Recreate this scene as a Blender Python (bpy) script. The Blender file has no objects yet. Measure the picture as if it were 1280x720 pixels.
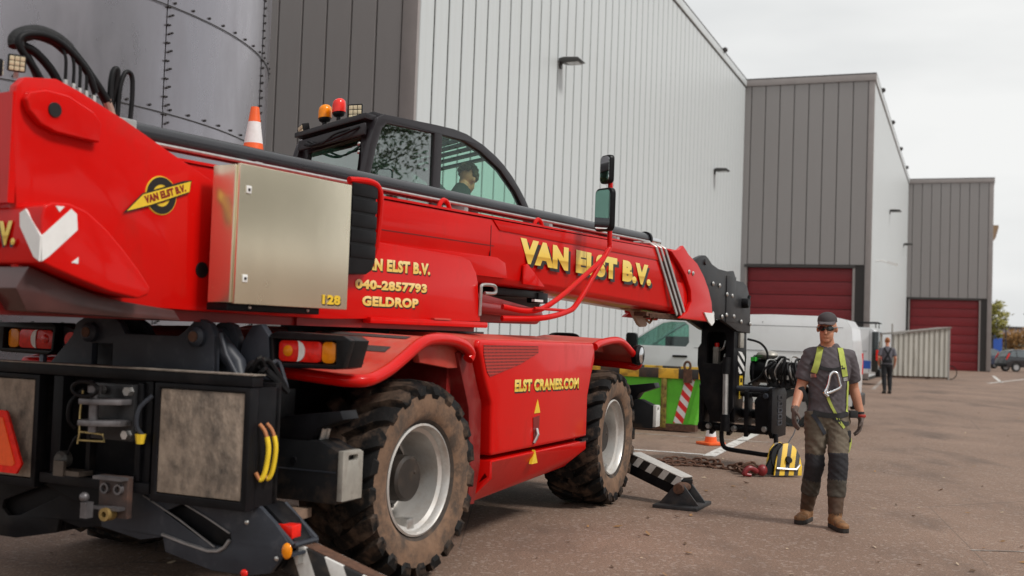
import bpy, bmesh, math, random
from math import sin, cos, pi, radians, sqrt, atan2, hypot
from mathutils import Vector, Matrix, noise
from mathutils.geometry import tessellate_polygon
from mathutils.bvhtree import BVHTree

random.seed(7)
scene = bpy.context.scene
COL = scene.collection

# ---------------------------------------------------------------- camera
cam_data = bpy.data.cameras.new('camera')
cam = bpy.data.objects.new('camera', cam_data)
COL.objects.link(cam)
scene.camera = cam
cam_data.sensor_width = 36.0
cam_data.lens = 36.0 * 1400 / 1280
cam_data.clip_start = 0.05
cam_data.clip_end = 2000
cam.matrix_world = Matrix.Translation((0, 0, 1.5)) @ Matrix.Rotation(pi / 2 + radians(2.3), 4, 'X') @ Matrix.Rotation(radians(2.05), 4, 'Z')
cam_data.dof.use_dof = True
cam_data.dof.focus_distance = 9.6
cam_data.dof.aperture_fstop = 1.9

# ---------------------------------------------------------------- sky and sun (overcast)
SUN_EL, SUN_AZ = radians(48), radians(120)      # azimuth clockwise from +Y
world = bpy.data.worlds.new('World')
scene.world = world
world.use_nodes = True
wn, wl = world.node_tree.nodes, world.node_tree.links
wn.clear()
w_out = wn.new('ShaderNodeOutputWorld')
w_bg = wn.new('ShaderNodeBackground')
w_sky = wn.new('ShaderNodeTexSky')
w_sky.sky_type = 'NISHITA'
w_sky.sun_disc = False
w_sky.sun_elevation = SUN_EL
w_sky.sun_rotation = SUN_AZ
w_sky.dust_density = 4.0
w_hsv = wn.new('ShaderNodeHueSaturation')
w_hsv.inputs['Saturation'].default_value = 0.25
w_tc = wn.new('ShaderNodeTexCoord')
w_map = wn.new('ShaderNodeMapping')
w_map.inputs['Scale'].default_value = (1.0, 1.0, 3.5)
w_noise = wn.new('ShaderNodeTexNoise')
w_noise.inputs['Scale'].default_value = 1.6
w_noise.inputs['Detail'].default_value = 5
w_noise.inputs['Roughness'].default_value = 0.5
w_ramp = wn.new('ShaderNodeValToRGB')
w_ramp.color_ramp.elements[0].position = 0.36
w_ramp.color_ramp.elements[0].color = (6.3, 6.5, 6.6, 1)
w_ramp.color_ramp.elements[1].position = 0.64
w_ramp.color_ramp.elements[1].color = (9.1, 9.15, 9.05, 1)
w_mix = wn.new('ShaderNodeMix')
w_mix.data_type = 'RGBA'
w_mix.inputs['Factor'].default_value = 0.93          # cloud cover over the clear sky
wl.new(w_sky.outputs['Color'], w_hsv.inputs['Color'])
wl.new(w_tc.outputs['Generated'], w_map.inputs['Vector'])
wl.new(w_map.outputs['Vector'], w_noise.inputs['Vector'])
wl.new(w_noise.outputs['Fac'], w_ramp.inputs['Fac'])
wl.new(w_hsv.outputs['Color'], w_mix.inputs['A'])
wl.new(w_ramp.outputs['Color'], w_mix.inputs['B'])
wl.new(w_mix.outputs['Result'], w_bg.inputs['Color'])
w_bg.inputs['Strength'].default_value = 0.066
wl.new(w_bg.outputs['Background'], w_out.inputs['Surface'])

sun_data = bpy.data.lights.new('sun', 'SUN')
sun = bpy.data.objects.new('sun', sun_data)
COL.objects.link(sun)
sun_data.energy = 1.5
sun_data.angle = radians(11)
sun_data.color = (1.0, 0.965, 0.92)
sun_dir = Vector((sin(SUN_AZ) * cos(SUN_EL), cos(SUN_AZ) * cos(SUN_EL), sin(SUN_EL)))
sun.rotation_euler = sun_dir.to_track_quat('Z', 'Y').to_euler()
sun.location = sun_dir * 50

scene.view_settings.view_transform = 'Standard'
scene.view_settings.look = 'None'
scene.view_settings.gamma = 1.0
scene.view_settings.use_curve_mapping = False
scene.view_settings.exposure = 0.66
scene.render.engine = 'CYCLES'

# ---------------------------------------------------------------- materials
MATS = {}
def nodes_of(m):
    m.use_nodes = True
    nt = m.node_tree
    return nt.nodes, nt.links, nt.nodes['Principled BSDF']

def mat(name, col, rough=0.5, metal=0.0, var=0.0, vscale=8.0, bump=0.0, bscale=40.0, coat=0.0,
        dirt=None, dirt_amt=0.0, dirt_scale=3.0, dirt_lo=0.5, dirt_hi=0.75, rvar=0.0, spec=None, stretch=None, scratch=0.0):
    """procedural Principled material: base colour with noise variation, optional dirt layer and bump"""
    if name in MATS:
        return MATS[name]
    m = bpy.data.materials.new(name)
    n, l, b = nodes_of(m)
    b.inputs['Roughness'].default_value = rough
    b.inputs['Metallic'].default_value = metal
    if coat:
        b.inputs['Coat Weight'].default_value = coat
        b.inputs['Coat Roughness'].default_value = 0.06
    if spec is not None:
        b.inputs['Specular IOR Level'].default_value = spec
    tc = n.new('ShaderNodeTexCoord')
    src = tc.outputs['Object']
    if stretch:
        mp = n.new('ShaderNodeMapping'); mp.inputs['Scale'].default_value = stretch
        l.new(src, mp.inputs['Vector']); src = mp.outputs['Vector']
    c4 = (*col, 1)
    cur = None
    if var > 0:
        nz = n.new('ShaderNodeTexNoise'); nz.inputs['Scale'].default_value = vscale
        nz.inputs['Detail'].default_value = 6; nz.inputs['Roughness'].default_value = 0.62
        l.new(src, nz.inputs['Vector'])
        rp = n.new('ShaderNodeValToRGB')
        rp.color_ramp.elements[0].position = 0.28; rp.color_ramp.elements[1].position = 0.74
        rp.color_ramp.elements[0].color = (*[max(0, c * (1 - var)) for c in col], 1)
        rp.color_ramp.elements[1].color = (*[min(1, c * (1 + var)) for c in col], 1)
        l.new(nz.outputs['Fac'], rp.inputs['Fac']); cur = rp.outputs['Color']
    if dirt is not None:
        dz = n.new('ShaderNodeTexNoise'); dz.inputs['Scale'].default_value = dirt_scale
        dz.inputs['Detail'].default_value = 9; dz.inputs['Roughness'].default_value = 0.68
        l.new(src, dz.inputs['Vector'])
        mr = n.new('ShaderNodeMapRange')
        mr.inputs['From Min'].default_value = dirt_lo; mr.inputs['From Max'].default_value = dirt_hi
        mr.inputs['To Max'].default_value = dirt_amt
        l.new(dz.outputs['Fac'], mr.inputs['Value'])
        mx = n.new('ShaderNodeMix'); mx.data_type = 'RGBA'
        mx.inputs['A'].default_value = c4
        if cur: l.new(cur, mx.inputs['A'])
        mx.inputs['B'].default_value = (*dirt, 1)
        l.new(mr.outputs['Result'], mx.inputs['Factor']); cur = mx.outputs['Result']
        rm = n.new('ShaderNodeMapRange'); rm.inputs['To Min'].default_value = rough
        rm.inputs['To Max'].default_value = min(1, rough + 0.45)
        l.new(mr.outputs['Result'], rm.inputs['Value']); l.new(rm.outputs['Result'], b.inputs['Roughness'])
    elif rvar > 0:
        rz = n.new('ShaderNodeTexNoise'); rz.inputs['Scale'].default_value = vscale * 0.6
        rz.inputs['Detail'].default_value = 5
        l.new(src, rz.inputs['Vector'])
        rm = n.new('ShaderNodeMapRange'); rm.inputs['From Min'].default_value = 0.3; rm.inputs['From Max'].default_value = 0.7
        rm.inputs['To Min'].default_value = max(0.02, rough - rvar); rm.inputs['To Max'].default_value = min(1, rough + rvar)
        l.new(rz.outputs['Fac'], rm.inputs['Value']); l.new(rm.outputs['Result'], b.inputs['Roughness'])
    if scratch > 0:
        mp2 = n.new('ShaderNodeMapping'); mp2.inputs['Scale'].default_value = (26, 26, 70); mp2.inputs['Rotation'].default_value = (0.1, 0.35, 0.2)
        sz = n.new('ShaderNodeTexNoise'); sz.inputs['Scale'].default_value = 1.0; sz.inputs['Detail'].default_value = 7; sz.inputs['Roughness'].default_value = 0.75
        l.new(tc.outputs['Object'], mp2.inputs['Vector']); l.new(mp2.outputs['Vector'], sz.inputs['Vector'])
        sr = n.new('ShaderNodeMapRange'); sr.inputs['From Min'].default_value = 0.66; sr.inputs['From Max'].default_value = 0.74; sr.inputs['To Max'].default_value = scratch
        l.new(sz.outputs['Fac'], sr.inputs['Value'])
        m3 = n.new('ShaderNodeMix'); m3.data_type = 'RGBA'; m3.inputs['A'].default_value = c4
        if cur: l.new(cur, m3.inputs['A'])
        m3.inputs['B'].default_value = (0.42, 0.16, 0.12, 1)
        l.new(sr.outputs['Result'], m3.inputs['Factor']); cur = m3.outputs['Result']
    if cur: l.new(cur, b.inputs['Base Color'])
    else: b.inputs['Base Color'].default_value = c4
    if bump > 0:
        bz = n.new('ShaderNodeTexNoise'); bz.inputs['Scale'].default_value = bscale; bz.inputs['Detail'].default_value = 5
        l.new(src, bz.inputs['Vector'])
        bp = n.new('ShaderNodeBump'); bp.inputs['Strength'].default_value = bump; bp.inputs['Distance'].default_value = 0.01
        l.new(bz.outputs['Fac'], bp.inputs['Height']); l.new(bp.outputs['Normal'], b.inputs['Normal'])
    MATS[name] = m
    return m

def glass_mat(name, tint, refl=0.06, rough=0.0):
    """thin sheet glass: tinted see-through plus Fresnel reflection"""
    m = bpy.data.materials.new(name); m.use_nodes = True
    n, l = m.node_tree.nodes, m.node_tree.links
    n.clear()
    o = n.new('ShaderNodeOutputMaterial'); mx = n.new('ShaderNodeMixShader')
    t = n.new('ShaderNodeBsdfTransparent'); t.inputs['Color'].default_value = (*tint, 1)
    g = n.new('ShaderNodeBsdfGlossy'); g.inputs['Roughness'].default_value = rough
    lw = n.new('ShaderNodeLayerWeight'); lw.inputs['Blend'].default_value = 0.5
    pw = n.new('ShaderNodeMath'); pw.operation = 'POWER'; pw.inputs[1].default_value = 5.0
    ad = n.new('ShaderNodeMath'); ad.operation = 'MULTIPLY_ADD'; ad.use_clamp = True
    ad.inputs[1].default_value = 0.95 - refl; ad.inputs[2].default_value = 0.04 + refl
    l.new(lw.outputs['Facing'], pw.inputs[0]); l.new(pw.outputs[0], ad.inputs[0]); l.new(ad.outputs['Value'], mx.inputs['Fac'])
    l.new(t.outputs['BSDF'], mx.inputs[1]); l.new(g.outputs['BSDF'], mx.inputs[2])
    l.new(mx.outputs['Shader'], o.inputs['Surface'])
    MATS[name] = m
    return m

def stripe_mat(name, c1, c2, axis=(1, 0, 1), freq=8.0, rough=0.45, dirt=None, dirt_amt=0.0, duty=0.5):
    """diagonal warning stripes as painted print"""
    m = bpy.data.materials.new(name)
    n, l, b = nodes_of(m)
    tc = n.new('ShaderNodeTexCoord')
    vm = n.new('ShaderNodeVectorMath'); vm.operation = 'DOT_PRODUCT'; vm.inputs[1].default_value = axis
    l.new(tc.outputs['Object'], vm.inputs[0])
    mu = n.new('ShaderNodeMath'); mu.operation = 'MULTIPLY'; mu.inputs[1].default_value = freq
    fr = n.new('ShaderNodeMath'); fr.operation = 'FRACT'
    gt = n.new('ShaderNodeMath'); gt.operation = 'GREATER_THAN'; gt.inputs[1].default_value = duty
    l.new(vm.outputs['Value'], mu.inputs[0]); l.new(mu.outputs[0], fr.inputs[0]); l.new(fr.outputs[0], gt.inputs[0])
    mx = n.new('ShaderNodeMix'); mx.data_type = 'RGBA'
    mx.inputs['A'].default_value = (*c1, 1); mx.inputs['B'].default_value = (*c2, 1)
    l.new(gt.outputs[0], mx.inputs['Factor']); cur = mx.outputs['Result']
    if dirt:
        dz = n.new('ShaderNodeTexNoise'); dz.inputs['Scale'].default_value = 6; dz.inputs['Detail'].default_value = 8
        l.new(tc.outputs['Object'], dz.inputs['Vector'])
        mr = n.new('ShaderNodeMapRange'); mr.inputs['From Min'].default_value = 0.48; mr.inputs['From Max'].default_value = 0.7
        mr.inputs['To Max'].default_value = dirt_amt
        l.new(dz.outputs['Fac'], mr.inputs['Value'])
        m2 = n.new('ShaderNodeMix'); m2.data_type = 'RGBA'; m2.inputs['B'].default_value = (*dirt, 1)
        l.new(cur, m2.inputs['A']); l.new(mr.outputs['Result'], m2.inputs['Factor']); cur = m2.outputs['Result']
    l.new(cur, b.inputs['Base Color']); b.inputs['Roughness'].default_value = rough
    MATS[name] = m
    return m

def gold_mat(name, lo, mid, hi):
    """printed gold lettering: a printed vertical colour fade inside the letters"""
    m = bpy.data.materials.new(name)
    n, l, b = nodes_of(m)
    tc = n.new('ShaderNodeTexCoord'); sp = n.new('ShaderNodeSeparateXYZ'); rp = n.new('ShaderNodeValToRGB')
    l.new(tc.outputs['Generated'], sp.inputs[0]); l.new(sp.outputs['Z'], rp.inputs['Fac'])
    e = rp.color_ramp.elements
    e[0].position = 0.0; e[0].color = (*lo, 1); e[1].position = 1.0; e[1].color = (*hi, 1)
    k = e.new(0.36); k.color = (*mid, 1); k = e.new(0.42); k.color = (*lo, 1)
    l.new(rp.outputs['Color'], b.inputs['Base Color']); b.inputs['Roughness'].default_value = 0.35
    MATS[name] = m
    return m

RED = mat('red_paint', (0.60, 0.0045, 0.003), rough=0.30, coat=0.28, var=0.09, vscale=1.3, spec=0.12, dirt=(0.20, 0.025, 0.015), dirt_amt=0.5, dirt_scale=2.6, dirt_lo=0.54, dirt_hi=0.80, stretch=(1, 1, 0.5), scratch=0.35)
RED_DUSTY = mat('dusty_red_paint', (0.56, 0.035, 0.02), rough=0.5, coat=0.1, var=0.2, vscale=3, dirt=(0.40, 0.20, 0.15), dirt_amt=0.55, dirt_scale=3.2, dirt_lo=0.38, dirt_hi=0.72)
BLACK = mat('black_paint', (0.008, 0.008, 0.0095), rough=0.40, var=0.4, vscale=6, spec=0.14, dirt=(0.05, 0.040, 0.033), dirt_amt=0.45, dirt_scale=4, dirt_lo=0.52, dirt_hi=0.78)
GREY_DARK = mat('dark_grey_paint', (0.034, 0.038, 0.048), rough=0.42, spec=0.28, var=0.25, vscale=5, dirt=(0.16, 0.15, 0.15), dirt_amt=0.5, dirt_scale=5, dirt_lo=0.55, dirt_hi=0.8)
RUBBER = mat('rubber_hose', (0.008, 0.008, 0.009), rough=0.5, spec=0.2, var=0.3, vscale=20)
PLASTIC = mat('black_plastic', (0.009, 0.009, 0.010), rough=0.36, spec=0.18, var=0.3, vscale=15)
STEEL = mat('zinc_steel', (0.55, 0.54, 0.52), rough=0.35, metal=0.9, var=0.2, vscale=18)
CHROME = mat('chrome', (0.75, 0.75, 0.76), rough=0.12, metal=1.0, var=0.06, vscale=10)
RUST = mat('rusty_steel', (0.10, 0.045, 0.025), rough=0.8, var=0.5, vscale=25, bump=0.4, bscale=60)
GOLDSTEEL = mat('stainless_box', (0.80, 0.72, 0.55), rough=0.26, metal=0.85, var=0.10, vscale=1.6, dirt=(0.45, 0.33, 0.20), dirt_amt=0.22, dirt_scale=3.0, dirt_lo=0.56, dirt_hi=0.8, stretch=(1, 1, 0.35))
WHITEP = mat('white_print', (0.78, 0.77, 0.75), rough=0.4, var=0.06, vscale=9, dirt=(0.4, 0.36, 0.32), dirt_amt=0.35, dirt_scale=8, dirt_lo=0.55, dirt_hi=0.8)
BLACKP = mat('black_print', (0.012, 0.010, 0.010), rough=0.4, var=0.2)
GOLD = gold_mat('gold_lettering', (0.86, 0.60, 0.08), (0.55, 0.30, 0.01), (0.88, 0.70, 0.20))
GOLD_PALE = gold_mat('pale_gold_lettering', (0.80, 0.56, 0.13), (0.74, 0.50, 0.10), (0.88, 0.74, 0.36))
YELLOW = mat('yellow_print', (0.78, 0.52, 0.03), rough=0.4, var=0.12, vscale=12)
ORANGE = mat('orange_plastic', (0.85, 0.13, 0.01), rough=0.4, var=0.08, vscale=9)
CONE_OR = mat('cone_orange', (0.86, 0.12, 0.015), rough=0.45, var=0.15, vscale=9, dirt=(0.3, 0.09, 0.04), dirt_amt=0.4, dirt_scale=9)
CONE_WH = mat('cone_white', (0.75, 0.75, 0.74), rough=0.5, var=0.08, vscale=9, dirt=(0.4, 0.37, 0.33), dirt_amt=0.5, dirt_scale=9)
MUD = mat('muddy_tyre_wall', (0.185, 0.108, 0.066), rough=0.9, var=0.35, vscale=7, dirt=(0.055, 0.043, 0.035), dirt_amt=0.85, dirt_scale=6, dirt_lo=0.45, dirt_hi=0.62, bump=0.5, bscale=30)
TREAD = mat('tyre_rubber', (0.010, 0.0095, 0.0095), rough=0.6, spec=0.15, var=0.3, vscale=10, dirt=(0.17, 0.11, 0.075), dirt_amt=0.75, dirt_scale=5, dirt_lo=0.47, dirt_hi=0.68, bump=0.25, bscale=40)
RIM = mat('silver_rim', (0.62, 0.60, 0.57), rough=0.36, metal=0.55, var=0.1, vscale=5, dirt=(0.30, 0.20, 0.13), dirt_amt=0.6, dirt_scale=6, dirt_lo=0.46, dirt_hi=0.75)
LENS_RED = mat('red_lens', (0.85, 0.018, 0.010), rough=0.18, coat=0.2, spec=0.25, var=0.25, vscale=30)
LENS_OR = mat('amber_lens', (0.95, 0.27, 0.006), rough=0.18, coat=0.2, spec=0.25, var=0.2, vscale=30)
LENS_WH = mat('clear_lens', (0.80, 0.78, 0.74), rough=0.12, coat=0.8, var=0.1, vscale=30)
REFL_OR = mat('orange_reflector', (0.95, 0.10, 0.008), rough=0.35, var=0.1, vscale=40)
MIRROR = mat('mirror_glass', (0.72, 0.75, 0.76), rough=0.03, metal=1.0, var=0.03)
WOOD = mat('worn_grey_board', (0.34, 0.27, 0.21), rough=0.85, var=0.45, vscale=9, dirt=(0.03, 0.028, 0.028), dirt_amt=0.95, dirt_scale=4.6, dirt_lo=0.46, dirt_hi=0.70, bump=0.5, bscale=45, stretch=(1, 1.15, 0.8))
CABGLASS = glass_mat('cab_glass', (0.40, 0.55, 0.49), 0.30)
CABGLASS_CLEAR = glass_mat('cab_glass_clear', (0.80, 0.97, 0.90), 0.0)
WINGLASS = glass_mat('window_glass', (0.60, 0.80, 0.74), 0.03)
DARKGLASS = mat('dark_glass', (0.012, 0.018, 0.018), rough=0.05, var=0.2, coat=0.5)

# ---------------------------------------------------------------- mesh helpers
def tag(o, label=None, cat=None, group=None, kind=None):
    if label: o['label'] = label
    if cat: o['category'] = cat
    if group: o['group'] = group
    if kind: o['kind'] = kind
    return o

def empty(name, loc=(0, 0, 0), rz=0.0, parent=None):
    o = bpy.data.objects.new(name, None)
    COL.objects.link(o)
    o.location = loc
    o.rotation_euler = (0, 0, rz)
    o.empty_display_size = 0.2
    if parent: o.parent = parent
    return o

def inst(src, name=None, parent=None, matrix=None):
    """a copy that shares mesh data"""
    o = src.copy()
    COL.objects.link(o)
    if name: o.name = name
    if parent is not None: o.parent = parent
    if matrix is not None: o.matrix_local = matrix
    return o

class MB:
    def __init__(s):
        s.v = []; s.f = []; s.m = []; s.mi = 0
    def add(s, vs, fs):
        o = len(s.v)
        s.v += [Vector(v) for v in vs]
        s.f += [tuple(i + o for i in f) for f in fs]
        s.m += [s.mi] * len(fs)
        return s
    def mat(s, i):
        s.mi = i; return s
    def box(s, x0, x1, y0, y1, z0, z1):
        v = [(x, y, z) for z in (z0, z1) for y in (y0, y1) for x in (x0, x1)]
        return s.add(v, [(0, 2, 3, 1), (4, 5, 7, 6), (0, 1, 5, 4), (2, 6, 7, 3), (0, 4, 6, 2), (1, 3, 7, 5)])
    def prism(s, pts, ax, a, b):
        """polygon extruded along ax: 'y' takes (x,z), 'x' takes (y,z), 'z' takes (x,y)"""
        n = len(pts)
        def P(p, t):
            return (p[0], t, p[1]) if ax == 'y' else (t, p[0], p[1]) if ax == 'x' else (p[0], p[1], t)
        v = [P(p, a) for p in pts] + [P(p, b) for p in pts]
        f = [tuple(range(n))[::-1], tuple(range(n, 2 * n))] + [(i, (i + 1) % n, n + (i + 1) % n, n + i) for i in range(n)]
        return s.add(v, f)
    def plate(s, outer, holes, ax, a, b):
        """extruded polygon with holes"""
        def P(p, t):
            return (p[0], t, p[1]) if ax == 'y' else (t, p[0], p[1]) if ax == 'x' else (p[0], p[1], t)
        loops = [outer] + list(holes)
        flat = [p for lp in loops for p in lp]
        n = len(flat)
        tris = tessellate_polygon([[Vector((p[0], p[1], 0)) for p in lp] for lp in loops])
        v = [P(p, a) for p in flat] + [P(p, b) for p in flat]
        f = [tuple(t) for t in tris] + [tuple(i + n for i in t)[::-1] for t in tris]
        o = 0
        for lp in loops:
            k = len(lp)
            f += [(o + i, o + (i + 1) % k, n + o + (i + 1) % k, n + o + i) for i in range(k)]
            o += k
        return s.add(v, f)
    def loft(s, rings, cap=True, closed=False):
        k = len(rings[0]); v = [p for r in rings for p in r]; f = []
        m = len(rings)
        for i in range(m if closed else m - 1):
            a, b = i * k, ((i + 1) % m) * k
            f += [(a + j, a + (j + 1) % k, b + (j + 1) % k, b + j) for j in range(k)]
        if cap and not closed:
            f += [tuple(range(k))[::-1], tuple(range((m - 1) * k, m * k))]
        return s.add(v, f)
    def tube(s, path, r, n=10, closed=False, sx=1.0):
        path = [Vector(p) for p in path]
        m = len(path); rings = []
        rr = r if isinstance(r, (list, tuple)) else [r] * m
        up = None
        for i, p in enumerate(path):
            if closed: t = path[(i + 1) % m] - path[i - 1]
            elif i == 0: t = path[1] - p
            elif i == m - 1: t = p - path[-2]
            else: t = (path[i + 1] - p).normalized() + (p - path[i - 1]).normalized()
            t.normalize()
            if up is None:
                up = Vector((0, 0, 1)) if abs(t.z) < 0.9 else Vector((1, 0, 0))
            u = up - t * up.dot(t); u.normalize(); w = t.cross(u); up = u
            rings.append([p + (u * cos(2 * pi * j / n) + w * sin(2 * pi * j / n) * sx) * rr[i] for j in range(n)])
        return s.loft(rings, closed=closed)
    def lathe(s, prof, c=(0, 0, 0), ax='y', n=32, closed=False):
        """profile [(radius, height)] turned about an axis"""
        rings = []
        for r, h in prof:
            ring = []
            for j in range(n):
                a = 2 * pi * j / n
                q = (r * cos(a), r * sin(a))
                p = (q[0], h, q[1]) if ax == 'y' else (h, q[0], q[1]) if ax == 'x' else (q[0], q[1], h)
                ring.append(Vector(p) + Vector(c))
            rings.append(ring)
        return s.loft(rings, closed=closed)
    def ball(s, c, r, n=12, k=8, rot=None):
        rx, ry, rz = r if isinstance(r, (list, tuple)) else (r, r, r)
        rings = []
        for i in range(k + 1):
            a = -pi / 2 + pi * (0.02 + 0.96 * i / k)
            ring = []
            for j in range(n):
                p = Vector((rx * cos(a) * cos(2 * pi * j / n), ry * cos(a) * sin(2 * pi * j / n), rz * sin(a)))
                if rot is not None: p = rot @ p
                ring.append(p + Vector(c))
            rings.append(ring)
        return s.loft(rings)
    def beam(s, p, q, w, h, up=(0, 0, 1), w2=None, h2=None):
        p, q = Vector(p), Vector(q); t = (q - p).normalized(); up = Vector(up)
        u = (up - t * up.dot(t)).normalized(); l = t.cross(u)
        w2 = w2 or w; h2 = h2 or h
        R = []
        for c, ww, hh in ((p, w, h), (q, w2, h2)):
            R.append([c + l * (a * ww / 2) + u * (b * hh / 2) for a, b in ((-1, -1), (1, -1), (1, 1), (-1, 1))])
        return s.loft(R)
    def xform(s, fn):
        s.v = [Vector(fn(v)) for v in s.v]; return s
    def parts(s, name, mats, parent=None, **kw):
        """one object for every separate piece"""
        par = list(range(len(s.v)))
        def find(i):
            while par[i] != i:
                par[i] = par[par[i]]; i = par[i]
            return i
        for f in s.f:
            for i in f[1:]: par[find(i)] = find(f[0])
        groups = {}
        for k, f in enumerate(s.f): groups.setdefault(find(f[0]), []).append(k)
        out = []
        for ks in groups.values():
            q = MB(); mp = {}
            for k in ks:
                for i in s.f[k]:
                    if i not in mp: mp[i] = len(q.v); q.v.append(s.v[i])
                q.f.append(tuple(mp[i] for i in s.f[k])); q.m.append(s.m[k])
            out.append(q.build(name, mats, parent, **kw))
        return out
    def build(s, name, mats, parent=None, xf=None, bevel=0.0, smooth=32, segs=2, label=None):
        me = bpy.data.meshes.new(name)
        vs = [tuple(xf(v)) if xf else tuple(v) for v in s.v]
        me.from_pydata(vs, [], s.f)
        if not isinstance(mats, (list, tuple)): mats = [mats]
        for m in mats: me.materials.append(m)
        me.polygons.foreach_set('material_index', s.m)
        bm = bmesh.new(); bm.from_mesh(me)
        bmesh.ops.recalc_face_normals(bm, faces=bm.faces)
        if bevel > 0:
            ed = [e for e in bm.edges if len(e.link_faces) == 2 and e.calc_face_angle(0) > radians(25)]
            bmesh.ops.bevel(bm, geom=ed, offset=bevel, segments=segs, profile=0.6, affect='EDGES', clamp_overlap=True)
        bm.to_mesh(me); bm.free()
        me.polygons.foreach_set('use_smooth', [True] * len(me.polygons))
        me.set_sharp_from_angle(angle=radians(smooth))
        me.update()
        o = bpy.data.objects.new(name, me)
        COL.objects.link(o)
        if parent: o.parent = parent
        if label: o['label'] = label
        return o

def rrect(w, h, r, k=4, cx=0, cy=0):
    """rounded rectangle outline"""
    out = []
    for sx, sy, a0 in ((1, 1, 0), (-1, 1, pi / 2), (-1, -1, pi), (1, -1, 3 * pi / 2)):
        for i in range(k + 1):
            a = a0 + (pi / 2) * i / k
            out.append((cx + sx * (w / 2 - r) + r * cos(a), cy + sy * (h / 2 - r) + r * sin(a)))
    return out

def smooth_path(pts, k=6):
    """Catmull-Rom through points"""
    P = [Vector(p) for p in pts]; out = []
    for i in range(len(P) - 1):
        a = P[max(i - 1, 0)]; b = P[i]; c = P[i + 1]; d = P[min(i + 2, len(P) - 1)]
        for j in range(k):
            t = j / k
            out.append(0.5 * ((2 * b) + (-a + c) * t + (2 * a - 5 * b + 4 * c - d) * t * t + (-a + 3 * b - 3 * c + d) * t ** 3))
    out.append(P[-1])
    return out

def text_mesh(body, o, u, v, w, h, bold=0.02, thick=0.003, shear=0.0):
    """lettering as real thin geometry; o = lower-left corner, u/v = axes, fitted into w x h"""
    cu = bpy.data.curves.new('t', 'FONT'); cu.body = body; cu.size = 1.0; cu.offset = bold; cu.extrude = 0.0
    cu.resolution_u = 3
    cu.shear = shear
    cu.space_character = 1.0 + bold * 1.6
    ob = bpy.data.objects.new('t', cu); COL.objects.link(ob)
    dg = bpy.context.evaluated_depsgraph_get()
    me = bpy.data.meshes.new_from_object(ob.evaluated_get(dg))
    bpy.data.objects.remove(ob); bpy.data.curves.remove(cu)
    xs = [p.co.x for p in me.vertices]; ys = [p.co.y for p in me.vertices]
    x0, x1, y0, y1 = min(xs), max(xs), min(ys), max(ys)
    o, u, v = Vector(o), Vector(u).normalized(), Vector(v).normalized()
    nrm = u.cross(v)
    mb = MB()
    vs = [o + u * ((p.co.x - x0) / (x1 - x0) * w) + v * ((p.co.y - y0) / (y1 - y0) * h) for p in me.vertices]
    fs = [tuple(p.vertices) for p in me.polygons]
    n = len(vs)
    cnt = {}
    for f in fs:
        for i in range(len(f)):
            a, b = f[i], f[(i + 1) % len(f)]
            cnt[(a, b)] = 1
    side = [(a, b) for (a, b) in cnt if (b, a) not in cnt]
    mb.add(vs + [q + nrm * thick for q in vs], [f[::-1] for f in fs] + [tuple(i + n for i in f) for f in fs] + [(a, b, b + n, a + n) for a, b in side])
    bpy.data.meshes.remove(me)
    return mb

def lettering(body, o, u, v, w, h, parent, face, shadow=None, bold=0.02, off=(0.02, -0.02), xf=None, shear=0.0):
    o = Vector(o); u = Vector(u).normalized(); v = Vector(v).normalized(); nrm = u.cross(v)
    if shadow:
        text_mesh(body, o + u * off[0] + v * off[1], u, v, w, h, bold, 0.0015, shear).parts('letter_shadow', shadow, parent, xf=xf)
    return text_mesh(body, o + nrm * 0.002, u, v, w, h, bold, 0.0015, shear).parts('letter', face, parent, xf=xf)
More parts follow.
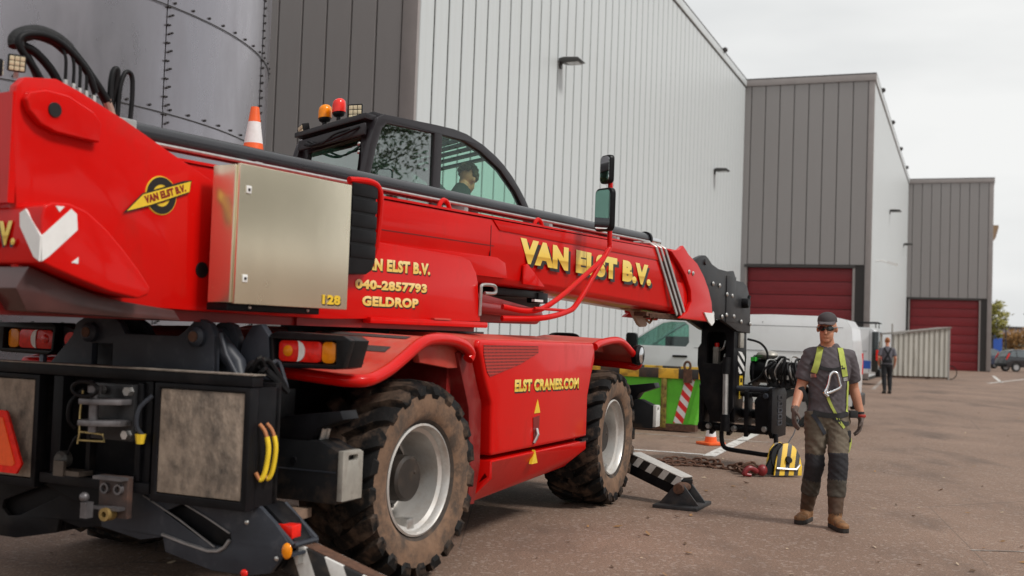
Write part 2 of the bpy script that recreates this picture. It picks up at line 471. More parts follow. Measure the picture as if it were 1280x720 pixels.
# ================================================================ the setting
def ground_material():
    m = bpy.data.materials.new('asphalt'); n, l, b = nodes_of(m)
    tc = n.new('ShaderNodeTexCoord'); src = tc.outputs['Object']
    def nz(scale, det=6, rough=0.6, stretch=None):
        t = n.new('ShaderNodeTexNoise'); t.inputs['Scale'].default_value = scale
        t.inputs['Detail'].default_value = det; t.inputs['Roughness'].default_value = rough
        if stretch:
            mp = n.new('ShaderNodeMapping'); mp.inputs['Scale'].default_value = stretch[:3]
            mp.inputs['Rotation'].default_value = (0, 0, stretch[3])
            l.new(src, mp.inputs['Vector']); l.new(mp.outputs['Vector'], t.inputs['Vector'])
        else: l.new(src, t.inputs['Vector'])
        return t.outputs['Fac']
    def ramp(f, p0, c0, p1, c1):
        r = n.new('ShaderNodeValToRGB'); e = r.color_ramp.elements
        e[0].position = p0; e[0].color = (*c0, 1); e[1].position = p1; e[1].color = (*c1, 1)
        l.new(f, r.inputs['Fac']); return r.outputs['Color']
    def mix(f, a, c, mode='MIX', fac=None):
        x = n.new('ShaderNodeMix'); x.data_type = 'RGBA'; x.blend_type = mode
        if fac is None: l.new(f, x.inputs['Factor'])
        else: x.inputs['Factor'].default_value = fac
        l.new(a, x.inputs['A'])
        if isinstance(c, tuple): x.inputs['B'].default_value = (*c, 1)
        else: l.new(c, x.inputs['B'])
        return x.outputs['Result']
    base = ramp(nz(0.35, 5), 0.3, (0.152, 0.097, 0.069), 0.72, (0.250, 0.166, 0.122))
    grain = ramp(nz(70, 4, 0.8), 0.36, (0.35, 0.34, 0.33), 0.66, (1.75, 1.70, 1.64))
    c = mix(None, base, grain, 'MULTIPLY', 0.85)
    vo = n.new('ShaderNodeTexVoronoi'); vo.inputs['Scale'].default_value = 42; vo.inputs['Randomness'].default_value = 1
    l.new(src, vo.inputs['Vector'])
    wn_ = n.new('ShaderNodeTexWhiteNoise'); l.new(vo.outputs['Position'], wn_.inputs['Vector'])
    stone = n.new('ShaderNodeMath'); stone.operation = 'GREATER_THAN'; stone.inputs[1].default_value = 0.90
    l.new(wn_.outputs['Value'], stone.inputs[0])
    sm = n.new('ShaderNodeMath'); sm.operation = 'MULTIPLY'; sm.inputs[1].default_value = 0.55; l.new(stone.outputs[0], sm.inputs[0])
    c = mix(sm.outputs[0], c, (0.34, 0.27, 0.225))
    st = n.new('ShaderNodeMapRange'); st.inputs['From Min'].default_value = 0.52; st.inputs['From Max'].default_value = 0.72; st.inputs['To Max'].default_value = 0.6
    l.new(nz(0.9, 7, 0.62, (1.0, 0.35, 1, radians(-22))), st.inputs['Value'])
    c = mix(st.outputs['Result'], c, (0.050, 0.034, 0.027))
    lt = n.new('ShaderNodeMapRange'); lt.inputs['From Min'].default_value = 0.58; lt.inputs['From Max'].default_value = 0.75; lt.inputs['To Max'].default_value = 0.45
    l.new(nz(2.6, 8, 0.7), lt.inputs['Value'])
    c = mix(lt.outputs['Result'], c, (0.27, 0.195, 0.155))
    # thin tar-sealed cracks
    vc = n.new('ShaderNodeTexVoronoi'); vc.feature = 'DISTANCE_TO_EDGE'; vc.inputs['Scale'].default_value = 0.22
    wv = n.new('ShaderNodeMixRGB') if False else None
    l.new(src, vc.inputs['Vector'])
    ck = n.new('ShaderNodeMath'); ck.operation = 'LESS_THAN'; ck.inputs[1].default_value = 0.0009; l.new(vc.outputs['Distance'], ck.inputs[0])
    cm = n.new('ShaderNodeMath'); cm.operation = 'MULTIPLY'; cm.inputs[1].default_value = 0.5; l.new(ck.outputs[0], cm.inputs[0])
    c = mix(cm.outputs[0], c, (0.06, 0.048, 0.042))
    l.new(c, b.inputs['Base Color'])
    b.inputs['Roughness'].default_value = 0.82
    bp = n.new('ShaderNodeBump'); bp.inputs['Strength'].default_value = 0.5; bp.inputs['Distance'].default_value = 0.006
    l.new(nz(120, 3, 0.7), bp.inputs['Height']); l.new(bp.outputs['Normal'], b.inputs['Normal'])
    return m

g = MB()
N = 24
gx = [-600, -200, -80, -30, -12, -6, -3, 0, 2, 4, 6, 9, 14, 24, 45, 90, 200, 600]
gy = [-200, -60, -20, -5, 0, 3, 6, 9, 12, 15, 20, 30, 50, 90, 180, 400, 900]
for y in gy:
    for x in gx: g.v.append(Vector((x, y, 0)))
for j in range(len(gy) - 1):
    for i in range(len(gx) - 1):
        a = j * len(gx) + i
        g.f.append((a, a + 1, a + 1 + len(gx), a + len(gx))); g.m.append(0)
tag(g.build('ground', ground_material()), 'warm grey worn asphalt yard', kind='structure')

LINE = mat('worn_line_paint', (0.62, 0.60, 0.57), rough=0.8, var=0.15, vscale=20, dirt=(0.20, 0.155, 0.13), dirt_amt=0.95, dirt_scale=7, dirt_lo=0.48, dirt_hi=0.66)
LINE_FADED = mat('faded_line_paint', (0.42, 0.38, 0.34), rough=0.85, var=0.15, vscale=20, dirt=(0.19, 0.145, 0.12), dirt_amt=1.0, dirt_scale=5, dirt_lo=0.40, dirt_hi=0.58)
def ground_line(p, q, w, m=LINE):
    p, q = Vector((*p, 0)), Vector((*q, 0))
    t = (q - p).normalized(); s = Vector((-t.y, t.x, 0)) * (w / 2)
    b = MB()
    k = 8
    L = [p + (q - p) * (i / k) for i in range(k + 1)]
    vs = [x + s for x in L] + [x - s for x in L]
    vs = [(v.x, v.y, 0.004) for v in vs]
    b.add(vs, [(i, i + k + 1, i + k + 2, i + 1) for i in range(k)])
    return tag(b.build('painted_line', m), kind='structure')
ground_line((-2.2, 16.55), (2.60, 14.72), 0.10)
ground_line((2.62, 14.55), (4.85, 20.5), 0.17)
ground_line((4.85, 20.5), (5.6, 22.5), 0.15)
ground_line((1.2, 17.95), (3.95, 16.85), 0.08, LINE_FADED)
ground_line((28.3, 65.6), (23.0, 52.4), 0.16)
ground_line((21.6, 50.6), (31.0, 65.5), 0.16)
ground_line((3.5, 8.44), (4.3, 8.47), 0.035, LINE_FADED)
ground_line((12.6, 38.8), (17.6, 52.6), 0.14, LINE_FADED)

# ---------------------------------------------------------------- halls: frame B, x along the white walls, y to the left
BY = radians(22)
BROT = pi / 2 - BY
BM = Matrix.Rotation(BROT, 4, 'Z')
WALL_WHITE = mat('white_cladding', (0.545, 0.575, 0.58), rough=0.42, var=0.05, vscale=0.8, dirt=(0.40, 0.40, 0.38), dirt_amt=0.4, dirt_scale=1.2, dirt_lo=0.5, dirt_hi=0.8, stretch=(1, 1, 0.12))
WALL_GREY = mat('taupe_cladding', (0.285, 0.268, 0.262), rough=0.5, var=0.06, vscale=0.8, dirt=(0.22, 0.195, 0.185), dirt_amt=0.4, dirt_scale=1.3, dirt_lo=0.5, dirt_hi=0.8, stretch=(1, 1, 0.12))
JOINT_WHITE = mat('joint_grey', (0.022, 0.021, 0.018), rough=0.7, var=0.1)
JOINT_DARK = mat('joint_dark', (0.035, 0.031, 0.030), rough=0.7, var=0.1)
TRIM_GREY = mat('grey_trim', (0.29, 0.26, 0.25), rough=0.45, var=0.08, vscale=2)
TRIM_DARK = mat('dark_trim', (0.045, 0.040, 0.038), rough=0.5, var=0.1, vscale=2)
DOOR_RED = mat('red_door', (0.22, 0.010, 0.016), rough=0.45, var=0.10, vscale=2, stretch=(1, 1, 3))
LAMP_DARK = mat('lamp_housing', (0.06, 0.058, 0.055), rough=0.4, metal=0.3, var=0.1)
LAMP_GLASS = mat('lamp_glass', (0.30, 0.29, 0.27), rough=0.1, var=0.1, coat=0.5)
H = 13.39
def hall(label, x0, x1, ywall, yfar, door, pface, y_first, lamps, knobs, camera_at=None, left_end=None):
    root = empty('warehouse_hall', BM @ Vector((x0, ywall, 0)), BROT)
    tag(root, label, 'hall', 'stepped industrial halls')
    L = x1 - x0
    W = yfar - ywall
    # cores behind the sheets, set back so that the joints read as grooves
    c = MB()
    if door:
        d0, d1, dz = door
        c.box(0.05, 0.095, 0.05, d0 - 0.06, 0, H - 0.2); c.box(0.095, 0.4, 0.385, d0 - 0.06, 0, H - 0.2); c.box(0.05, 0.4, d1 + 0.06, W, 0, H - 0.2); c.box(0.05, 0.4, d0 - 0.06, d1 + 0.06, dz + 0.1, H - 0.2)
        c.box(0.4, L, 0.4, W, 0, H - 0.25)
    else:
        c.box(0.05, L, 0.4, W, 0, H - 0.2)
    c.build('wall_core', JOINT_DARK, root)
    MB().box(0.1, L, 0.020, 0.38, 0, H - 0.2).build('side_core', JOINT_WHITE, root)
    # white side sheets
    p = 0.63; n = int(round((L - 0.1) / p)); p = (L - 0.1) / n
    prof = [(0.012, 0), (p - 0.012, 0), (p - 0.012, 0.045), (0.012, 0.045)]
    b = MB()
    b.add([(0.034, 0.016, 0.15), (0.044, 0.0, 0.15), (p - 0.044, 0.0, 0.15), (p - 0.034, 0.016, 0.15),
           (0.034, 0.016, H - 0.3), (0.044, 0.0, H - 0.3), (p - 0.044, 0.0, H - 0.3), (p - 0.034, 0.016, H - 0.3)],
          [(0, 1, 5, 4), (1, 2, 6, 5), (2, 3, 7, 6), (3, 0, 4, 7), (0, 3, 2, 1), (4, 5, 6, 7)])
    first = b.build('side_panel', WALL_WHITE, root)
    first.location = (0.1, 0, 0)
    for i in range(1, n):
        o = inst(first); o.location = (0.1 + i * p, 0, 0)
    # grey end sheets
    q = pface
    def face(z0, z1):
        f = MB()
        f.add([(0.048, 0.010, z0), (0.0, 0.022, z0), (0.0, q - 0.022, z0), (0.048, q - 0.010, z0),
               (0.048, 0.010, z1), (0.0, 0.022, z1), (0.0, q - 0.022, z1), (0.048, q - 0.010, z1)],
              [(0, 4, 5, 1), (1, 5, 6, 2), (2, 6, 7, 3), (3, 7, 4, 0), (0, 1, 2, 3), (4, 7, 6, 5)])
        return f
    full = face(0.1, H - 0.3).build('end_panel', WALL_GREY, root)
    short = None
    y = y_first
    used = False
    while y + q < W + 0.4:
        if door and y + q > door[0] + 0.05 and y < door[1] - 0.05:
            if short is None:
                short = face(door[2] + 0.14, H - 0.3).build('end_panel', WALL_GREY, root); o = short
            else: o = inst(short)
        else:
            if used: o = inst(full)
            else: o = full; used = True
        o.location = (0, y, 0)
        y += q
    # corner flashing, coping, door
    MB().box(-0.012, 0.09, -0.012, y_first - 0.012, 0.05, H - 0.3).build('corner_flashing', TRIM_GREY, root, bevel=0.006)
    MB().box(-0.06, 0.3, -0.06, W, H - 0.29, H).build('end_coping', TRIM_GREY, root, bevel=0.01)
    MB().box(0.302, L, -0.06, 0.3, H - 0.29, H).build('side_coping', WALL_WHITE, root, bevel=0.01)
    MB().box(-0.064, L - 0.06, -0.064, 0.31, H + 0.001, H + 0.05).build('coping_cap', TRIM_DARK, root)
    MB().box(-0.064, 0.31, 0.312, W, H + 0.001, H + 0.05).build('coping_cap', TRIM_DARK, root)
    MB().box(0.3, L, -0.005, 0.05, H - 0.34, H - 0.292).build('drip_line', TRIM_DARK, root)
    if door:
        d0, d1, dz = door
        MB().box(-0.05, 0.28, d0 - 0.12, d1 + 0.12, dz, dz + 0.12).build('door_lintel', TRIM_DARK, root)
        MB().box(-0.02, 0.28, d0 - 0.10, d0 - 0.001, 0, dz - 0.002).build('door_jamb', TRIM_GREY, root)
        MB().box(-0.02, 0.28, d1 + 0.001, d1 + 0.10, 0, dz - 0.002).build('door_jamb', TRIM_GREY, root)
        dr = MB().box(0.27, 0.30, d0, d1, 0, dz).build('sectional_door', JOINT_DARK, root)
        ns = 8; sh = dz / ns
        sec = MB().box(0.20, 0.255, d0 + 0.02, d1 - 0.02, 0.015, sh - 0.015)
        for k in (0.28, 0.55, 0.8): sec.box(0.192, 0.2, d0 + 0.03, d1 - 0.03, sh * k - 0.012, sh * k + 0.012)
        s0 = sec.build('door_section', DOOR_RED, dr, bevel=0.008)
        for k in range(1, ns):
            o = inst(s0); o.location = (0, 0, k * sh)
    for (lx, lz) in lamps:
        lp = MB()
        lp.prism([(0, 0.02), (-0.12, 0.05), (-0.50, 0.03), (-0.60, -0.07), (-0.15, -0.09), (0, -0.05)], 'x', -0.18, 0.18)
        o = lp.build('wall_lamp', LAMP_DARK, root, bevel=0.015); o.location = (lx - x0, -0.02, lz)
        MB().box(-0.16, 0.16, -0.52, -0.2, -0.10, -0.075).build('lamp_lens', LAMP_GLASS, o)
        MB().box(-0.06, 0.06, -0.03, 0.03, -0.2, -0.04).build('lamp_bracket', LAMP_DARK, o)
    for kx in knobs:
        o = MB().lathe([(0.02, -0.10), (0.09, -0.09), (0.12, 0), (0.09, 0.09), (0.02, 0.10)], ax='x', n=12).build('roof_anchor', TRIM_DARK, root)
        o.location = (kx - x0, -0.1, H + 0.06)
    if camera_at:
        cx, cz = camera_at
        o = MB().tube([(0, 0, 0), (0, -0.25, 0.02), (0, -0.55, -0.08)], [0.03, 0.03, 0.03]).beam((0, -0.5, -0.05), (0, -0.95, -0.18), 0.12, 0.12).build('security_camera', WHITEP, root)
        o.location = (cx - x0, -0.01, cz)
    return root
hall('nearest grey and white clad hall with long white ribbed wall behind the crane', 18.17, 50.86, 9.41, 25.0, None, 0.54, 0.31,
     [(25.94, 8.3), (44.58, 8.36)], [45.5])
hall('middle hall with taupe front and red sectional door behind the white van', 50.86, 83.84, 3.78, 14.0, (0.75, 5.35, 4.87), 0.635, 0.26,
     [(62.95, 8.78), (78.1, 8.3)], [54.5, 62.5, 71.0, 78.5], (53.8, 5.4))
hall('farthest hall with taupe front and red door at the end of the yard', 83.84, 110.0, -1.78, 8.0, (0.80, 5.32, 4.9), 0.62, 0.30, [], [])

# ---------------------------------------------------------------- bolted steel silo
SILO = mat('galvanised_sheet', (0.36, 0.345, 0.375), rough=0.27, metal=0.85, var=0.10, vscale=0.9, dirt=(0.24, 0.225, 0.245), dirt_amt=0.5, dirt_scale=1.3, dirt_lo=0.45, dirt_hi=0.8, bump=0.05, bscale=5, stretch=(1, 1, 0.35))
BOLT = mat('dark_bolt', (0.035, 0.032, 0.032), rough=0.6, var=0.2)
silo = empty('steel_silo', (-8.112, 13.897, 0))
tag(silo, 'tall round silo of bolted galvanised sheets at the left behind the crane', 'silo')
SR, NS = 4.845, 13
sheet_ang = 2 * pi / NS
def sil(a, r, z): return Vector((r * sin(a), -r * cos(a), z))
def sheet(z0, z1, rr):
    b = MB(); k = 10
    v, f = [], []
    for i in range(k + 1):
        a = sheet_ang * (i / k) * 1.012
        r2 = rr + (0.006 if i < k else -0.002)
        v += [sil(a, r2, z0), sil(a, r2, z1)]
    f = [(2 * i, 2 * i + 2, 2 * i + 3, 2 * i + 1) for i in range(k)]
    b.add(v, f)
    return b
ZR = [0.0, 0.275, 1.425, 2.575, 3.725, 4.875, 6.025, 7.175, 8.325, 9.475, 10.6]
bolts = MB()
def bolt(a, z, r):
    c = sil(a, SR, z); e1 = Vector((cos(a), sin(a), 0)); nn = Vector((sin(a), -cos(a), 0)); e2 = Vector((0, 0, 1))
    ring0 = [c + (e1 * cos(pi / 3 * j) + e2 * sin(pi / 3 * j)) * r for j in range(6)]
    ring1 = [p + nn * 0.03 for p in ring0]
    bolts.loft([ring0, ring1])
a_off = radians(63.9)
for i in range(len(ZR) - 1):
    base = sheet(ZR[i] - 0.03, ZR[i + 1], SR + (0.006 if i % 2 else 0.0))
    s0 = None
    for k in range(NS):
        a = a_off + (k - 5) * sheet_ang
        if s0 is None: s0 = base.build('sheet', SILO, silo, smooth=60); o = s0
        else: o = inst(s0)
        o.rotation_euler = (0, 0, a)
    for k in range(-5, 3):
        a = a_off + k * sheet_ang
        nb = max(1, int((ZR[i + 1] - ZR[i]) / 0.092))
        for j in range(nb):
            z = ZR[i] + (j + 0.5) * (ZR[i + 1] - ZR[i]) / nb
            bolt(a + 0.006, z, 0.011); 
            if j % 2 == 0: bolt(a + 0.014, z + 0.02, 0.012)
            else: bolt(a + 0.000, z, 0.010)
    for j in range(-40, 40):
        bolt(a_off + radians(3.5) * j + 0.02, ZR[i + 1] - 0.02 + 0.035, 0.014)
bo = bolts.build('bolts', BOLT, silo); bo['kind'] = 'stuff'
MB().lathe([(SR, 10.57), (SR + 0.05, 10.6), (0.6, 13.0), (0.3, 13.05)], ax='z', n=52).build('roof_cone', SILO, silo)
MB().lathe([(SR + 0.25, 0.0), (SR + 0.25, 0.16), (SR - 0.05, 0.16)], ax='z', n=52).build('concrete_footing', mat('concrete', (0.30, 0.29, 0.27), rough=0.9, var=0.15, vscale=4), silo)
for i in range(1, len(ZR) - 1):
    r = MB()
    for j in range(80):
        a0 = a_off + radians(-150) + radians(3.6) * j; a1 = a0 + radians(3.6)
        r.add([sil(a0, SR + 0.022, ZR[i] - 0.040), sil(a1, SR + 0.022, ZR[i] - 0.040), sil(a1, SR + 0.022, ZR[i] - 0.028), sil(a0, SR + 0.022, ZR[i] - 0.028)], [(0, 1, 2, 3)])
    r.build('seam', BOLT, silo)
# ================================================================ the rotating telescopic crane
VY = radians(23.8)
crane = empty('telescopic_crane', (-1.6117, 7.2744, 0), pi / 2 - VY)
tag(crane, 'big red rotating telescopic crane on four muddy tyres with its boom forward', 'crane')
TA = radians(-8.2)
def T(p):
    """turret frame to crane frame"""
    x, y, z = p
    return Vector((1.55 + x * cos(TA) - y * sin(TA), x * sin(TA) + y * cos(TA), z))

# ---------------------------------------------------------------- wheels
def tyre_mesh():
    t = MB()
    w = 0.25; R0 = 0.545
    prof = [(0.315, -0.17), (0.362, -0.225), (0.40, -0.245), (0.46, -w), (0.515, -0.245), (R0, -0.20), (R0 + 0.008, -0.1), (R0 + 0.01, 0),
            (R0 + 0.008, 0.1), (R0, 0.20), (0.515, 0.245), (0.46, w), (0.40, 0.245), (0.362, 0.225), (0.315, 0.17)]
    n = 64
    k = len(prof); rings = []
    for j in range(n):
        a = 2 * pi * j / n
        rings.append([(r * cos(a), h, r * sin(a)) for r, h in prof])
    vs = [p for r in rings for p in r]
    fs, ms = [], []
    for j in range(n):
        for i in range(k - 1):
            a, b = j * k + i, ((j + 1) % n) * k + i
            fs.append((a, b, b + 1, a + 1)); ms.append(2 if (i < 1 or i >= k - 2) else 1 if (i < 4 or i >= k - 5) else 0)
    t.v = [Vector(p) for p in vs]; t.f = fs; t.m = ms
    # tread bars running from the centre line over the shoulder
    NL = 21
    for side in (-1, 1):
        for q in range(NL):
            a0 = 2 * pi * (q + (0.5 if side > 0 else 0)) / NL
            st = [(-0.03, 0.0, 0.595, 0.047), (0.09, 0.075, 0.600, 0.050), (0.20, 0.155, 0.592, 0.056), (0.253, 0.185, 0.565, 0.050), (0.262, 0.19, 0.515, 0.030)]
            rr = []
            for (y, da, rt, hw) in st:
                base = 0.535 if y < 0.24 else 0.49 if y < 0.26 else 0.47
                yb = y if y < 0.24 else 0.235
                ring = []
                for (r, dw) in ((base, -hw * 1.25), (rt, -hw), (rt, hw), (base, hw * 1.25)):
                    a = a0 - da * 1.5 + dw / 0.58
                    yy = y if r == rt else yb
                    ring.append((r * cos(a), side * yy, r * sin(a)))
                rr.append(ring)
            t.mi = 0
            t.loft(rr)
    return t
def rim_mesh():
    r = MB()
    # deep dished rim as seen from the outer side (towards -y)
    prof = [(0.318, 0.19), (0.330, -0.185), (0.338, -0.212), (0.325, -0.218), (0.315, -0.205), (0.308, -0.17), (0.285, -0.155), (0.278, -0.10), (0.272, 0.0), (0.262, 0.07), (0.20, 0.085), (0.15, 0.08), (0.148, 0.10), (0.26, 0.10), (0.30, 0.10), (0.31, 0.19)]
    r.lathe(prof, ax='y', n=48, closed=True)
    return r
def hub_mesh():
    h = MB()
    h.lathe([(0.0001, -0.135), (0.12, -0.135), (0.138, -0.122), (0.142, -0.02), (0.15, 0.02), (0.205, 0.03), (0.208, 0.2), (0.0001, 0.2)], ax='y', n=32)
    h.ball((0.05, -0.135, 0.04), (0.012, 0.008, 0.012), 8, 5)
    for i in range(10):
        a = 2 * pi * i / 10
        h.lathe([(0.0001, 0.005), (0.014, 0.005), (0.016, 0.05), (0.0001, 0.05)], c=(0.187 * cos(a), 0, 0.187 * sin(a)), ax='y', n=6)
    return h
tm = tyre_mesh().build('tyre', [TREAD, MUD, mat('bead_rubber', (0.045, 0.034, 0.027), rough=0.85, var=0.4, vscale=14, dirt=(0.20, 0.125, 0.08), dirt_amt=0.6, dirt_scale=9)], None, smooth=40)
rm = rim_mesh().build('rim', RIM, None, smooth=35)
hm = hub_mesh().build('hub', mat('hub_dark', (0.024, 0.018, 0.014), rough=0.6, var=0.3, vscale=10, dirt=(0.09, 0.055, 0.035), dirt_amt=0.6, dirt_scale=7), None, smooth=30)
wp = MB().box(-0.045, 0.03, -0.165, -0.05, -0.30, -0.235).build('balance_weight', STEEL, None, bevel=0.006)
def wheel(x, side, steer, spin, first):
    e = empty('wheel', (x, side * 1.0, 0.6), steer + (pi if side > 0 else 0), crane)
    for src in (tm, rm, hm, wp):
        o = src if first else inst(src)
        o.parent = e
        o.rotation_euler = (0, spin if src is not wp else 0, 0)
    return e
wheel(0.0, -1, radians(-5.5), 0.1, True)
wheel(3.59, -1, radians(1.0), 0.33, False)
wheel(0.0, 1, radians(-5.5), 0.2, False)
wheel(3.59, 1, radians(1.0), 0.5, False)

# ---------------------------------------------------------------- chassis
c = MB()
c.box(-1.1, 4.6, -0.42, 0.42, 0.55, 1.02)
c.box(-0.18, 0.18, -0.74, 0.74, 0.48, 0.72); c.box(3.41, 3.77, -0.74, 0.74, 0.48, 0.72)
c.box(-1.0, -0.75, -0.8, 0.8, 0.75, 1.15); c.box(4.1, 4.5, -0.8, 0.8, 0.6, 1.1)
c.box(0.8, 2.85, -1.0, 1.0, 0.5, 1.38)
c.box(-0.9, 4.4, -0.5, 0.5, 1.0, 1.36)
c.build('chassis_frame', BLACK, crane, bevel=0.01)

# red engine cover on the right side, with the flat deck above
YS = -1.25
pan = MB()
def panel_ring(y, pts): return [(x, y, z) for x, z in pts]
upper = [(0.64, 1.40), (0.70, 1.33), (0.76, 1.21), (0.90, 1.02), (0.915, 0.665), (2.80, 0.665), (2.80, 1.0), (2.87, 1.16), (2.95, 1.30), (2.94, 1.40), (2.90, 1.44), (0.66, 1.45)]
pan.prism(upper, 'y', YS, -0.9)
pan.build('engine_cover', RED, crane, bevel=0.025, segs=3, smooth=50)
sill = MB()
lo = [(0.915, 0.635), (2.80, 0.635), (2.80, 0.56), (2.71, 0.41), (0.84, 0.33), (0.905, 0.52)]
n = len(lo)
out = [(x, YS + 0.0, z) for x, z in lo]
out[3] = (2.71, YS + 0.16, 0.41); out[4] = (0.84, YS + 0.16, 0.33)
inn = [(x, -0.85, z) for x, z in lo]
sill.loft([out, inn])
sill.build('side_sill', RED, crane, bevel=0.012, smooth=40)
MB().prism([(0.64, 1.40), (0.76, 1.18), (0.86, 1.02), (0.87, 0.60), (0.80, 0.35), (0.70, 0.36), (0.72, 0.60), (0.66, 1.0), (0.52, 1.25), (0.46, 1.36)], 'y', -1.19, -0.86).build('wheel_arch_panel', mat('dirty_shaded_red', (0.20, 0.006, 0.005), rough=0.5, var=0.3, vscale=9, dirt=(0.13, 0.06, 0.045), dirt_amt=0.5, dirt_scale=9), crane, bevel=0.01)  # shade of the arch recess painted into the red, along with dirt
MB().box(0.5, 0.56, -1.1, -0.2, 0.5, 1.4).box(2.9, 2.96, -1.1, -0.2, 0.5, 1.4).parts('splash_guard', mat('dirty_shaded_red', (0.16, 0.008, 0.006), rough=0.5, var=0.3, vscale=9, dirt=(0.2, 0.12, 0.09), dirt_amt=0.5, dirt_scale=9), crane)
MB().box(2.66, 2.805, -1.262, -1.2, 0.638, 0.655).build('cover_hinge', BLACK, crane)
# deck (slightly crowned, dusty top)
dk = MB()
dk.loft([[(-0.1 + t * 0, y, z) for y, z in ((-1.16, 1.462), (-0.85, 1.485), (0.85, 1.485), (1.16, 1.462), (1.16, 1.38), (-1.16, 1.38))],
         [(0.55, y, z) for y, z in ((-1.20, 1.462), (-0.85, 1.49), (0.85, 1.49), (1.20, 1.462), (1.20, 1.38), (-1.20, 1.38))],
         [(2.95, y, z) for y, z in ((-1.20, 1.455), (-0.85, 1.485), (0.85, 1.485), (1.20, 1.455), (1.20, 1.38), (-1.20, 1.38))],
         [(4.30, y, z) for y, z in ((-0.80, 1.40), (-0.7, 1.43), (0.7, 1.43), (0.80, 1.40), (0.80, 1.30), (-0.80, 1.30))]]) if False else None
t = 0
dk.loft([[(0.2, -1.0, 1.46), (0.2, 1.0, 1.46), (0.2, 1.0, 1.38), (0.2, -1.0, 1.38)],
         [(0.62, -1.22, 1.455), (0.62, 1.22, 1.455), (0.62, 1.22, 1.38), (0.62, -1.22, 1.38)],
         [(2.92, -1.22, 1.447), (2.92, 1.22, 1.447), (2.92, 1.22, 1.38), (2.92, -1.22, 1.38)],
         [(4.25, -0.9, 1.44), (4.25, 0.9, 1.44), (4.25, 0.9, 1.34), (4.25, -0.9, 1.34)]])
dk.loft([[(0.9, -1.0, 1.445), (0.9, 1.0, 1.445), (0.9, 0.8, 1.487), (0.9, -0.8, 1.487)], [(2.7, -1.0, 1.445), (2.7, 1.0, 1.445), (2.7, 0.8, 1.482), (2.7, -0.8, 1.482)]])
dk.build('deck', RED_DUSTY, crane, bevel=0.01)
# perforated grille at the top rear corner of the cover
gm = bpy.data.materials.new('grille_mesh'); gn, gl, gb = nodes_of(gm)
gtc = gn.new('ShaderNodeTexCoord'); gmp = gn.new('ShaderNodeMapping'); gmp.inputs['Scale'].default_value = (46, 46, 46)
gfr = gn.new('ShaderNodeVectorMath'); gfr.operation = 'FRACTION'
gsp = gn.new('ShaderNodeSeparateXYZ'); gmn = gn.new('ShaderNodeMath'); gmn.operation = 'MINIMUM'
ggt = gn.new('ShaderNodeMath'); ggt.operation = 'GREATER_THAN'; ggt.inputs[1].default_value = 0.42
gmx = gn.new('ShaderNodeMix'); gmx.data_type = 'RGBA'; gmx.inputs['A'].default_value = (0.45, 0.03, 0.02, 1); gmx.inputs['B'].default_value = (0.03, 0.004, 0.004, 1)
gl.new(gtc.outputs['Object'], gmp.inputs[0]); gl.new(gmp.outputs[0], gfr.inputs[0]); gl.new(gfr.outputs[0], gsp.inputs[0])
gl.new(gsp.outputs['X'], gmn.inputs[0]); gl.new(gsp.outputs['Z'], gmn.inputs[1]); gl.new(gmn.outputs[0], ggt.inputs[0])
gl.new(ggt.outputs[0], gmx.inputs['Factor']); gl.new(gmx.outputs['Result'], gb.inputs['Base Color']); gb.inputs['Roughness'].default_value = 0.6
MB().prism([(0.72, 1.415), (1.67, 1.41), (1.68, 1.36), (1.35, 1.28), (0.84, 1.20), (0.79, 1.235), (0.73, 1.35)], 'y', YS - 0.004, YS + 0.01).build('grille', gm, crane)
# latch recess and warning triangles
MB().prism([(1.62, 0.885), (1.745, 0.895), (1.735, 0.72), (1.65, 0.69)], 'y', YS - 0.005, YS + 0.01).build('latch_recess', mat('latch_red', (0.20, 0.006, 0.005), rough=0.4, var=0.2), crane)
MB().tube([(1.635, YS - 0.01, 0.70), (1.66, YS - 0.03, 0.76), (1.68, YS - 0.01, 0.80)], 0.012).build('latch', STEEL, crane)
for (cx, z0) in ((1.70, 0.915), (1.68, 0.545)):
    MB().prism([(cx - 0.055, z0), (cx + 0.055, z0), (cx, z0 + 0.10)], 'y', YS - 0.004, YS + 0.02).build('warning_triangle', YELLOW, crane)
lettering('ELST CRANES.COM', (1.26, YS - 0.001, 1.085), (1, 0, -0.012), (0.02, 0, 1), 1.30, 0.088, crane, GOLD, BLACKP, bold=0.058, off=(0.012, -0.011))

# ---------------------------------------------------------------- mudguards
def mudguard(side, x0, path, inner, name='mudguard'):
    """path: (x, z) of the outer lip from the back corner forward"""
    m = MB(); k = len(path)
    top = [(x, side * 1.22, z) for x, z in path] ; ti = [(x, side * inner, z + 0.02) for x, z in path]
    v = top + ti + [(x, y, z - 0.025) for x, y, z in top] + [(x, y, z - 0.025) for x, y, z in ti]
    f = [(i, i + 1, k + i + 1, k + i) for i in range(k - 1)] + [(2 * k + i, 3 * k + i, 3 * k + i + 1, 2 * k + i + 1) for i in range(k - 1)]
    f += [(i, 2 * k + i, 2 * k + i + 1, i + 1) for i in range(k - 1)] + [(k + i, k + i + 1, 3 * k + i + 1, 3 * k + i) for i in range(k - 1)]
    f += [(0, k, 3 * k, 2 * k), (k - 1, 3 * k - 1, 4 * k - 1, 2 * k - 1)]
    m.add(v, f)
    o = m.build(name, RED_DUSTY, crane, smooth=60)
    return o
rear_path = [(-0.80, 1.225), (-0.62, 1.245), (-0.48, 1.285), (-0.32, 1.35), (-0.16, 1.42), (-0.04, 1.45), (0.10, 1.458), (0.30, 1.45), (0.46, 1.42), (0.55, 1.37)]
front_path = [(2.96, 1.42), (3.10, 1.45), (3.40, 1.475), (3.62, 1.475), (3.80, 1.44), (3.98, 1.38), (4.12, 1.33), (4.24, 1.27)]
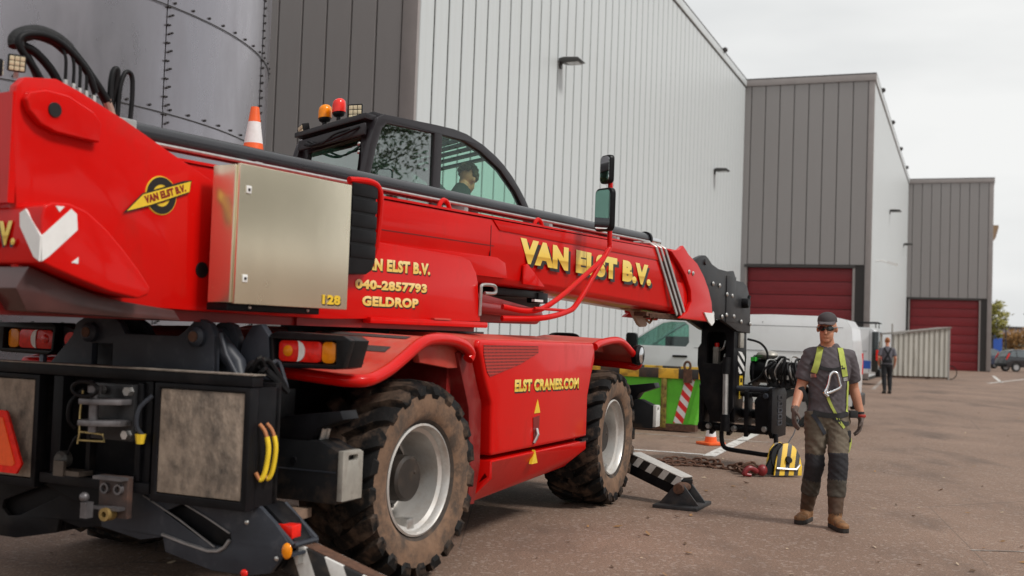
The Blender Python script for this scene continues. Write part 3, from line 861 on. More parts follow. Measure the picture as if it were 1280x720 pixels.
for side in (-1, 1):
    o = mudguard(side, 0, rear_path, 0.45)
    lip = [(-0.80, side * 0.45, 1.26), (-0.80, side * 0.8, 1.235), (-0.80, side * 1.08, 1.215), (-0.79, side * 1.18, 1.212), (-0.73, side * 1.235, 1.214)] + [(x, side * 1.24, z - 0.012) for x, z in rear_path[1:]] + [(0.53, side * 1.235, 1.32)]
    MB().tube(smooth_path(lip, 4), 0.036, n=12).build('fender_lip', RED, o, smooth=60)
    if side < 0:
        zf = lambda x: next((z0 + (z1 - z0) * (x - a) / (b - a) for (a, z0), (b, z1) in zip(rear_path, rear_path[1:]) if a <= x <= b), 1.3)
        for xc, ya, yb in ((-0.50, -1.06, -0.55), (-0.27, -1.10, -0.55), (-0.06, -1.12, -0.5)):
            st = MB(); xs = [xc - 0.035, xc, xc + 0.035]
            iy = lambda y, x: zf(x) + 0.02 * (abs(y) - 1.22) / (0.45 - 1.22)
            v = [(x, ya, iy(ya, x) + 0.004) for x in xs] + [(x, yb, iy(yb, x) + 0.004) for x in xs]
            st.add(v, [(0, 1, 4, 3), (1, 2, 5, 4)])
            st.build('anti_slip_strip', mat('anti_slip', (0.06, 0.04, 0.036), rough=0.95, var=0.3, vscale=60), o)
    o = mudguard(side, 0, front_path, 0.6)
    lip = [(x, side * 1.235, z - 0.012) for x, z in front_path] + [(4.25, side * 1.2, 1.22), (4.22, side * 1.1, 1.23), (4.22, side * 0.6, 1.26)]
    MB().tube(smooth_path(lip, 4), 0.034, n=12).build('fender_lip', RED, o, smooth=60)
    MB().box(-0.72, 0.5, side * 0.45 - 0.03, side * 0.45 + 0.03, 0.9, 1.26).box(3.0, 4.2, side * 0.6 - 0.03, side * 0.6 + 0.03, 0.9, 1.38).parts('inner_guard', BLACK, crane)
MB().prism([(-0.06, 1.43), (0.50, 1.40), (0.60, 1.26), (0.40, 1.26), (0.0, 1.30)], 'y', -1.17, -1.12).build('fender_skirt', RED_DUSTY, crane, bevel=0.01)

# ---------------------------------------------------------------- tail lamps
def tail_lamp(side):
    pts = [(-0.78, 1.445), (-0.82, 1.465), (-1.24, 1.455), (-1.29, 1.43), (-1.25, 1.285), (-1.20, 1.275), (-0.84, 1.27), (-0.79, 1.30)]
    if side > 0: pts = [(-y - 0.02, z) for y, z in pts][::-1]
    hole = [(-0.80, 1.425), (-1.20, 1.425), (-1.205, 1.30), (-0.81, 1.295)]
    if side > 0: hole = [(-y - 0.02, z) for y, z in hole][::-1]
    m = MB().plate(pts, [hole], 'x', -0.99, -0.94)
    m.prism(pts, 'x', -0.94, -0.80)
    o = m.build('tail_lamp', PLASTIC, crane, bevel=0.008)
    s = -1 if side < 0 else 1
    off = 0 if side < 0 else -0.02
    def pc(name, y0, y1, z0, z1, mt, x=-0.965, r=0.025):
        q = rrect(abs(y1 - y0), z1 - z0, min(r, abs(y1 - y0) / 2.1), 3, s * (y0 + y1) / 2 + off, (z0 + z1) / 2)
        MB().prism(q, 'x', x, -0.93).build(name, mt, o, bevel=0.004)
    pc('red_lens', 0.825, 1.095, 1.305, 1.418, LENS_RED)
    pc('amber_lens', 1.10, 1.185, 1.305, 1.418, LENS_OR)
    # crescent reversing lamp
    cr = []
    cy = s * 0.945 + off
    for i in range(13):
        a = -pi / 2 + pi * i / 12
        cr.append((cy - s * (-0.01) * 0 + s * cos(a) * 0.050, 1.362 + sin(a) * 0.056))
    for i in range(12, -1, -1):
        a = -pi / 2 + pi * i / 12
        cr.append((cy + s * cos(a) * 0.012, 1.362 + sin(a) * 0.056))
    MB().prism(cr, 'x', -0.972, -0.955).build('clear_lens', LENS_WH, o)
    cc = MB().lathe([(0.0001, -0.972), (0.018, -0.972), (0.03, -0.968), (0.03, -0.95), (0.0001, -0.95)], c=(0, s * 0.885 + off, 1.362), ax='x', n=16)
    cc.build('round_lens', LENS_OR if side < 0 else LENS_RED, o)
    y = s * 0.78 + off
    br = [(y, 1.45), (s * 0.60, 1.41), (s * 0.5, 1.34), (s * 0.5, 1.26), (y, 1.29)]
    MB().prism(br, 'x', -0.93, -0.86).build('lamp_arm', GREY_DARK, o, bevel=0.006)
tail_lamp(-1); tail_lamp(1)
MB().plate([(0.72, 1.31), (0.94, 1.31), (0.94, 1.20), (0.72, 1.20)], [[(0.75, 1.285), (0.91, 1.285), (0.91, 1.225), (0.75, 1.225)]], 'x', -0.93, -0.90).build('plate_holder', mat('blue_grey', (0.22, 0.26, 0.33), rough=0.5, var=0.1), crane)
MB().lathe([(0.0001, -0.02), (0.045, -0.02), (0.05, 0.02), (0.0001, 0.03)], c=(-1.08, 0.53, 1.37), ax='x', n=14).box(-1.1, -1.06, 0.5, 0.58, 1.27, 1.33).build('marker_lamp', LENS_RED, crane)

# ---------------------------------------------------------------- grey stabiliser gantry behind the rear axle
gp = [(0.58, 1.0), (0.60, 1.24), (0.50, 1.34), (0.445, 1.40), (0.42, 1.47), (0.36, 1.505), (0.30, 1.515), (0.16, 1.512), (0.10, 1.48), (0.06, 1.42), (-0.31, 1.42), (-0.36, 1.455), (-0.41, 1.50), (-0.46, 1.515), (-0.52, 1.495), (-0.555, 1.43), (-0.56, 1.0)]
hl = [(0.295, 1.36), (0.145, 1.36), (0.14, 1.24), (0.295, 1.24)]
MB().plate(gp, [hl], 'x', -1.17, -1.12).build('gantry_plate', GREY_DARK, crane, bevel=0.006)
gp2 = [(y - 0.01, z - 0.005) for y, z in gp]
MB().prism(gp2, 'x', -0.98, -0.93).build('gantry_plate', GREY_DARK, crane, bevel=0.006)
MB().prism([(-0.56, 1.20), (-0.60, 1.40), (-0.66, 1.49), (-0.72, 1.50), (-0.77, 1.44), (-0.80, 1.20)], 'x', -0.99, -0.94).build('gantry_cheek', GREY_DARK, crane, bevel=0.006)
MB().box(-1.13, -0.97, -0.55, 0.45, 1.05, 1.12).build('gantry_floor', BLACK, crane)
for y in (-0.45, 0.30):
    MB().lathe([(0.0001, -1.215), (0.035, -1.215), (0.055, -1.20), (0.055, -1.17), (0.055, -0.9), (0.0001, -0.9)], c=(0, y, 1.42), ax='x', n=20).build('pivot_pin', GREY_DARK, crane)
    MB().lathe([(0.0001, -1.222), (0.028, -1.222), (0.030, -1.20), (0.0001, -1.20)], c=(0, y, 1.42), ax='x', n=16).build('pin_end', RUST, crane)
MB().tube([(-1.06, -0.46, 1.42), (-1.06, -0.62, 1.28), (-1.06, -0.72, 0.95)], [0.06, 0.055, 0.05], n=14).build('tilt_cylinder', GREY_DARK, crane)
MB().tube([(-1.16, -0.585, 1.44), (-1.16, -0.63, 1.33), (-1.16, -0.71, 1.22)], 0.014).build('pressure_line', GREY_DARK, crane)
for i in range(9):
    rx = random.uniform(-0.1, 0.1)
    MB().tube(smooth_path([(-1.18 + rx * 0.5, -0.80, 1.16), (-1.18 + rx, -0.86 - 0.03 * i * 0.3, 1.30 + random.uniform(-0.05, 0.03)), (-1.12 + rx, -0.93, 1.27 + random.uniform(-0.03, 0.03)), (-1.1, -0.99, 1.15)], 5), 0.011 + 0.004 * (i % 2), n=7).build('hydraulic_hose', RUBBER if i % 3 else GREY_DARK, crane)

# ---------------------------------------------------------------- black rear frame with worn boards
XR = -1.42
f = MB()
f.box(XR, XR + 0.09, -1.0, 1.08, 1.185, 1.24)
for (y0, y1) in ((-1.0, -0.40), (0.40, 1.06)):
    f.plate([(y0, 0.57), (y1, 0.57), (y1, 1.18), (y0, 1.18)], [[(y0 + 0.035, 0.615), (y1 - 0.035, 0.615), (y1 - 0.035, 1.155), (y0 + 0.035, 1.155)]], 'x', XR - 0.012, XR + 0.06)
    f.box(XR + 0.06, XR + 0.24, y0, y0 + 0.03, 0.58, 1.18); f.box(XR + 0.06, XR + 0.24, y1 - 0.03, y1, 0.58, 1.18)
f.box(XR + 0.02, XR + 0.10, 0.26, 0.33, 0.60, 1.18); f.box(XR + 0.02, XR + 0.10, -0.36, -0.31, 0.60, 1.18)
f.box(XR - 0.0, XR + 0.05, -0.31, -0.275, 0.66, 1.17); f.box(XR, XR + 0.05, 0.03, 0.06, 0.66, 1.17)
f.box(XR + 0.20, XR + 0.25, -1.0, 1.06, 0.58, 1.2)
f.box(XR, XR + 0.2, -0.38, 0.38, 0.60, 0.655)
f.build('rear_frame', BLACK, crane, bevel=0.005)
MB().box(XR - 0.004, XR + 0.095, -1.01, 1.085, 1.241, 1.247).build('frame_edge', mat('worn_edge', (0.30, 0.26, 0.22), rough=0.6, metal=0.3, var=0.5, vscale=12), crane)
for (y0, y1) in ((-0.965, -0.435), (0.435, 1.02)):
    MB().box(XR - 0.008, XR + 0.02, y0, y1, 0.618, 1.152).build('worn_board', WOOD, crane, bevel=0.012)
MB().box(XR + 0.02, XR + 0.05, -0.36, -0.03, 0.86, 1.165).build('hitch_plate', mat('hitch_black', (0.03, 0.03, 0.032), rough=0.45, metal=0.4, var=0.4, vscale=14), crane, bevel=0.004) if False else None
hp = MB().box(XR - 0.02, XR + 0.02, -0.275, 0.01, 0.865, 1.16).build('hitch_plate', mat('hitch_black', (0.03, 0.03, 0.032), rough=0.4, metal=0.4, var=0.4, vscale=14), crane, bevel=0.004)
for y in (-0.245, -0.06):
    for z in (0.90, 1.125):
        if (y, z) == (-0.06, 0.90): continue
        MB().lathe([(0.0001, -0.035), (0.024, -0.035), (0.026, 0), (0.0001, 0.0)], c=(XR - 0.018, y, z), ax='x', n=6).build('bolt_head', STEEL, hp)
WORN = mat('worn_cast', (0.16, 0.15, 0.155), rough=0.45, metal=0.6, var=0.4, vscale=10)
MB().prism([(XR - 0.02, -0.03), (XR - 0.02, -0.26), (XR - 0.09, -0.25), (XR - 0.18, -0.14), (XR - 0.19, -0.06), (XR - 0.14, -0.02)], 'z', 1.055, 1.085).build('upper_jaw', WORN, hp, bevel=0.006)
MB().prism([(XR - 0.02, -0.03), (XR - 0.02, -0.26), (XR - 0.09, -0.25), (XR - 0.18, -0.14), (XR - 0.19, -0.06), (XR - 0.14, -0.02)], 'z', 0.945, 0.975).build('lower_jaw', WORN, hp, bevel=0.006)
MB().lathe([(0.024, 0.91), (0.024, 1.11), (0.036, 1.115), (0.036, 1.15), (0.0001, 1.15)], c=(XR - 0.12, -0.10, 0), ax='z', n=14).build('hitch_pin', WORN, hp)
ring = [(XR - 0.10 + 0.0 * cos(a), -0.09 + 0.085 * cos(a), 1.135 + 0.038 * sin(a)) for a in [2 * pi * i / 20 for i in range(20)]]
MB().tube([(x - 0.08, y, z) for x, y, z in ring], 0.011, n=8, closed=True).build('pin_ring', BLACK, hp)
BRASS = mat('brass_chain', (0.45, 0.36, 0.16), rough=0.4, metal=0.8, var=0.3, vscale=30)
MB().tube(smooth_path([(XR - 0.1, -0.0, 1.12), (XR - 0.1, 0.012, 1.0), (XR - 0.1, 0.01, 0.90), (XR - 0.1, 0.02, 0.84)], 5), 0.006, n=6).build('safety_chain', BRASS, hp)
MB().tube([(XR - 0.1, 0.01, 0.86), (XR - 0.1, -0.16, 0.865), (XR - 0.1, -0.15, 0.90), (XR - 0.1, 0.01, 0.905)], 0.006, n=6, closed=True).build('linch_pin', BRASS, hp)
for (yy, zz, mt) in ((0.13, 1.0, BLACK), (-0.335, 0.99, GREY_DARK)):
    MB().tube(smooth_path([(XR - 0.01, yy - 0.05, zz + 0.12), (XR - 0.05, yy, zz + 0.05), (XR - 0.05, yy + 0.01, zz - 0.04), (XR - 0.02, yy - 0.01, zz - 0.09)], 5), 0.012, n=8).build('safety_loop', mt, crane)
MB().lathe([(0.0001, XR - 0.06), (0.03, XR - 0.06), (0.045, XR - 0.04), (0.045, XR), (0.0001, XR)], c=(0, 0.19, 0.74), ax='x', n=12).build('trailer_socket', mat('socket_grey', (0.05, 0.045, 0.04), rough=0.5, var=0.2), crane)
MB().tube(smooth_path([(XR - 0.02, 0.17, 0.75), (XR - 0.06, 0.08, 0.86), (XR - 0.02, 0.03, 0.90)], 5), 0.006, n=6).build('socket_cable', RUBBER, crane)
MB().box(XR - 0.08, XR + 0.02, 0.02, 0.17, 0.665, 0.69).box(XR - 0.09, XR - 0.07, 0.12, 0.19, 0.66, 0.74).build('step_bracket', mat('bare_edge', (0.10, 0.08, 0.065), rough=0.5, metal=0.5, var=0.3), crane)
MB().lathe([(0.0001, 0), (0.02, 0), (0.028, 0.05), (0.0001, 0.05)], c=(XR - 0.03, -0.335, 0.86), ax='z', n=8).build('yellow_cap', YELLOW, crane)
tb = MB().box(XR - 0.05, XR - 0.01, -0.285, -0.095, 0.47, 0.685).build('tow_bracket', mat('tow_rust', (0.055, 0.035, 0.03), rough=0.6, var=0.4, vscale=12, dirt=(0.16, 0.07, 0.04), dirt_amt=0.6, dirt_scale=9), crane, bevel=0.004)
MB().box(XR - 0.10, XR - 0.012, -0.285, -0.095, 0.668, 0.684).build('bracket_edge', WORN, tb)
MB().box(XR - 0.10, XR - 0.012, -0.275, -0.10, 0.515, 0.53).build('bracket_edge', WORN, tb)
for y in (-0.235, -0.145): MB().lathe([(0.018, XR - 0.07), (0.028, XR - 0.07), (0.028, XR - 0.05), (0.018, XR - 0.05)], c=(0, y, 0.62), ax='x', n=12, closed=True).build('bolt_eye', WORN, tb)
MB().ball((XR - 0.13, -0.075, 0.575), 0.026).box(XR - 0.15, XR - 0.10, -0.11, -0.07, 0.47, 0.55).build('tow_ball', WORN, tb)
MB().lathe([(0.016, XR - 0.12), (0.034, XR - 0.12), (0.034, XR - 0.06), (0.016, XR - 0.06)], c=(0, -0.20, 0.495), ax='x', n=14, closed=True).build('lower_eye', mat('ochre_grease', (0.30, 0.20, 0.07), rough=0.5, metal=0.5, var=0.4), tb)
# orange slow-vehicle plate at the left of the frame
sm = MB().prism([(0.70, 0.98), (0.57, 0.98), (0.555, 0.97), (0.43, 0.70), (0.465, 0.645), (0.88, 0.645), (0.92, 0.70), (0.79, 0.97)], 'x', -1.50, -1.485).build('slow_vehicle_plate', LENS_RED, crane)
MB().prism([(0.68, 0.94), (0.58, 0.94), (0.475, 0.70), (0.49, 0.685), (0.86, 0.685), (0.88, 0.70)], 'x', -1.505, -1.495).build('reflector_field', REFL_OR, sm)

# yellow wrapped hoses at the right end of the frame
for k in range(2):
    o = k * 0.06
    pts = [(-1.36 + o, -1.01, 1.0), (-1.35 + o, -1.04, 0.96), (-1.345 + o, -1.06, 0.88), (-1.35 + o, -1.05, 0.77), (-1.36 + o, -1.03, 0.725), (-1.375 + o, -1.01, 0.76)]
    sp = smooth_path(pts, 6)
    MB().tube(sp[:9], 0.010, n=8).tube(sp[24:], 0.010, n=8).build('hose_end', mat('orange_hose', (0.42, 0.16, 0.06), rough=0.5, var=0.2), crane)
    MB().tube(sp[8:26], 0.013, n=9).build('yellow_hose', mat('yellow_hose', (0.80, 0.55, 0.02), rough=0.45, var=0.15), crane)

# ---------------------------------------------------------------- rear stabilisers
def rear_leg(side):
    def S(p): return [(side * -y, z) for y, z in p]
    outer = [(0.05, 0.63), (-0.62, 0.60), (-1.0, 0.585), (-1.10, 0.51), (-1.185, 0.42), (-1.175, 0.38), (-1.08, 0.26), (-0.95, 0.235), (-0.72, 0.235), (-0.42, 0.295), (-0.40, 0.37), (-0.25, 0.34), (0.02, 0.38)]
    slot = [(-0.52, 0.555), (-0.83, 0.44), (-0.84, 0.395), (-0.79, 0.355), (-0.70, 0.365), (-0.40, 0.50)]
    x0 = -1.32 if side < 0 else -1.24
    q = MB().plate([(-side * y, z) for y, z in outer], [[(-side * y, z) for y, z in slot]], 'x', x0, x0 + 0.03)
    o = q.build('stabiliser_leg', GREY_DARK if side < 0 else BLACK, crane, bevel=0.004)
    MB().prism([(-side * y, z) for y, z in outer], 'x', x0 + 0.06, x0 + 0.22).build('leg_box', BLACK, o, bevel=0.01)
    rim = MB()
    edge = [(-0.40, 0.385), (-0.55, 0.355), (-0.70, 0.332), (-0.76, 0.338), (-0.80, 0.36), (-0.83, 0.40)]
    rim.tube([(x0 - 0.004, -side * y, z) for y, z in edge], 0.010, n=6)
    rim.tube([(x0 - 0.004, -side * y, z) for y, z in ((-0.26, 0.575), (-0.50, 0.475), (-0.74, 0.355))], 0.005, n=6)
    rim.tube([(x0 - 0.004, -side * y, z) for y, z in ((-0.52, 0.56), (-0.68, 0.50), (-0.83, 0.435))], 0.005, n=6)
    if side < 0: rim.build('worn_rim', mat('worn_rim', (0.34, 0.33, 0.33), rough=0.45, metal=0.6, var=0.3), o)
    # inner leg with warning stripes, and its foot
    a = Vector((x0 + 0.17, -side * -1.02, 0.36)); b = Vector((x0 + 0.17, -side * -1.78, 0.14))
    MB().beam(a, b, 0.13, 0.16).build('inner_leg', STRIPE_BW, o, bevel=0.006)
    MB().beam(a + Vector((0, 0, 0.084)), b + Vector((0, 0, 0.084)), 0.10, 0.006).build('leg_top', RUST, o)
    y = -side * -1.80
    MB().prism([(y - 0.22, 0.0), (y + 0.22, 0.0), (y + 0.22, 0.03), (y + 0.05, 0.16), (y - 0.05, 0.16), (y - 0.22, 0.03)], 'x', x0, x0 + 0.34).build('foot', BLACK, o, bevel=0.006)
    lb = MB().box(x0 - 0.01, x0 + 0.22, min(-side * -1.14, -side * -1.22), max(-side * -1.14, -side * -1.22), 0.36, 0.375)
    lb.tube([(x0 + 0.22, -side * -1.0, 0.57), (x0 + 0.22, -side * -1.2, 0.41)], 0.018, n=8).tube([(x0 + 0.02, -side * -1.0, 0.57), (x0 + 0.02, -side * -1.2, 0.41)], 0.014, n=8)
    lb.tube([(x0 + 0.02, -side * -1.2, 0.41), (x0 + 0.22, -side * -1.2, 0.41), (x0 + 0.22, -side * -1.19, 0.33)], 0.016, n=8)
    lb.build('lamp_guard', GREY_DARK, o)
    MB().box(x0 + 0.05, x0 + 0.13, min(-side * -1.05, -side * -1.17), max(-side * -1.05, -side * -1.17), 0.43, 0.50).build('marker_light', LENS_RED, o, bevel=0.008)
    MB().ball((x0 - 0.01, -side * -1.185, 0.385), (0.015, 0.03, 0.04)).build('side_reflector', LENS_OR, o)
    MB().box(x0 + 0.06, x0 + 0.19, min(-side * -1.19, -side * -1.205), max(-side * -1.19, -side * -1.205), 0.31, 0.395).build('end_plate', STEEL, o)
    MB().ball((x0 - 0.004, -side * -0.93, 0.245), (0.01, 0.022, 0.02)).build('red_stud', LENS_RED, o)
    for (yy, zz) in ((-1.12, 0.34), (-0.93, 0.50)):
        MB().ball((x0 - 0.002, -side * yy, zz), (0.008, 0.013, 0.013)).build('stud', STEEL, o)
STRIPE_BW = stripe_mat('black_white_stripes', (0.72, 0.71, 0.68), (0.014, 0.014, 0.015), axis=(0.12, 1.0, -0.45), freq=5.2, dirt=(0.18, 0.13, 0.09), dirt_amt=0.6)
rear_leg(-1); rear_leg(1)

def outrigger(x0, x1, side, z0, z1, plate_mat, ext=0.0):
    y0, y1 = side * 0.55, side * (1.2 + ext)
    pr = [(y0, z0), (y1, z0), (y1, z1 - 0.05), (side * (1.08 + ext), z1), (y0, z1)]
    o = MB().prism(pr, 'x', x0, x1).build('outrigger_beam', mat('dusty_black', (0.011, 0.0115, 0.013), rough=0.5, spec=0.2, var=0.3, vscale=5, dirt=(0.11, 0.07, 0.045), dirt_amt=0.6, dirt_scale=2.6, dirt_lo=0.52, dirt_hi=0.72), crane, bevel=0.012)
    MB().plate([(x0 - 0.005, z0 + 0.02), (x1 + 0.005, z0 + 0.02), (x1 + 0.005, z1 - 0.06), (x1 - 0.03, z1 - 0.045), (x0 - 0.005, z1 - 0.045)], [rrect((x1 - x0) * 0.5, 0.03, 0.01, 3, (x0 + x1) / 2, z1 - 0.085)], 'y', side * (1.203 + ext), side * (1.235 + ext)).build('end_plate', plate_mat, o, bevel=0.006)
    MB().prism([(side * (y_ + ext), z_) for y_, z_ in ((0.74, z1), (0.76, z1 + 0.06), (0.86, z1 + 0.12), (1.20, z1 + 0.165), (1.22, z1 + 0.12), (1.06, z1 + 0.06), (1.02, z1))], 'x', x0 + 0.0, x0 + 0.16).build('guard_fin', BLACK, o, bevel=0.004)
    for k in range(2):
        MB().tube([(x0 + 0.07 + 0.04 * k, side * 1.03, z1 - 0.06), (x0 + 0.07 + 0.04 * k, side * 1.06, z1 + 0.06)], 0.016, n=8).build('hose_fitting', STEEL, o)
    MB().lathe([(0.0001, x0 - 0.008), (0.02, x0 - 0.008), (0.022, x0 + 0.01), (0.0001, x0 + 0.01)], c=(0, side * 0.92, (z0 + z1) / 2 + 0.05), ax='x', n=12).build('plug', BLACK, o)
    MB().box(x0 - 0.004, x0 + 0.01, min(side * 0.56, side * 1.19), max(side * 0.56, side * 1.19), z0 + 0.165, z0 + 0.172).build('weld_seam', GREY_DARK, o)
ENDPL = mat('pale_end_plate', (0.36, 0.34, 0.30), rough=0.45, metal=0.3, var=0.2, vscale=8, dirt=(0.14, 0.11, 0.09), dirt_amt=0.6, dirt_scale=9)
ENDPW = mat('white_end_plate', (0.62, 0.61, 0.58), rough=0.45, var=0.1, vscale=8, dirt=(0.3, 0.27, 0.24), dirt_amt=0.5, dirt_scale=9)
outrigger(-0.92, -0.73, -1, 0.56, 0.89, ENDPL); outrigger(-0.92, -0.73, 1, 0.56, 0.89, ENDPL)
outrigger(4.30, 4.42, -1, 0.64, 0.91, ENDPW, 0.17); outrigger(4.30, 4.42, 1, 0.64, 0.91, ENDPW, 0.17)
MB().beam((-0.98, -0.55, 0.50), (-0.95, -1.02, 0.50), 0.16, 0.05).build('mud_plate', mat('mud_plate', (0.20, 0.13, 0.09), rough=0.9, var=0.4, vscale=9), crane)

def front_leg(side):
    a = Vector((4.42, side * 0.75, 0.44)); b = Vector((3.97, side * 1.80, 0.15))
    o = MB().beam(a, b, 0.15, 0.17).build('stabiliser_leg', BLACK, crane, bevel=0.006)
    t = (b - a).normalized()
    s = a + t * 0.52; e = b - t * 0.02
    u = Vector((0, 0, 1)) - t * t.z; u.normalize()
    MB().beam(s + u * 0.055 , e + u * 0.055, 0.158, 0.09).build('striped_sleeve', STRIPE_BW2, o)
    MB().beam(s + u * 0.104, e + u * 0.104, 0.16, 0.008).build('sleeve_top', mat('pale_edge', (0.52, 0.50, 0.47), rough=0.5, metal=0.2, var=0.2), o)
    c0 = Vector((3.93, side * 1.78, 0.0))
    fp = MB().box(c0.x - 0.27, c0.x + 0.27, c0.y - 0.20, c0.y + 0.20, 0.0, 0.03)
    fp.prism([(c0.y - 0.18, 0.03), (c0.y + 0.18, 0.03), (c0.y + 0.04, 0.20), (c0.y - 0.04, 0.20)], 'x', c0.x - 0.13, c0.x - 0.10)
    fp.prism([(c0.y - 0.18, 0.03), (c0.y + 0.18, 0.03), (c0.y + 0.04, 0.20), (c0.y - 0.04, 0.20)], 'x', c0.x + 0.12, c0.x + 0.15)
    fp.build('foot', mat('foot_grey', (0.035, 0.035, 0.037), rough=0.55, metal=0.3, var=0.4, vscale=9, dirt=(0.15, 0.11, 0.09), dirt_amt=0.5, dirt_scale=7), o, bevel=0.005)
    MB().lathe([(0.0001, -0.17), (0.045, -0.17), (0.05, -0.15), (0.05, 0.19), (0.0001, 0.19)], c=(c0.x, c0.y, 0.17), ax='x', n=16).build('foot_pin', RUST, o)
STRIPE_BW2 = stripe_mat('black_white_stripes_fine', (0.72, 0.71, 0.68), (0.014, 0.014, 0.015), axis=(-0.2, 1.0, 0.75), freq=6.3, dirt=(0.18, 0.13, 0.09), dirt_amt=0.4, duty=0.45)
front_leg(-1); front_leg(1)
# round mirror and hoops on the front deck
rmo = MB().lathe([(0.001, -0.02), (0.085, -0.03), (0.098, 0.0), (0.085, 0.05), (0.001, 0.07)], c=(0, 0, 0), ax='y', n=24).build('round_mirror', PLASTIC, crane); rmo.location = (4.12, -1.27, 1.335)
MB().lathe([(0.0001, -0.035), (0.06, -0.034), (0.078, -0.028)], ax='y', n=24).build('mirror_face', CHROME, rmo)
for k, (xx, yy) in enumerate(((4.3, -0.45), (4.5, -0.35))):
    MB().tube(smooth_path([(xx, yy + 0.14, 1.40), (xx, yy + 0.13, 1.49), (xx, yy, 1.505), (xx, yy - 0.13, 1.49), (xx, yy - 0.16, 1.40)], 5), 0.018, n=8).build('grab_hoop', BLACK, crane)
# ---------------------------------------------------------------- turret (frame T)
MB().lathe([(0.78, 1.36), (0.78, 1.50), (0.70, 1.50), (0.70, 1.36)], ax='z', n=40, closed=True).build('slewing_ring', mat('ring_dark', (0.03, 0.028, 0.028), rough=0.5, metal=0.4, var=0.3), crane, T)
tb = MB()
tb.box(-1.9, -0.02, -0.86, 0.9, 1.50, 1.60)
tb.box(-1.6, -0.02, -0.82, -0.73, 1.60, 2.0)
tb.box(-3.85, -1.5, -0.84, 0.85, 1.50, 1.58)
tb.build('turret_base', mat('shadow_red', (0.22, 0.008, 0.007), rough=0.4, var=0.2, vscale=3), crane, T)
plate_pts = [(-3.83, 2.40), (-3.82, 2.53), (-3.78, 2.575), (-3.62, 2.60), (-3.50, 2.57), (-3.23, 2.48), (-2.95, 2.37), (-2.65, 2.26), (-2.2, 2.17), (-1.70, 2.09), (-1.28, 2.055), (-0.28, 2.035), (-0.16, 2.01), (-0.08, 1.93), (-0.05, 1.86), (0.0, 1.575), (-1.2, 1.56), (-1.67, 1.545), (-2.6, 1.555), (-3.05, 1.565), (-3.5, 1.60), (-3.76, 1.64)]
MB().prism(plate_pts, 'y', -0.90, -0.845).build('turret_side_plate', RED, crane, T, bevel=0.008)
MB().prism(plate_pts, 'y', 0.03, 0.085).build('turret_side_plate', RED, crane, T, bevel=0.008)
MB().box(-1.30, 0.06, -0.93, -0.86, 1.53, 1.572).build('turret_flange', RED, crane, T, bevel=0.012)
MB().box(-0.62, -0.42, -0.935, -0.9, 1.573, 1.585).build('flange_tab', RED_DUSTY, crane, T)
MB().box(-3.835, -3.80, -0.898, 0.05, 2.0, 2.50).build('rear_closing_plate', RED, crane, T)
# pivot boss with its pin
bs = MB().prism([(-3.78, 2.505), (-3.80, 2.47), (-3.78, 2.42), (-3.72, 2.37), (-3.64, 2.345), (-3.40, 2.335), (-3.395, 2.43), (-3.44, 2.475), (-3.58, 2.525), (-3.70, 2.53)], 'y', -0.945, -0.90).build('pivot_boss', RED, crane, T, bevel=0.012, segs=3)
MB().lathe([(0.0001, -0.952), (0.034, -0.952), (0.036, -0.93), (0.0001, -0.93)], c=(-3.655, 0, 2.445), ax='y', n=20).build('pivot_pin', BLACKP, bs, T)
MB().lathe([(0.0001, -0.905), (0.042, -0.905), (0.045, -0.89), (0.0001, -0.89)], c=(-2.69, 0, 1.775), ax='y', n=20).build('plate_hole', BLACKP, crane, T)
# emblem
em = MB().lathe([(0.0001, -0.9045), (0.098, -0.9045), (0.10, -0.90), (0.0001, -0.90)], c=(-2.985, 0, 2.135), ax='y', n=36).build('emblem', YELLOW, crane, T)
def ering(r0, r1, yy, mt, nm):
    MB().lathe([(r0, yy), (r1, yy), (r1, yy + 0.003), (r0, yy + 0.003)], c=(-2.985, 0, 2.135), ax='y', n=36, closed=True).build(nm, mt, em, T)
ering(0.056, 0.094, -0.9065, BLACKP, 'emblem_ring'); ering(0.0001, 0.025, -0.9065, BLACKP, 'emblem_ring')
ering(0.025, 0.038, -0.9060, mat('emblem_red', (0.45, 0.02, 0.015), rough=0.4, var=0.1), 'emblem_ring')
e0, e1 = Vector((-3.19, -0.91, 2.065)), Vector((-2.82, -0.91, 2.20))
eu = (e1 - e0).normalized(); ev = Vector((-eu.z, 0, eu.x))
def EP(s, t): q = e0 + eu * s + ev * t; return (q.x, q.z)
Lb = (e1 - e0).length
MB().prism([EP(-0.04, -0.032), EP(0.13, -0.038), EP(Lb, -0.032), EP(Lb + 0.035, 0.028), EP(Lb - 0.02, 0.036), EP(0.10, 0.034)][::-1], 'y', -0.912, -0.907).build('emblem_border', BLACKP, em, T)
MB().prism([EP(-0.02, -0.027), EP(0.13, -0.032), EP(Lb, -0.026), EP(Lb + 0.025, 0.024), EP(0.10, 0.028)][::-1], 'y', -0.914, -0.910).build('emblem_banner', YELLOW, em, T)
q = e0 + eu * 0.10 + ev * -0.020
text_mesh('VAN ELST B.V.', (q.x, -0.9145, q.z), eu, ev, Lb - 0.12, 0.040, 0.06, 0.001).parts('letter', mat('dark_red_print', (0.22, 0.008, 0.008), rough=0.4, var=0.1), em, xf=T)
# turret lettering
for body, x0, z0, w, h, mt in (('VAN ELST B.V.', -1.415, 1.866, 0.765, 0.080, GOLD_PALE), ('040-2857793', -1.435, 1.742, 0.755, 0.062, GOLD_PALE), ('GELDROP', -1.36, 1.638, 0.59, 0.064, GOLD_PALE)):
    lettering(body, (x0, -0.9005, z0), (1, 0, 0.01), (0, 0, 1), w, h, crane, mt, BLACKP, bold=0.055, off=(0.010, -0.009), xf=T)
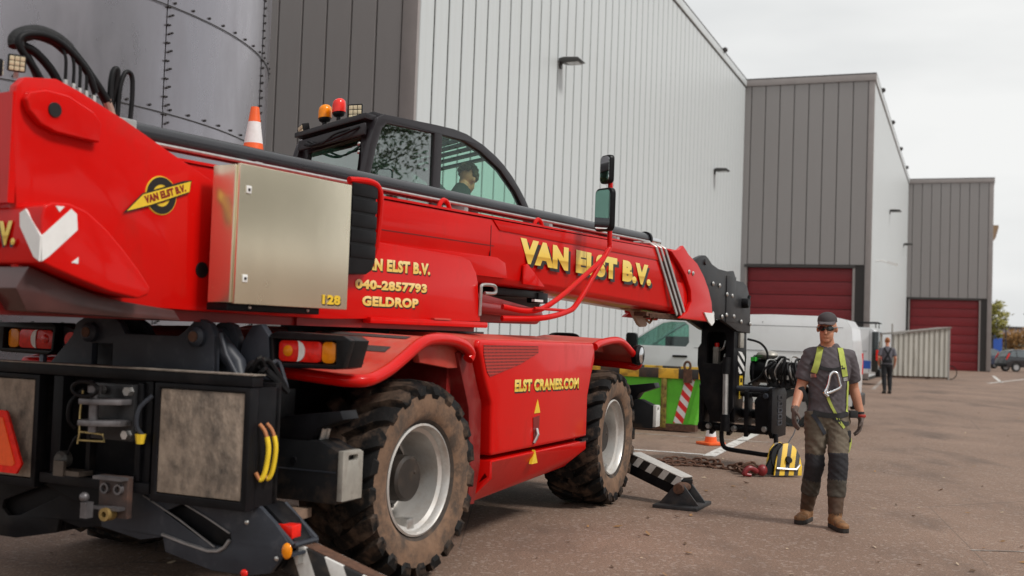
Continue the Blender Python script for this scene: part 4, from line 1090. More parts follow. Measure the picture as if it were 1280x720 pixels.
# stainless tool box on the turret side
MB().box(-2.60, -1.92, -0.984, -0.905, 1.66, 2.02).build('box_mount', BLACK, crane, T)
bx = MB().box(-2.72, -1.82, -1.145, -0.985, 1.605, 2.325).build('tool_box', GOLDSTEEL, crane, T, bevel=0.006)
MB().box(-2.705, -1.815, -1.168, -1.146, 1.60, 2.332).build('box_door', GOLDSTEEL, bx, T, bevel=0.006)
for z in (2.20, 1.735):
    MB().box(-2.66, -2.625, -1.175, -1.167, z - 0.02, z + 0.02).build('box_lock', WHITEP, bx, T, bevel=0.003)
    MB().box(-2.65, -2.635, -1.178, -1.174, z - 0.008, z + 0.006).build('lock_slot', BLACKP, bx, T)
MB().box(-2.71, -2.0, -1.12, -0.97, 1.565, 1.603).build('box_rail', BLACK, bx, T, bevel=0.004)
for x in (-2.55, -2.10): MB().ball((x, -1.122, 1.585), 0.010, 8, 6).build('rail_bolt', STEEL, bx, T)
lettering('128', (-2.035, -1.1685, 1.625), (1, 0, 0), (0, 0, 1), 0.155, 0.055, bx, YELLOW, BLACKP, bold=0.05, off=(0.008, -0.007), xf=T)
# black louvred cooler and its red bow
lv = MB().prism([(-1.82, 2.34), (-1.36, 2.37), (-1.345, 1.92), (-1.37, 1.86), (-1.43, 1.83), (-1.60, 1.82), (-1.82, 1.85)], 'y', -0.985, -0.905).build('cooler_housing', PLASTIC, crane, T, bevel=0.012, segs=3)
for k in range(5):
    z = 1.93 + 0.095 * k
    MB().box(-1.595, -1.355, -0.992, -0.98, z, z + 0.078).build('louvre', PLASTIC, lv, T, bevel=0.004)
MB().tube(smooth_path([(-1.60, -0.96, 2.40), (-1.42, -0.98, 2.41), (-1.33, -0.98, 2.37), (-1.30, -0.97, 2.25), (-1.30, -0.95, 2.05), (-1.30, -0.92, 1.95)], 5), 0.022, n=10).build('guard_bow', RED, crane, T)
# counterweight with chevrons
cwp = [(-3.785, 1.735), (-3.80, 1.93), (-3.79, 1.985), (-3.75, 2.005), (-3.66, 2.01), (-3.57, 1.985), (-3.46, 1.915), (-3.36, 1.83), (-3.26, 1.735), (-3.19, 1.655), (-3.20, 1.62), (-3.26, 1.60), (-3.42, 1.625), (-3.60, 1.675), (-3.73, 1.715)]
cw = MB().prism(cwp, 'y', -1.10, 1.0).build('counterweight', RED, crane, T, bevel=0.012, segs=3, smooth=60)
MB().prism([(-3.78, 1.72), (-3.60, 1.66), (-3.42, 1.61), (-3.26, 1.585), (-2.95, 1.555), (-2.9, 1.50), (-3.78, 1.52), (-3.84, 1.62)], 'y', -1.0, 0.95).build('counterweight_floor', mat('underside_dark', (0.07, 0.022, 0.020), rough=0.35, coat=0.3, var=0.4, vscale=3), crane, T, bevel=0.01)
def chev(pts, ax, a, b): MB().prism(pts, ax, a, b).build('chevron', WHITEP, cw, T)
chev([(-3.790, 1.740), (-3.799, 1.85), (-3.655, 1.985), (-3.625, 1.965), (-3.617, 1.894), (-3.755, 1.765)], 'y', -1.1035, -1.095)
chev([(-1.101, 1.740), (-1.101, 1.85), (-0.985, 1.972), (-0.945, 1.955), (-0.951, 1.896), (-1.06, 1.76)], 'x', -3.8035, -3.795)
chev([(-3.64, 1.745), (-3.605, 1.772), (-3.605, 1.742)], 'y', -1.1035, -1.095)
chev([(-3.735, 1.99), (-3.69, 1.992), (-3.715, 1.965)], 'y', -1.1035, -1.095)
text_mesh('VAN ELST B.V.', (-3.803, -0.04, 1.80), (0, -1, 0), (0, 0, 1), 0.87, 0.11, 0.03, 0.002).parts('letter_shadow', BLACKP, cw, xf=T)
text_mesh('VAN ELST B.V.', (-3.806, -0.055, 1.812), (0, -1, 0), (0, 0, 1), 0.87, 0.11, 0.05, 0.002).parts('letter', GOLD, cw, xf=T)

# engine hood on the far side of the boom, carries the traffic cone
MB().box(-3.2, -0.1, 0.14, 1.08, 1.58, 2.28).build('engine_hood', RED, crane, T, bevel=0.06, segs=4)

# ---------------------------------------------------------------- boom
def sec(x, zt, zb):
    zc = zb + (zt - zb) * 0.50
    return [(x, -0.70, zt), (x, -0.70, zc + 0.012), (x, -0.692, zc - 0.012), (x, -0.672, zb + 0.06), (x, -0.64, zb + 0.015), (x, -0.56, zb), (x, -0.24, zb), (x, -0.16, zb + 0.015), (x, -0.128, zb + 0.06), (x, -0.10, zc), (x, -0.10, zt)]
bm_ = MB().loft([sec(-3.45, 2.30, 1.95), sec(-3.0, 2.36, 1.90), sec(-1.0, 2.37, 1.875), (sec(1.4, 2.385, 1.862)), sec(3.75, 2.405, 1.775), sec(4.15, 2.40, 1.76)])
boom = bm_.build('boom', RED, crane, T, bevel=0.010, smooth=25)
MB().prism([(-3.0, 2.362), (4.0, 2.408), (4.0, 2.424), (-3.0, 2.378)], 'y', -0.712, -0.09).build('top_flange', RED, boom, T)
MB().prism([(0.42, 2.375), (0.52, 2.30), (3.62, 2.285), (3.68, 2.40)], 'y', -0.709, -0.70).build('doubler_plate', RED, boom, T, bevel=0.002)
MB().prism([(-1.25, 2.075), (0.05, 2.085), (0.5, 2.085), (0.62, 2.05), (0.66, 1.93), (-0.05, 1.93), (-0.1, 2.04), (-1.25, 2.06)], 'y', -0.705, -0.69).build('side_doubler', RED, boom, T, bevel=0.002)
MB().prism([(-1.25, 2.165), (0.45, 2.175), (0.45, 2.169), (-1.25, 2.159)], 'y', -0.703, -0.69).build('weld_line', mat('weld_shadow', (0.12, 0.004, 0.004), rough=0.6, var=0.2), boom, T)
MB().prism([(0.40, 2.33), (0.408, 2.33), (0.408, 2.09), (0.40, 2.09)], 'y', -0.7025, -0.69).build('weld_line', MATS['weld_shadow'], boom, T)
MB().prism([(0.9, 2.05), (0.96, 2.07), (1.25, 1.895), (0.90, 1.90)], 'y', -0.706, -0.69).build('gusset', RED, boom, T, bevel=0.002)
lettering('VAN ELST B.V.', (0.84, -0.7022, 2.07), (1, 0, -0.022), (-0.02, 0, 1), 2.50, 0.205, boom, GOLD, BLACKP, bold=0.075, off=(0.042, -0.026), xf=T)
for x in (-0.12, 1.25):
    MB().tube(smooth_path([(x - 0.085, -0.62, 2.37), (x - 0.05, -0.62, 2.44), (x, -0.62, 2.465), (x + 0.05, -0.62, 2.44), (x + 0.085, -0.62, 2.37)], 4), 0.018, n=8).build('lifting_eye', RED, boom, T)
# extension cylinder along the top
cy = MB().tube([(-2.92, -0.45, 2.515), (3.70, -0.45, 2.525)], 0.062, n=18).build('extension_cylinder', mat('cylinder_grey', (0.022, 0.022, 0.026), rough=0.25, spec=0.6, var=0.2, vscale=3), boom, T, smooth=60)
MB().tube([(3.70, -0.45, 2.525), (3.74, -0.45, 2.525)], 0.078, n=18).tube([(-2.95, -0.45, 2.515), (-2.90, -0.45, 2.515)], 0.075, n=18).parts('cylinder_collar', BLACK, cy, xf=T)
MB().tube([(3.74, -0.45, 2.525), (4.05, -0.45, 2.52)], 0.034, n=14).build('cylinder_rod', CHROME, cy, T)
MB().tube([(-2.85, -0.60, 2.45), (3.5, -0.60, 2.475)], 0.012, n=8).build('pressure_pipe', STEEL, cy, T)
MB().box(-3.02, -2.86, -0.54, -0.36, 2.44, 2.57).build('cylinder_block', STEEL, cy, T, bevel=0.01)
for x in (-2.0, -0.9, 0.2, 1.5, 2.8):
    MB().box(x - 0.03, x + 0.03, -0.60, -0.40, 2.38, 2.47).build('pipe_clamp', STEEL, cy, T, bevel=0.006)
# silver hose bands near the tip
BAND = mat('grey_band', (0.42, 0.40, 0.38), rough=0.4, metal=0.5, var=0.2)
for k in range(3):
    dx = 0.11 * k
    MB().beam((3.42 + dx, -0.716, 2.41), (3.98 + dx, -0.716, 1.75), 0.012, 0.035).tube([(3.42 + dx, -0.716, 2.41), (3.38 + dx, -0.66, 2.45), (3.34 + dx, -0.50, 2.455)], 0.016, n=8).build('hose_band', BAND, boom, T)
MB().prism([(3.50, 2.39), (3.70, 2.39), (4.25, 1.75), (4.05, 1.75)], 'y', -0.708, -0.70).build('band_backing', mat('band_dark', (0.05, 0.02, 0.02), rough=0.5, var=0.2), boom, T)
# end collar
colp = [(3.72, 2.40), (3.93, 2.43), (4.03, 2.48), (4.09, 2.45), (4.18, 2.40), (4.42, 2.32), (4.62, 2.19), (4.76, 2.06), (4.86, 1.92), (4.905, 1.74), (4.85, 1.70), (4.0, 1.715), (4.20, 1.80), (4.29, 1.90), (4.26, 2.02), (4.12, 2.17), (3.95, 2.28)]
co = MB().prism(colp, 'y', -0.745, -0.70).build('boom_collar', RED, boom, T, bevel=0.012, segs=3)
MB().prism(colp, 'y', -0.10, -0.055).build('boom_collar', RED, boom, T, bevel=0.012)
MB().prism([(3.9, 2.41), (4.18, 2.40), (4.6, 2.18), (4.88, 1.76), (4.0, 1.76)], 'y', -0.70, -0.10).build('boom_end', RED, boom, T)
for x, z in ((4.19, 2.215), (4.30, 2.205)): MB().ball((x, -0.75, z), (0.024, 0.012, 0.024)).build('bolt_head', STEEL, co, T)
MB().prism([(4.62, 1.80), (4.90, 1.80), (4.92, 1.70), (4.85, 1.66), (4.75, 1.70)], 'y', -0.76, -0.745).build('white_tag', WHITEP, co, T)
cab_ = MB()
for i in range(46):
    x = 3.45 + i * 0.031
    cab_.box(x, x + 0.018, -0.66, -0.58, 1.70 + 0.004 * (i % 3), 1.745)
cab_.box(3.4, 4.85, -0.64, -0.5, 1.72, 1.76)
cab_.build('energy_chain', RUST, boom, T)
MB().prism([(3.44, 1.80), (3.68, 1.79), (3.87, 1.645), (3.83, 1.615), (3.72, 1.61), (3.66, 1.63)], 'y', -0.44, -0.40).build('boom_mirror', mat('beige_plastic', (0.48, 0.34, 0.26), rough=0.5, var=0.1), boom, T, bevel=0.015)
MB().beam((3.35, -0.42, 1.80), (3.60, -0.42, 1.775), 0.1, 0.03).tube([(3.75, -0.42, 1.72), (3.95, -0.42, 1.66), (4.05, -0.42, 1.72)], 0.014).build('mirror_bracket', mat('ochre_bracket', (0.34, 0.19, 0.09), rough=0.6, var=0.3), boom, T)

# ---------------------------------------------------------------- hoses over the pivot
HD = [([(-3.28, -0.50, 2.55), (-3.34, -0.50, 2.70), (-3.46, -0.50, 2.80), (-3.575, -0.50, 2.83), (-3.55, -0.50, 2.875), (-3.45, -0.50, 2.905), (-3.34, -0.50, 2.90), (-3.22, -0.50, 2.83), (-3.10, -0.50, 2.72), (-3.02, -0.50, 2.635)], 0.022),
      ([(-3.30, -0.42, 2.55), (-3.40, -0.42, 2.72), (-3.50, -0.44, 2.86), (-3.42, -0.46, 2.925), (-3.31, -0.47, 2.915), (-3.19, -0.47, 2.835), (-3.07, -0.47, 2.715), (-2.99, -0.47, 2.61)], 0.020),
      ([(-3.40, -0.55, 2.58), (-3.49, -0.55, 2.70), (-3.585, -0.55, 2.80), (-3.56, -0.55, 2.86), (-3.44, -0.55, 2.885), (-3.32, -0.55, 2.85), (-3.20, -0.55, 2.76), (-3.14, -0.55, 2.66)], 0.018),
      ([(-3.005, -0.50, 2.58), (-3.01, -0.50, 2.74), (-2.995, -0.50, 2.815), (-2.972, -0.50, 2.80), (-2.975, -0.46, 2.58)], 0.016),
      ([(-2.96, -0.50, 2.58), (-2.95, -0.50, 2.74), (-2.92, -0.50, 2.82), (-2.88, -0.50, 2.81), (-2.87, -0.50, 2.72), (-2.875, -0.50, 2.58)], 0.013)]
for pts, r in HD:
    MB().tube(smooth_path(pts, 7), r, n=10).build('hydraulic_hose', RUBBER, crane, T, smooth=60)
MB().tube(smooth_path([(-3.58, -0.52, 2.80), (-3.57, -0.51, 2.85), (-3.47, -0.50, 2.90), (-3.36, -0.50, 2.895), (-3.28, -0.50, 2.86)], 7), 0.038, n=12).build('hose_sleeve', mat('sleeve', (0.012, 0.012, 0.013), rough=0.8, var=0.4, vscale=30, bump=0.6, bscale=60), crane, T, smooth=60)
for k, (x, zt_, zb_) in enumerate(((-3.322, 2.83, 2.675), (-3.275, 2.82, 2.665), (-3.237, 2.81, 2.65), (-3.197, 2.78, 2.645), (-3.150, 2.75, 2.63))):
    MB().tube(smooth_path([(x - 0.03, -0.54, zt_ + 0.03), (x - 0.004, -0.55, zt_ - 0.03), (x, -0.55, zb_), (x, -0.55, zb_ - 0.06)], 5), 0.0085, n=8).build('hydraulic_hose', RUBBER, crane, T)
    MB().tube([(x, -0.55, zb_ + 0.015), (x, -0.55, zb_ - 0.10)], 0.013, n=8).build('hose_fitting', STEEL, crane, T)
for k in range(2):
    MB().tube([(-3.03 + 0.035 * k, -0.50 + 0.03 * k, 2.65 - 0.03 * k), (-2.975 + 0.035 * k, -0.50 + 0.03 * k, 2.53 - 0.02 * k)], 0.022, n=10).build('hose_fitting', mat('heat_sleeve', (0.45, 0.30, 0.24), rough=0.5, metal=0.4, var=0.2), crane, T)
def work_light(p, ang, tilt, nm='work_light', sc=1.0, par=None):
    R = Matrix.Rotation(ang, 3, 'Z') @ Matrix.Rotation(tilt, 3, 'Y')
    xf = lambda v: T(R @ (Vector(v) * sc) + Vector(p))
    o = MB().box(0, 0.07, -0.075, 0.075, -0.075, 0.075).build(nm, PLASTIC, crane, xf, bevel=0.01)
    for i in range(3):
        for j in range(3):
            MB().box(-0.006, 0.004, -0.062 + 0.043 * i, -0.024 + 0.043 * i, -0.062 + 0.043 * j, -0.024 + 0.043 * j).build('led_cell', LENS_CELL, o, xf, bevel=0.003)
    MB().box(0.02, 0.05, -0.02, 0.02, -0.13, -0.07).build('light_bracket', STEEL, o, xf)
LENS_CELL = mat('led_cell', (0.72, 0.62, 0.42), rough=0.15, var=0.2, vscale=30, coat=0.5)
work_light((-3.625, -0.60, 2.70), radians(62), radians(-14), sc=0.55)
work_light((-3.70, -0.58, 2.66), radians(170), radians(0), sc=0.55)

# ---------------------------------------------------------------- cab
CABF = mat('cab_frame', (0.024, 0.022, 0.025), rough=0.33, var=0.15, vscale=4, coat=0.15, spec=0.3)
side_out = [(0.00, 1.62), (-0.03, 2.50), (0.0, 2.74), (0.05, 2.96), (0.10, 3.12), (0.15, 3.20), (0.22, 3.235), (0.93, 3.275), (1.20, 3.285), (1.40, 3.275), (1.68, 3.22), (1.90, 3.15), (2.04, 3.09), (2.20, 3.0), (2.34, 2.90), (2.46, 2.80), (2.56, 2.70), (2.72, 2.40), (2.80, 2.0), (2.80, 1.62)]
win1 = [(0.07, 2.45), (0.06, 2.66), (0.13, 2.94), (0.20, 3.12), (0.26, 3.165), (0.915, 3.195), (0.915, 2.45)]
win2 = [(1.03, 2.10), (1.03, 3.20), (1.36, 3.205), (1.64, 3.15), (1.98, 3.03), (2.26, 2.86), (2.46, 2.68), (2.62, 2.40), (2.70, 2.10)]
cabn = MB().plate(side_out, [win1, win2], 'y', 0.25, 0.32).plate(side_out, [win1, win2], 'y', 1.18, 1.25)
cabn.box(0.15, 1.0, 0.32, 1.18, 3.20, 3.26)
cabn.box(0.0, 2.75, 0.32, 1.18, 1.62, 1.70)
T0 = T
def T(p):
    # the cab narrows and drops a little towards its far side
    p = Vector(p)
    if p.y > 0.25 and -0.3 < p.x < 3 and p.z > 1.6:
        k = (p.y - 0.25)
        p = Vector((p.x, 0.25 + k * 0.84, p.z - max(0, p.z - 2.4) * 0.16 * k))
    return T0(p)
cab = cabn.build('cab', CABF, crane, T, bevel=0.012)
MB().prism(win1, 'y', 0.275, 0.281).build('side_window', CABGLASS, cab, T)
MB().prism(win2, 'y', 0.275, 0.281).build('door_window', CABGLASS_CLEAR, cab, T)
MB().prism(win1, 'y', 1.21, 1.216).build('side_window', CABGLASS_CLEAR, cab, T)
MB().prism(win2, 'y', 1.21, 1.216).build('door_window', CABGLASS_CLEAR, cab, T)
# rear wall with window, slightly sloping
rw = MB().plate([(0.32, 1.70), (1.18, 1.70), (1.18, 3.18), (0.32, 3.18)], [[(0.40, 2.60), (1.10, 2.60), (1.08, 3.02), (0.42, 3.06)]], 'x', 0.02, 0.06)
rw.xform(lambda v: (v[0] + max(0, v[2] - 2.5) * 0.16, v[1], v[2]))
rw.build('rear_wall', CABF, cab, T)
MB().prism([(0.40, 2.60), (1.10, 2.60), (1.08, 3.02), (0.42, 3.06)], 'x', 0.045, 0.05).xform(lambda v: (v[0] + max(0, v[2] - 2.5) * 0.16, v[1], v[2])).build('rear_window', CABGLASS, cab, T)
# curved windscreen over the front, with roof guard bars
fr = [(1.02, 3.262), (1.20, 3.268), (1.40, 3.258), (1.68, 3.205), (1.90, 3.135), (2.04, 3.075), (2.20, 2.985), (2.34, 2.885), (2.46, 2.785), (2.56, 2.685), (2.71, 2.39), (2.785, 2.0), (2.79, 1.72)]
ws = MB()
ws.add([(x, 0.32, z) for x, z in fr] + [(x, 1.18, z) for x, z in fr], [(i, i + 1, len(fr) + i + 1, len(fr) + i) for i in range(len(fr) - 1)])
ws.build('windscreen', CABGLASS_CLEAR, cab, T, smooth=80)
gb_ = MB()
for i in range(7):
    x = 1.08 + i * 0.13
    z = 3.215 - max(0, (x - 1.3)) ** 2 * 0.25
    gb_.beam((x, 0.34, z), (x + 0.0, 1.16, z), 0.06, 0.025)
gb_.build('roof_guard', CABF, cab, T)
MB().tube(smooth_path([(0.40, 0.70, 1.75), (0.36, 0.70, 2.2), (0.30, 0.70, 2.75)], 4), 0.01).build('cab_cable', RUBBER, cab, T) if False else None
MB().prism([(0.25, 2.05), (0.70, 2.05), (0.72, 2.16), (0.36, 2.18), (0.30, 2.75), (0.20, 2.78)], 'y', 0.55, 0.98).build('seat', mat('seat_cloth', (0.02, 0.02, 0.022), rough=0.9, var=0.2), cab, T, bevel=0.03)
MB().tube([(1.75, 0.72, 2.0), (1.65, 0.72, 2.45)], 0.04, n=10).box(1.80, 2.35, 0.5, 1.0, 1.9, 2.35).build('dashboard', PLASTIC, cab, T, bevel=0.03)
# rear top rail, window trim, bolts
rt = MB().beam((0.10, 0.30, 3.20), (0.10, 1.20, 3.20), 0.14, 0.05).beam((0.06, 0.32, 3.10), (0.06, 1.16, 3.09), 0.03, 0.10)
rt.build('rear_gutter', CABF, cab, T, bevel=0.01)
for z in (2.92, 2.99): MB().ball((0.065, 0.40, z), (0.012, 0.018, 0.018)).build('bolt_head', STEEL, cab, T)
MB().tube(smooth_path([(0.04, 0.38, 3.12), (-0.02, 0.55, 3.07), (-0.02, 0.7, 3.05), (-0.02, 0.9, 3.04), (0.03, 1.05, 3.08)], 5), 0.012, n=7).tube(smooth_path([(0.04, 0.5, 3.12), (-0.02, 0.62, 3.09), (-0.02, 0.8, 3.03), (0.02, 1.0, 3.10)], 5), 0.010, n=7).build('cab_wiring', RUBBER, cab, T)
MB().box(0.12, 0.36, 0.60, 1.12, 3.235, 3.262).build('roof_step', mat('roof_grey', (0.10, 0.095, 0.09), rough=0.6, var=0.2), cab, T)
def beacon(y, z, lens):
    o = MB().lathe([(0.0001, z - 0.09), (0.02, z - 0.09), (0.02, z - 0.01), (0.045, z), (0.055, z + 0.015), (0.055, z + 0.03), (0.0001, z + 0.03)], c=(0.24, y, 0), ax='z', n=18).build('beacon', PLASTIC, cab, T)
    o2 = MB().lathe([(0.063, z + 0.03), (0.062, z + 0.10), (0.056, z + 0.135), (0.035, z + 0.155), (0.0001, z + 0.16)], c=(0.24, y, 0), ax='z', n=20).build('beacon_lens', lens, cab, T, smooth=60)
beacon(1.03, 3.34, LENS_OR); beacon(0.85, 3.35, mat('beacon_red', (0.80, 0.03, 0.02), rough=0.18, coat=0.25, spec=0.3, var=0.2, vscale=20))
work_light((0.22, 0.62, 3.33), radians(40), radians(-14), sc=0.9)
work_light((0.22, 1.32, 3.30), radians(-25), radians(-12), sc=0.95)

T = T0
# ---------------------------------------------------------------- mirror mast and parts at the turret front
mm = MB()
mm.tube(smooth_path([(0.45, -0.80, 1.70), (0.83, -0.93, 1.70), (1.55, -0.95, 2.035), (1.90, -0.95, 2.24), (1.93, -0.95, 2.40), (1.90, -0.95, 3.08)], 6), 0.022, n=12)
mm.tube(smooth_path([(0.45, -0.80, 1.61), (0.80, -0.94, 1.625), (1.20, -0.95, 1.69), (1.38, -0.95, 1.77), (1.70, -0.95, 2.06), (1.91, -0.95, 2.26)], 6), 0.023, n=12)
mast = mm.build('mirror_mast', RED, crane, T, smooth=60)
MB().tube([(0.7, -0.94, 1.70), (1.28, -0.95, 1.70)], 0.012, n=8).build('mast_brace', RED, mast, T)
def side_mirror(x0, x1, z0, z1, par, yaw):
    w, h = (x1 - x0), (z1 - z0)
    cxm, czm = (x0 + x1) / 2, (z0 + z1) / 2
    R = Matrix.Rotation(yaw, 3, 'Z')
    xf = lambda v: T(R @ Vector(v) + Vector((cxm, -0.95, czm)))
    pr = rrect(w, h, w * 0.22, 4)
    o = MB().prism(pr, 'x', -0.0, 0.05).build('mirror_housing', PLASTIC, par, xf, bevel=0.015, segs=3)
    MB().prism([(a * 0.86, b * 0.90) for a, b in pr], 'x', -0.006, 0.0).build('mirror_glass', MIRROR, o, xf)
side_mirror(1.72, 1.88, 2.83, 3.08, mast, radians(-30))
side_mirror(1.67, 1.90, 2.41, 2.79, mast, radians(-22))
hd = MB().tube(smooth_path([(-0.02, -0.905, 1.62), (-0.03, -0.915, 1.80), (-0.02, -0.915, 1.84), (0.06, -0.915, 1.85), (0.15, -0.915, 1.845), (0.17, -0.915, 1.815), (0.15, -0.915, 1.79), (0.02, -0.915, 1.785)], 4), 0.013, n=8).build('grab_handle', STEEL, crane, T)
LIFT = mat('dark_red_lift', (0.22, 0.010, 0.010), rough=0.35, coat=0.3, var=0.2, vscale=3)
MB().prism([(0.0, 1.80), (0.45, 1.80), (1.25, 1.715), (1.36, 1.73), (1.40, 1.64), (1.30, 1.58), (0.6, 1.575), (0.0, 1.57)], 'y', -0.62, -0.22).build('lift_frame', LIFT, crane, T, bevel=0.02)
MB().tube([(0.05, -0.66, 1.70), (1.2, -0.66, 1.66)], 0.05, n=14).build('lift_cylinder', LIFT, crane, T, smooth=60)
MB().box(0.62, 1.42, -0.60, -0.22, 1.80, 1.862).box(1.30, 1.46, -0.62, -0.5, 1.76, 1.85).build('valve_block', PLASTIC, crane, T, bevel=0.01)
MB().box(1.22, 1.36, -0.63, -0.60, 1.77, 1.79).build('valve_label', WHITEP, crane, T)

# ---------------------------------------------------------------- boom head and hanging winch jib
HEAD = mat('head_grey', (0.024, 0.024, 0.026), rough=0.42, spec=0.25, var=0.25, vscale=5, dirt=(0.12, 0.11, 0.10), dirt_amt=0.4, dirt_scale=6)
hdp = [(4.55, 2.36), (4.70, 2.41), (4.82, 2.44), (4.90, 2.445), (4.98, 2.42), (5.10, 2.36), (5.30, 2.32), (5.62, 2.31), (5.78, 2.33), (5.83, 2.28), (5.86, 2.22), (6.12, 2.215), (6.25, 2.17), (6.34, 2.05), (6.38, 1.90), (6.40, 1.60), (5.95, 1.62), (5.45, 1.74), (4.75, 1.76)]
head = MB().prism(hdp, 'y', -0.64, -0.59).build('boom_head', HEAD, crane, T, bevel=0.006)
MB().prism(hdp, 'y', -0.20, -0.15).build('head_cheek', HEAD, head, T, bevel=0.006)
MB().box(4.9, 6.0, -0.58, -0.21, 1.80, 2.25).build('head_core', BLACK, head, T)
for (x0, x1, z0, z1) in ((5.55, 5.85, 1.72, 2.26),):
    MB().box(x0, x1, -0.65, -0.64, z0, z1).build('head_doubler', HEAD, head, T, bevel=0.004)
for x, z in ((5.12, 2.14), (5.32, 2.13), (5.56, 2.04), (5.73, 2.03), (5.14, 1.80), (5.42, 1.775), (5.56, 1.80), (5.80, 1.79), (6.05, 1.735), (6.36, 1.715)):
    MB().ball((x, -0.652, z), (0.026, 0.014, 0.026)).build('bolt_head', STEEL, head, T)
MB().lathe([(0.0001, -0.66), (0.03, -0.66), (0.035, -0.64), (0.0001, -0.64)], c=(4.88, 0, 2.37), ax='y', n=14).build('head_pin', BLACKP, head, T)
MB().lathe([(0.0001, -0.72), (0.05, -0.72), (0.06, -0.70), (0.06, -0.64), (0.0001, -0.64)], c=(6.12, 0, 1.96), ax='y', n=16).tube([(6.12, -0.70, 1.96), (6.17, -0.70, 2.05)], 0.02).build('head_pin', BLACK, head, T)
# arm hanging down
ap = [(-0.18, 1.75), (-0.60, 1.75), (-0.60, 1.45), (-0.60, 0.70), (-0.50, 0.52), (-0.34, 0.52), (-0.22, 0.80), (-0.14, 1.20), (-0.14, 1.40), (-0.18, 1.46)]
hl2 = [(-0.28, 1.60), (-0.48, 1.60), (-0.50, 1.55), (-0.50, 1.22), (-0.26, 1.22), (-0.26, 1.55)]
arm = MB().plate(ap, [hl2], 'x', 5.96, 6.02).build('jib_arm', BLACK, crane, T, bevel=0.006)
MB().prism([(6.02, 1.75), (6.38, 1.72), (6.40, 1.30), (6.30, 0.60), (6.05, 0.52), (6.02, 0.6)], 'y', -0.60, -0.555).build('arm_cheek', BLACK, arm, T, bevel=0.006)
MB().prism([(6.02, 1.75), (6.38, 1.72), (6.40, 1.30), (6.30, 0.60), (6.05, 0.52), (6.02, 0.6)], 'y', -0.22, -0.175).build('arm_cheek', BLACK, arm, T, bevel=0.006)
MB().box(6.20, 6.24, -0.55, -0.22, 0.7, 1.75).build('arm_web', BLACK, arm, T)
MB().box(6.05, 6.13, -0.37, -0.30, 1.18, 1.42).build('valve_body', ENDPL, arm, T, bevel=0.006)
MB().tube([(6.09, -0.335, 1.42), (6.09, -0.335, 1.47)], 0.028, n=10).build('red_knob', LENS_RED, arm, T)
MB().tube([(6.09, -0.335, 1.18), (6.09, -0.335, 1.13)], 0.02, n=10).build('valve_fitting', mat('copper', (0.5, 0.2, 0.08), rough=0.4, metal=0.8, var=0.2), arm, T)
for z in (1.22, 1.38): MB().tube(smooth_path([(6.08, -0.38, z), (6.04, -0.44, z + 0.03), (6.05, -0.46, z + 0.12)], 4), 0.014, n=8).build('arm_hose', STEEL, arm, T)
MB().box(6.10, 6.22, -0.63, -0.60, 1.42, 1.60).build('label_plate', ENDPL, arm, T, bevel=0.005)
st_ = MB().prism([(6.08, 1.38), (6.32, 1.36), (6.33, 1.12), (6.14, 1.10)], 'y', -0.605, -0.598)
st_.build('striped_sticker', stripe_mat('jib_stripes', (0.75, 0.74, 0.72), (0.014, 0.014, 0.015), axis=(0.6, 0, 1.0), freq=8.5), arm, T)
MB().box(6.17, 6.27, -0.606, -0.598, 0.80, 1.08).build('yellow_label', YELLOW, arm, T)
for k in range(3): MB().box(6.19, 6.25, -0.608, -0.604, 0.84 + 0.08 * k, 0.89 + 0.08 * k).build('label_symbol', BLACKP, arm, T)
# tilt cylinder in front of the arm
MB().tube([(5.93, -0.52, 1.10), (5.92, -0.53, 0.55)], 0.035, n=14).build('jib_cylinder', STEEL, arm, T, smooth=60)
MB().tube([(5.92, -0.53, 0.62), (5.92, -0.53, 0.42)], 0.055, n=14).tube([(5.93, -0.52, 1.10), (5.95, -0.52, 1.30)], 0.05, n=14).parts('cylinder_eye', BLACK, arm, xf=T)
# carriage plate, cross tubes and guard loop
carriage = MB().prism([(6.02, 0.95), (6.42, 1.0), (6.55, 0.90), (6.55, 0.38), (6.10, 0.36), (6.02, 0.45)], 'y', -1.07, -1.02).build('winch_carriage', BLACK, crane, T, bevel=0.008)
MB().prism([(-1.02, 0.93), (-1.015, 0.90), (-1.015, 0.42), (-1.0, 0.40), (-0.86, 0.46), (-0.84, 0.80), (-0.92, 0.90)], 'x', 6.05, 6.12).build('carriage_plate', BLACK, carriage, T, bevel=0.008)
MB().prism([(6.02, 0.95), (6.42, 1.0), (6.55, 0.90), (6.50, 0.42), (6.10, 0.38), (6.02, 0.50)], 'y', -0.20, -0.15).build('carriage_plate', BLACK, carriage, T, bevel=0.008)
for (x, z, r, mt) in ((6.12, 0.93, 0.035, GREY_DARK), (6.25, 0.86, 0.03, BLACK), (6.12, 0.45, 0.05, BLACK), (6.35, 0.62, 0.06, BLACK)):
    MB().tube([(x, -0.12, z), (x, -1.06, z)], r, n=14).build('cross_tube', mt, carriage, T, smooth=60)
for y in (-0.30, -0.52, -0.74):
    MB().prism([(6.04, 0.90), (6.12, 0.95), (6.22, 0.80), (6.18, 0.40), (6.06, 0.36)], 'y', y - 0.025, y + 0.025).build('carriage_rib', BLACK, carriage, T, bevel=0.005)
for y, z in ((-0.28, 0.46), (-0.60, 0.45), (-0.98, 0.47), (-0.99, 0.86), (-0.24, 0.84)):
    MB().lathe([(0.0001, 6.0), (0.028, 6.0), (0.035, 6.02), (0.035, 6.06), (0.0001, 6.06)], c=(0, y, z), ax='x', n=12).build('pivot_bolt', STEEL if z < 0.5 else GREY_DARK, carriage, T)
text_mesh('MAGNI', (6.16, -1.072, 0.50), (0, 0, 1), (-1, 0, 0), 0.36, 0.14, 0.0, 0.004).build('embossed_lettering', GREY_DARK, carriage, T) if False else None
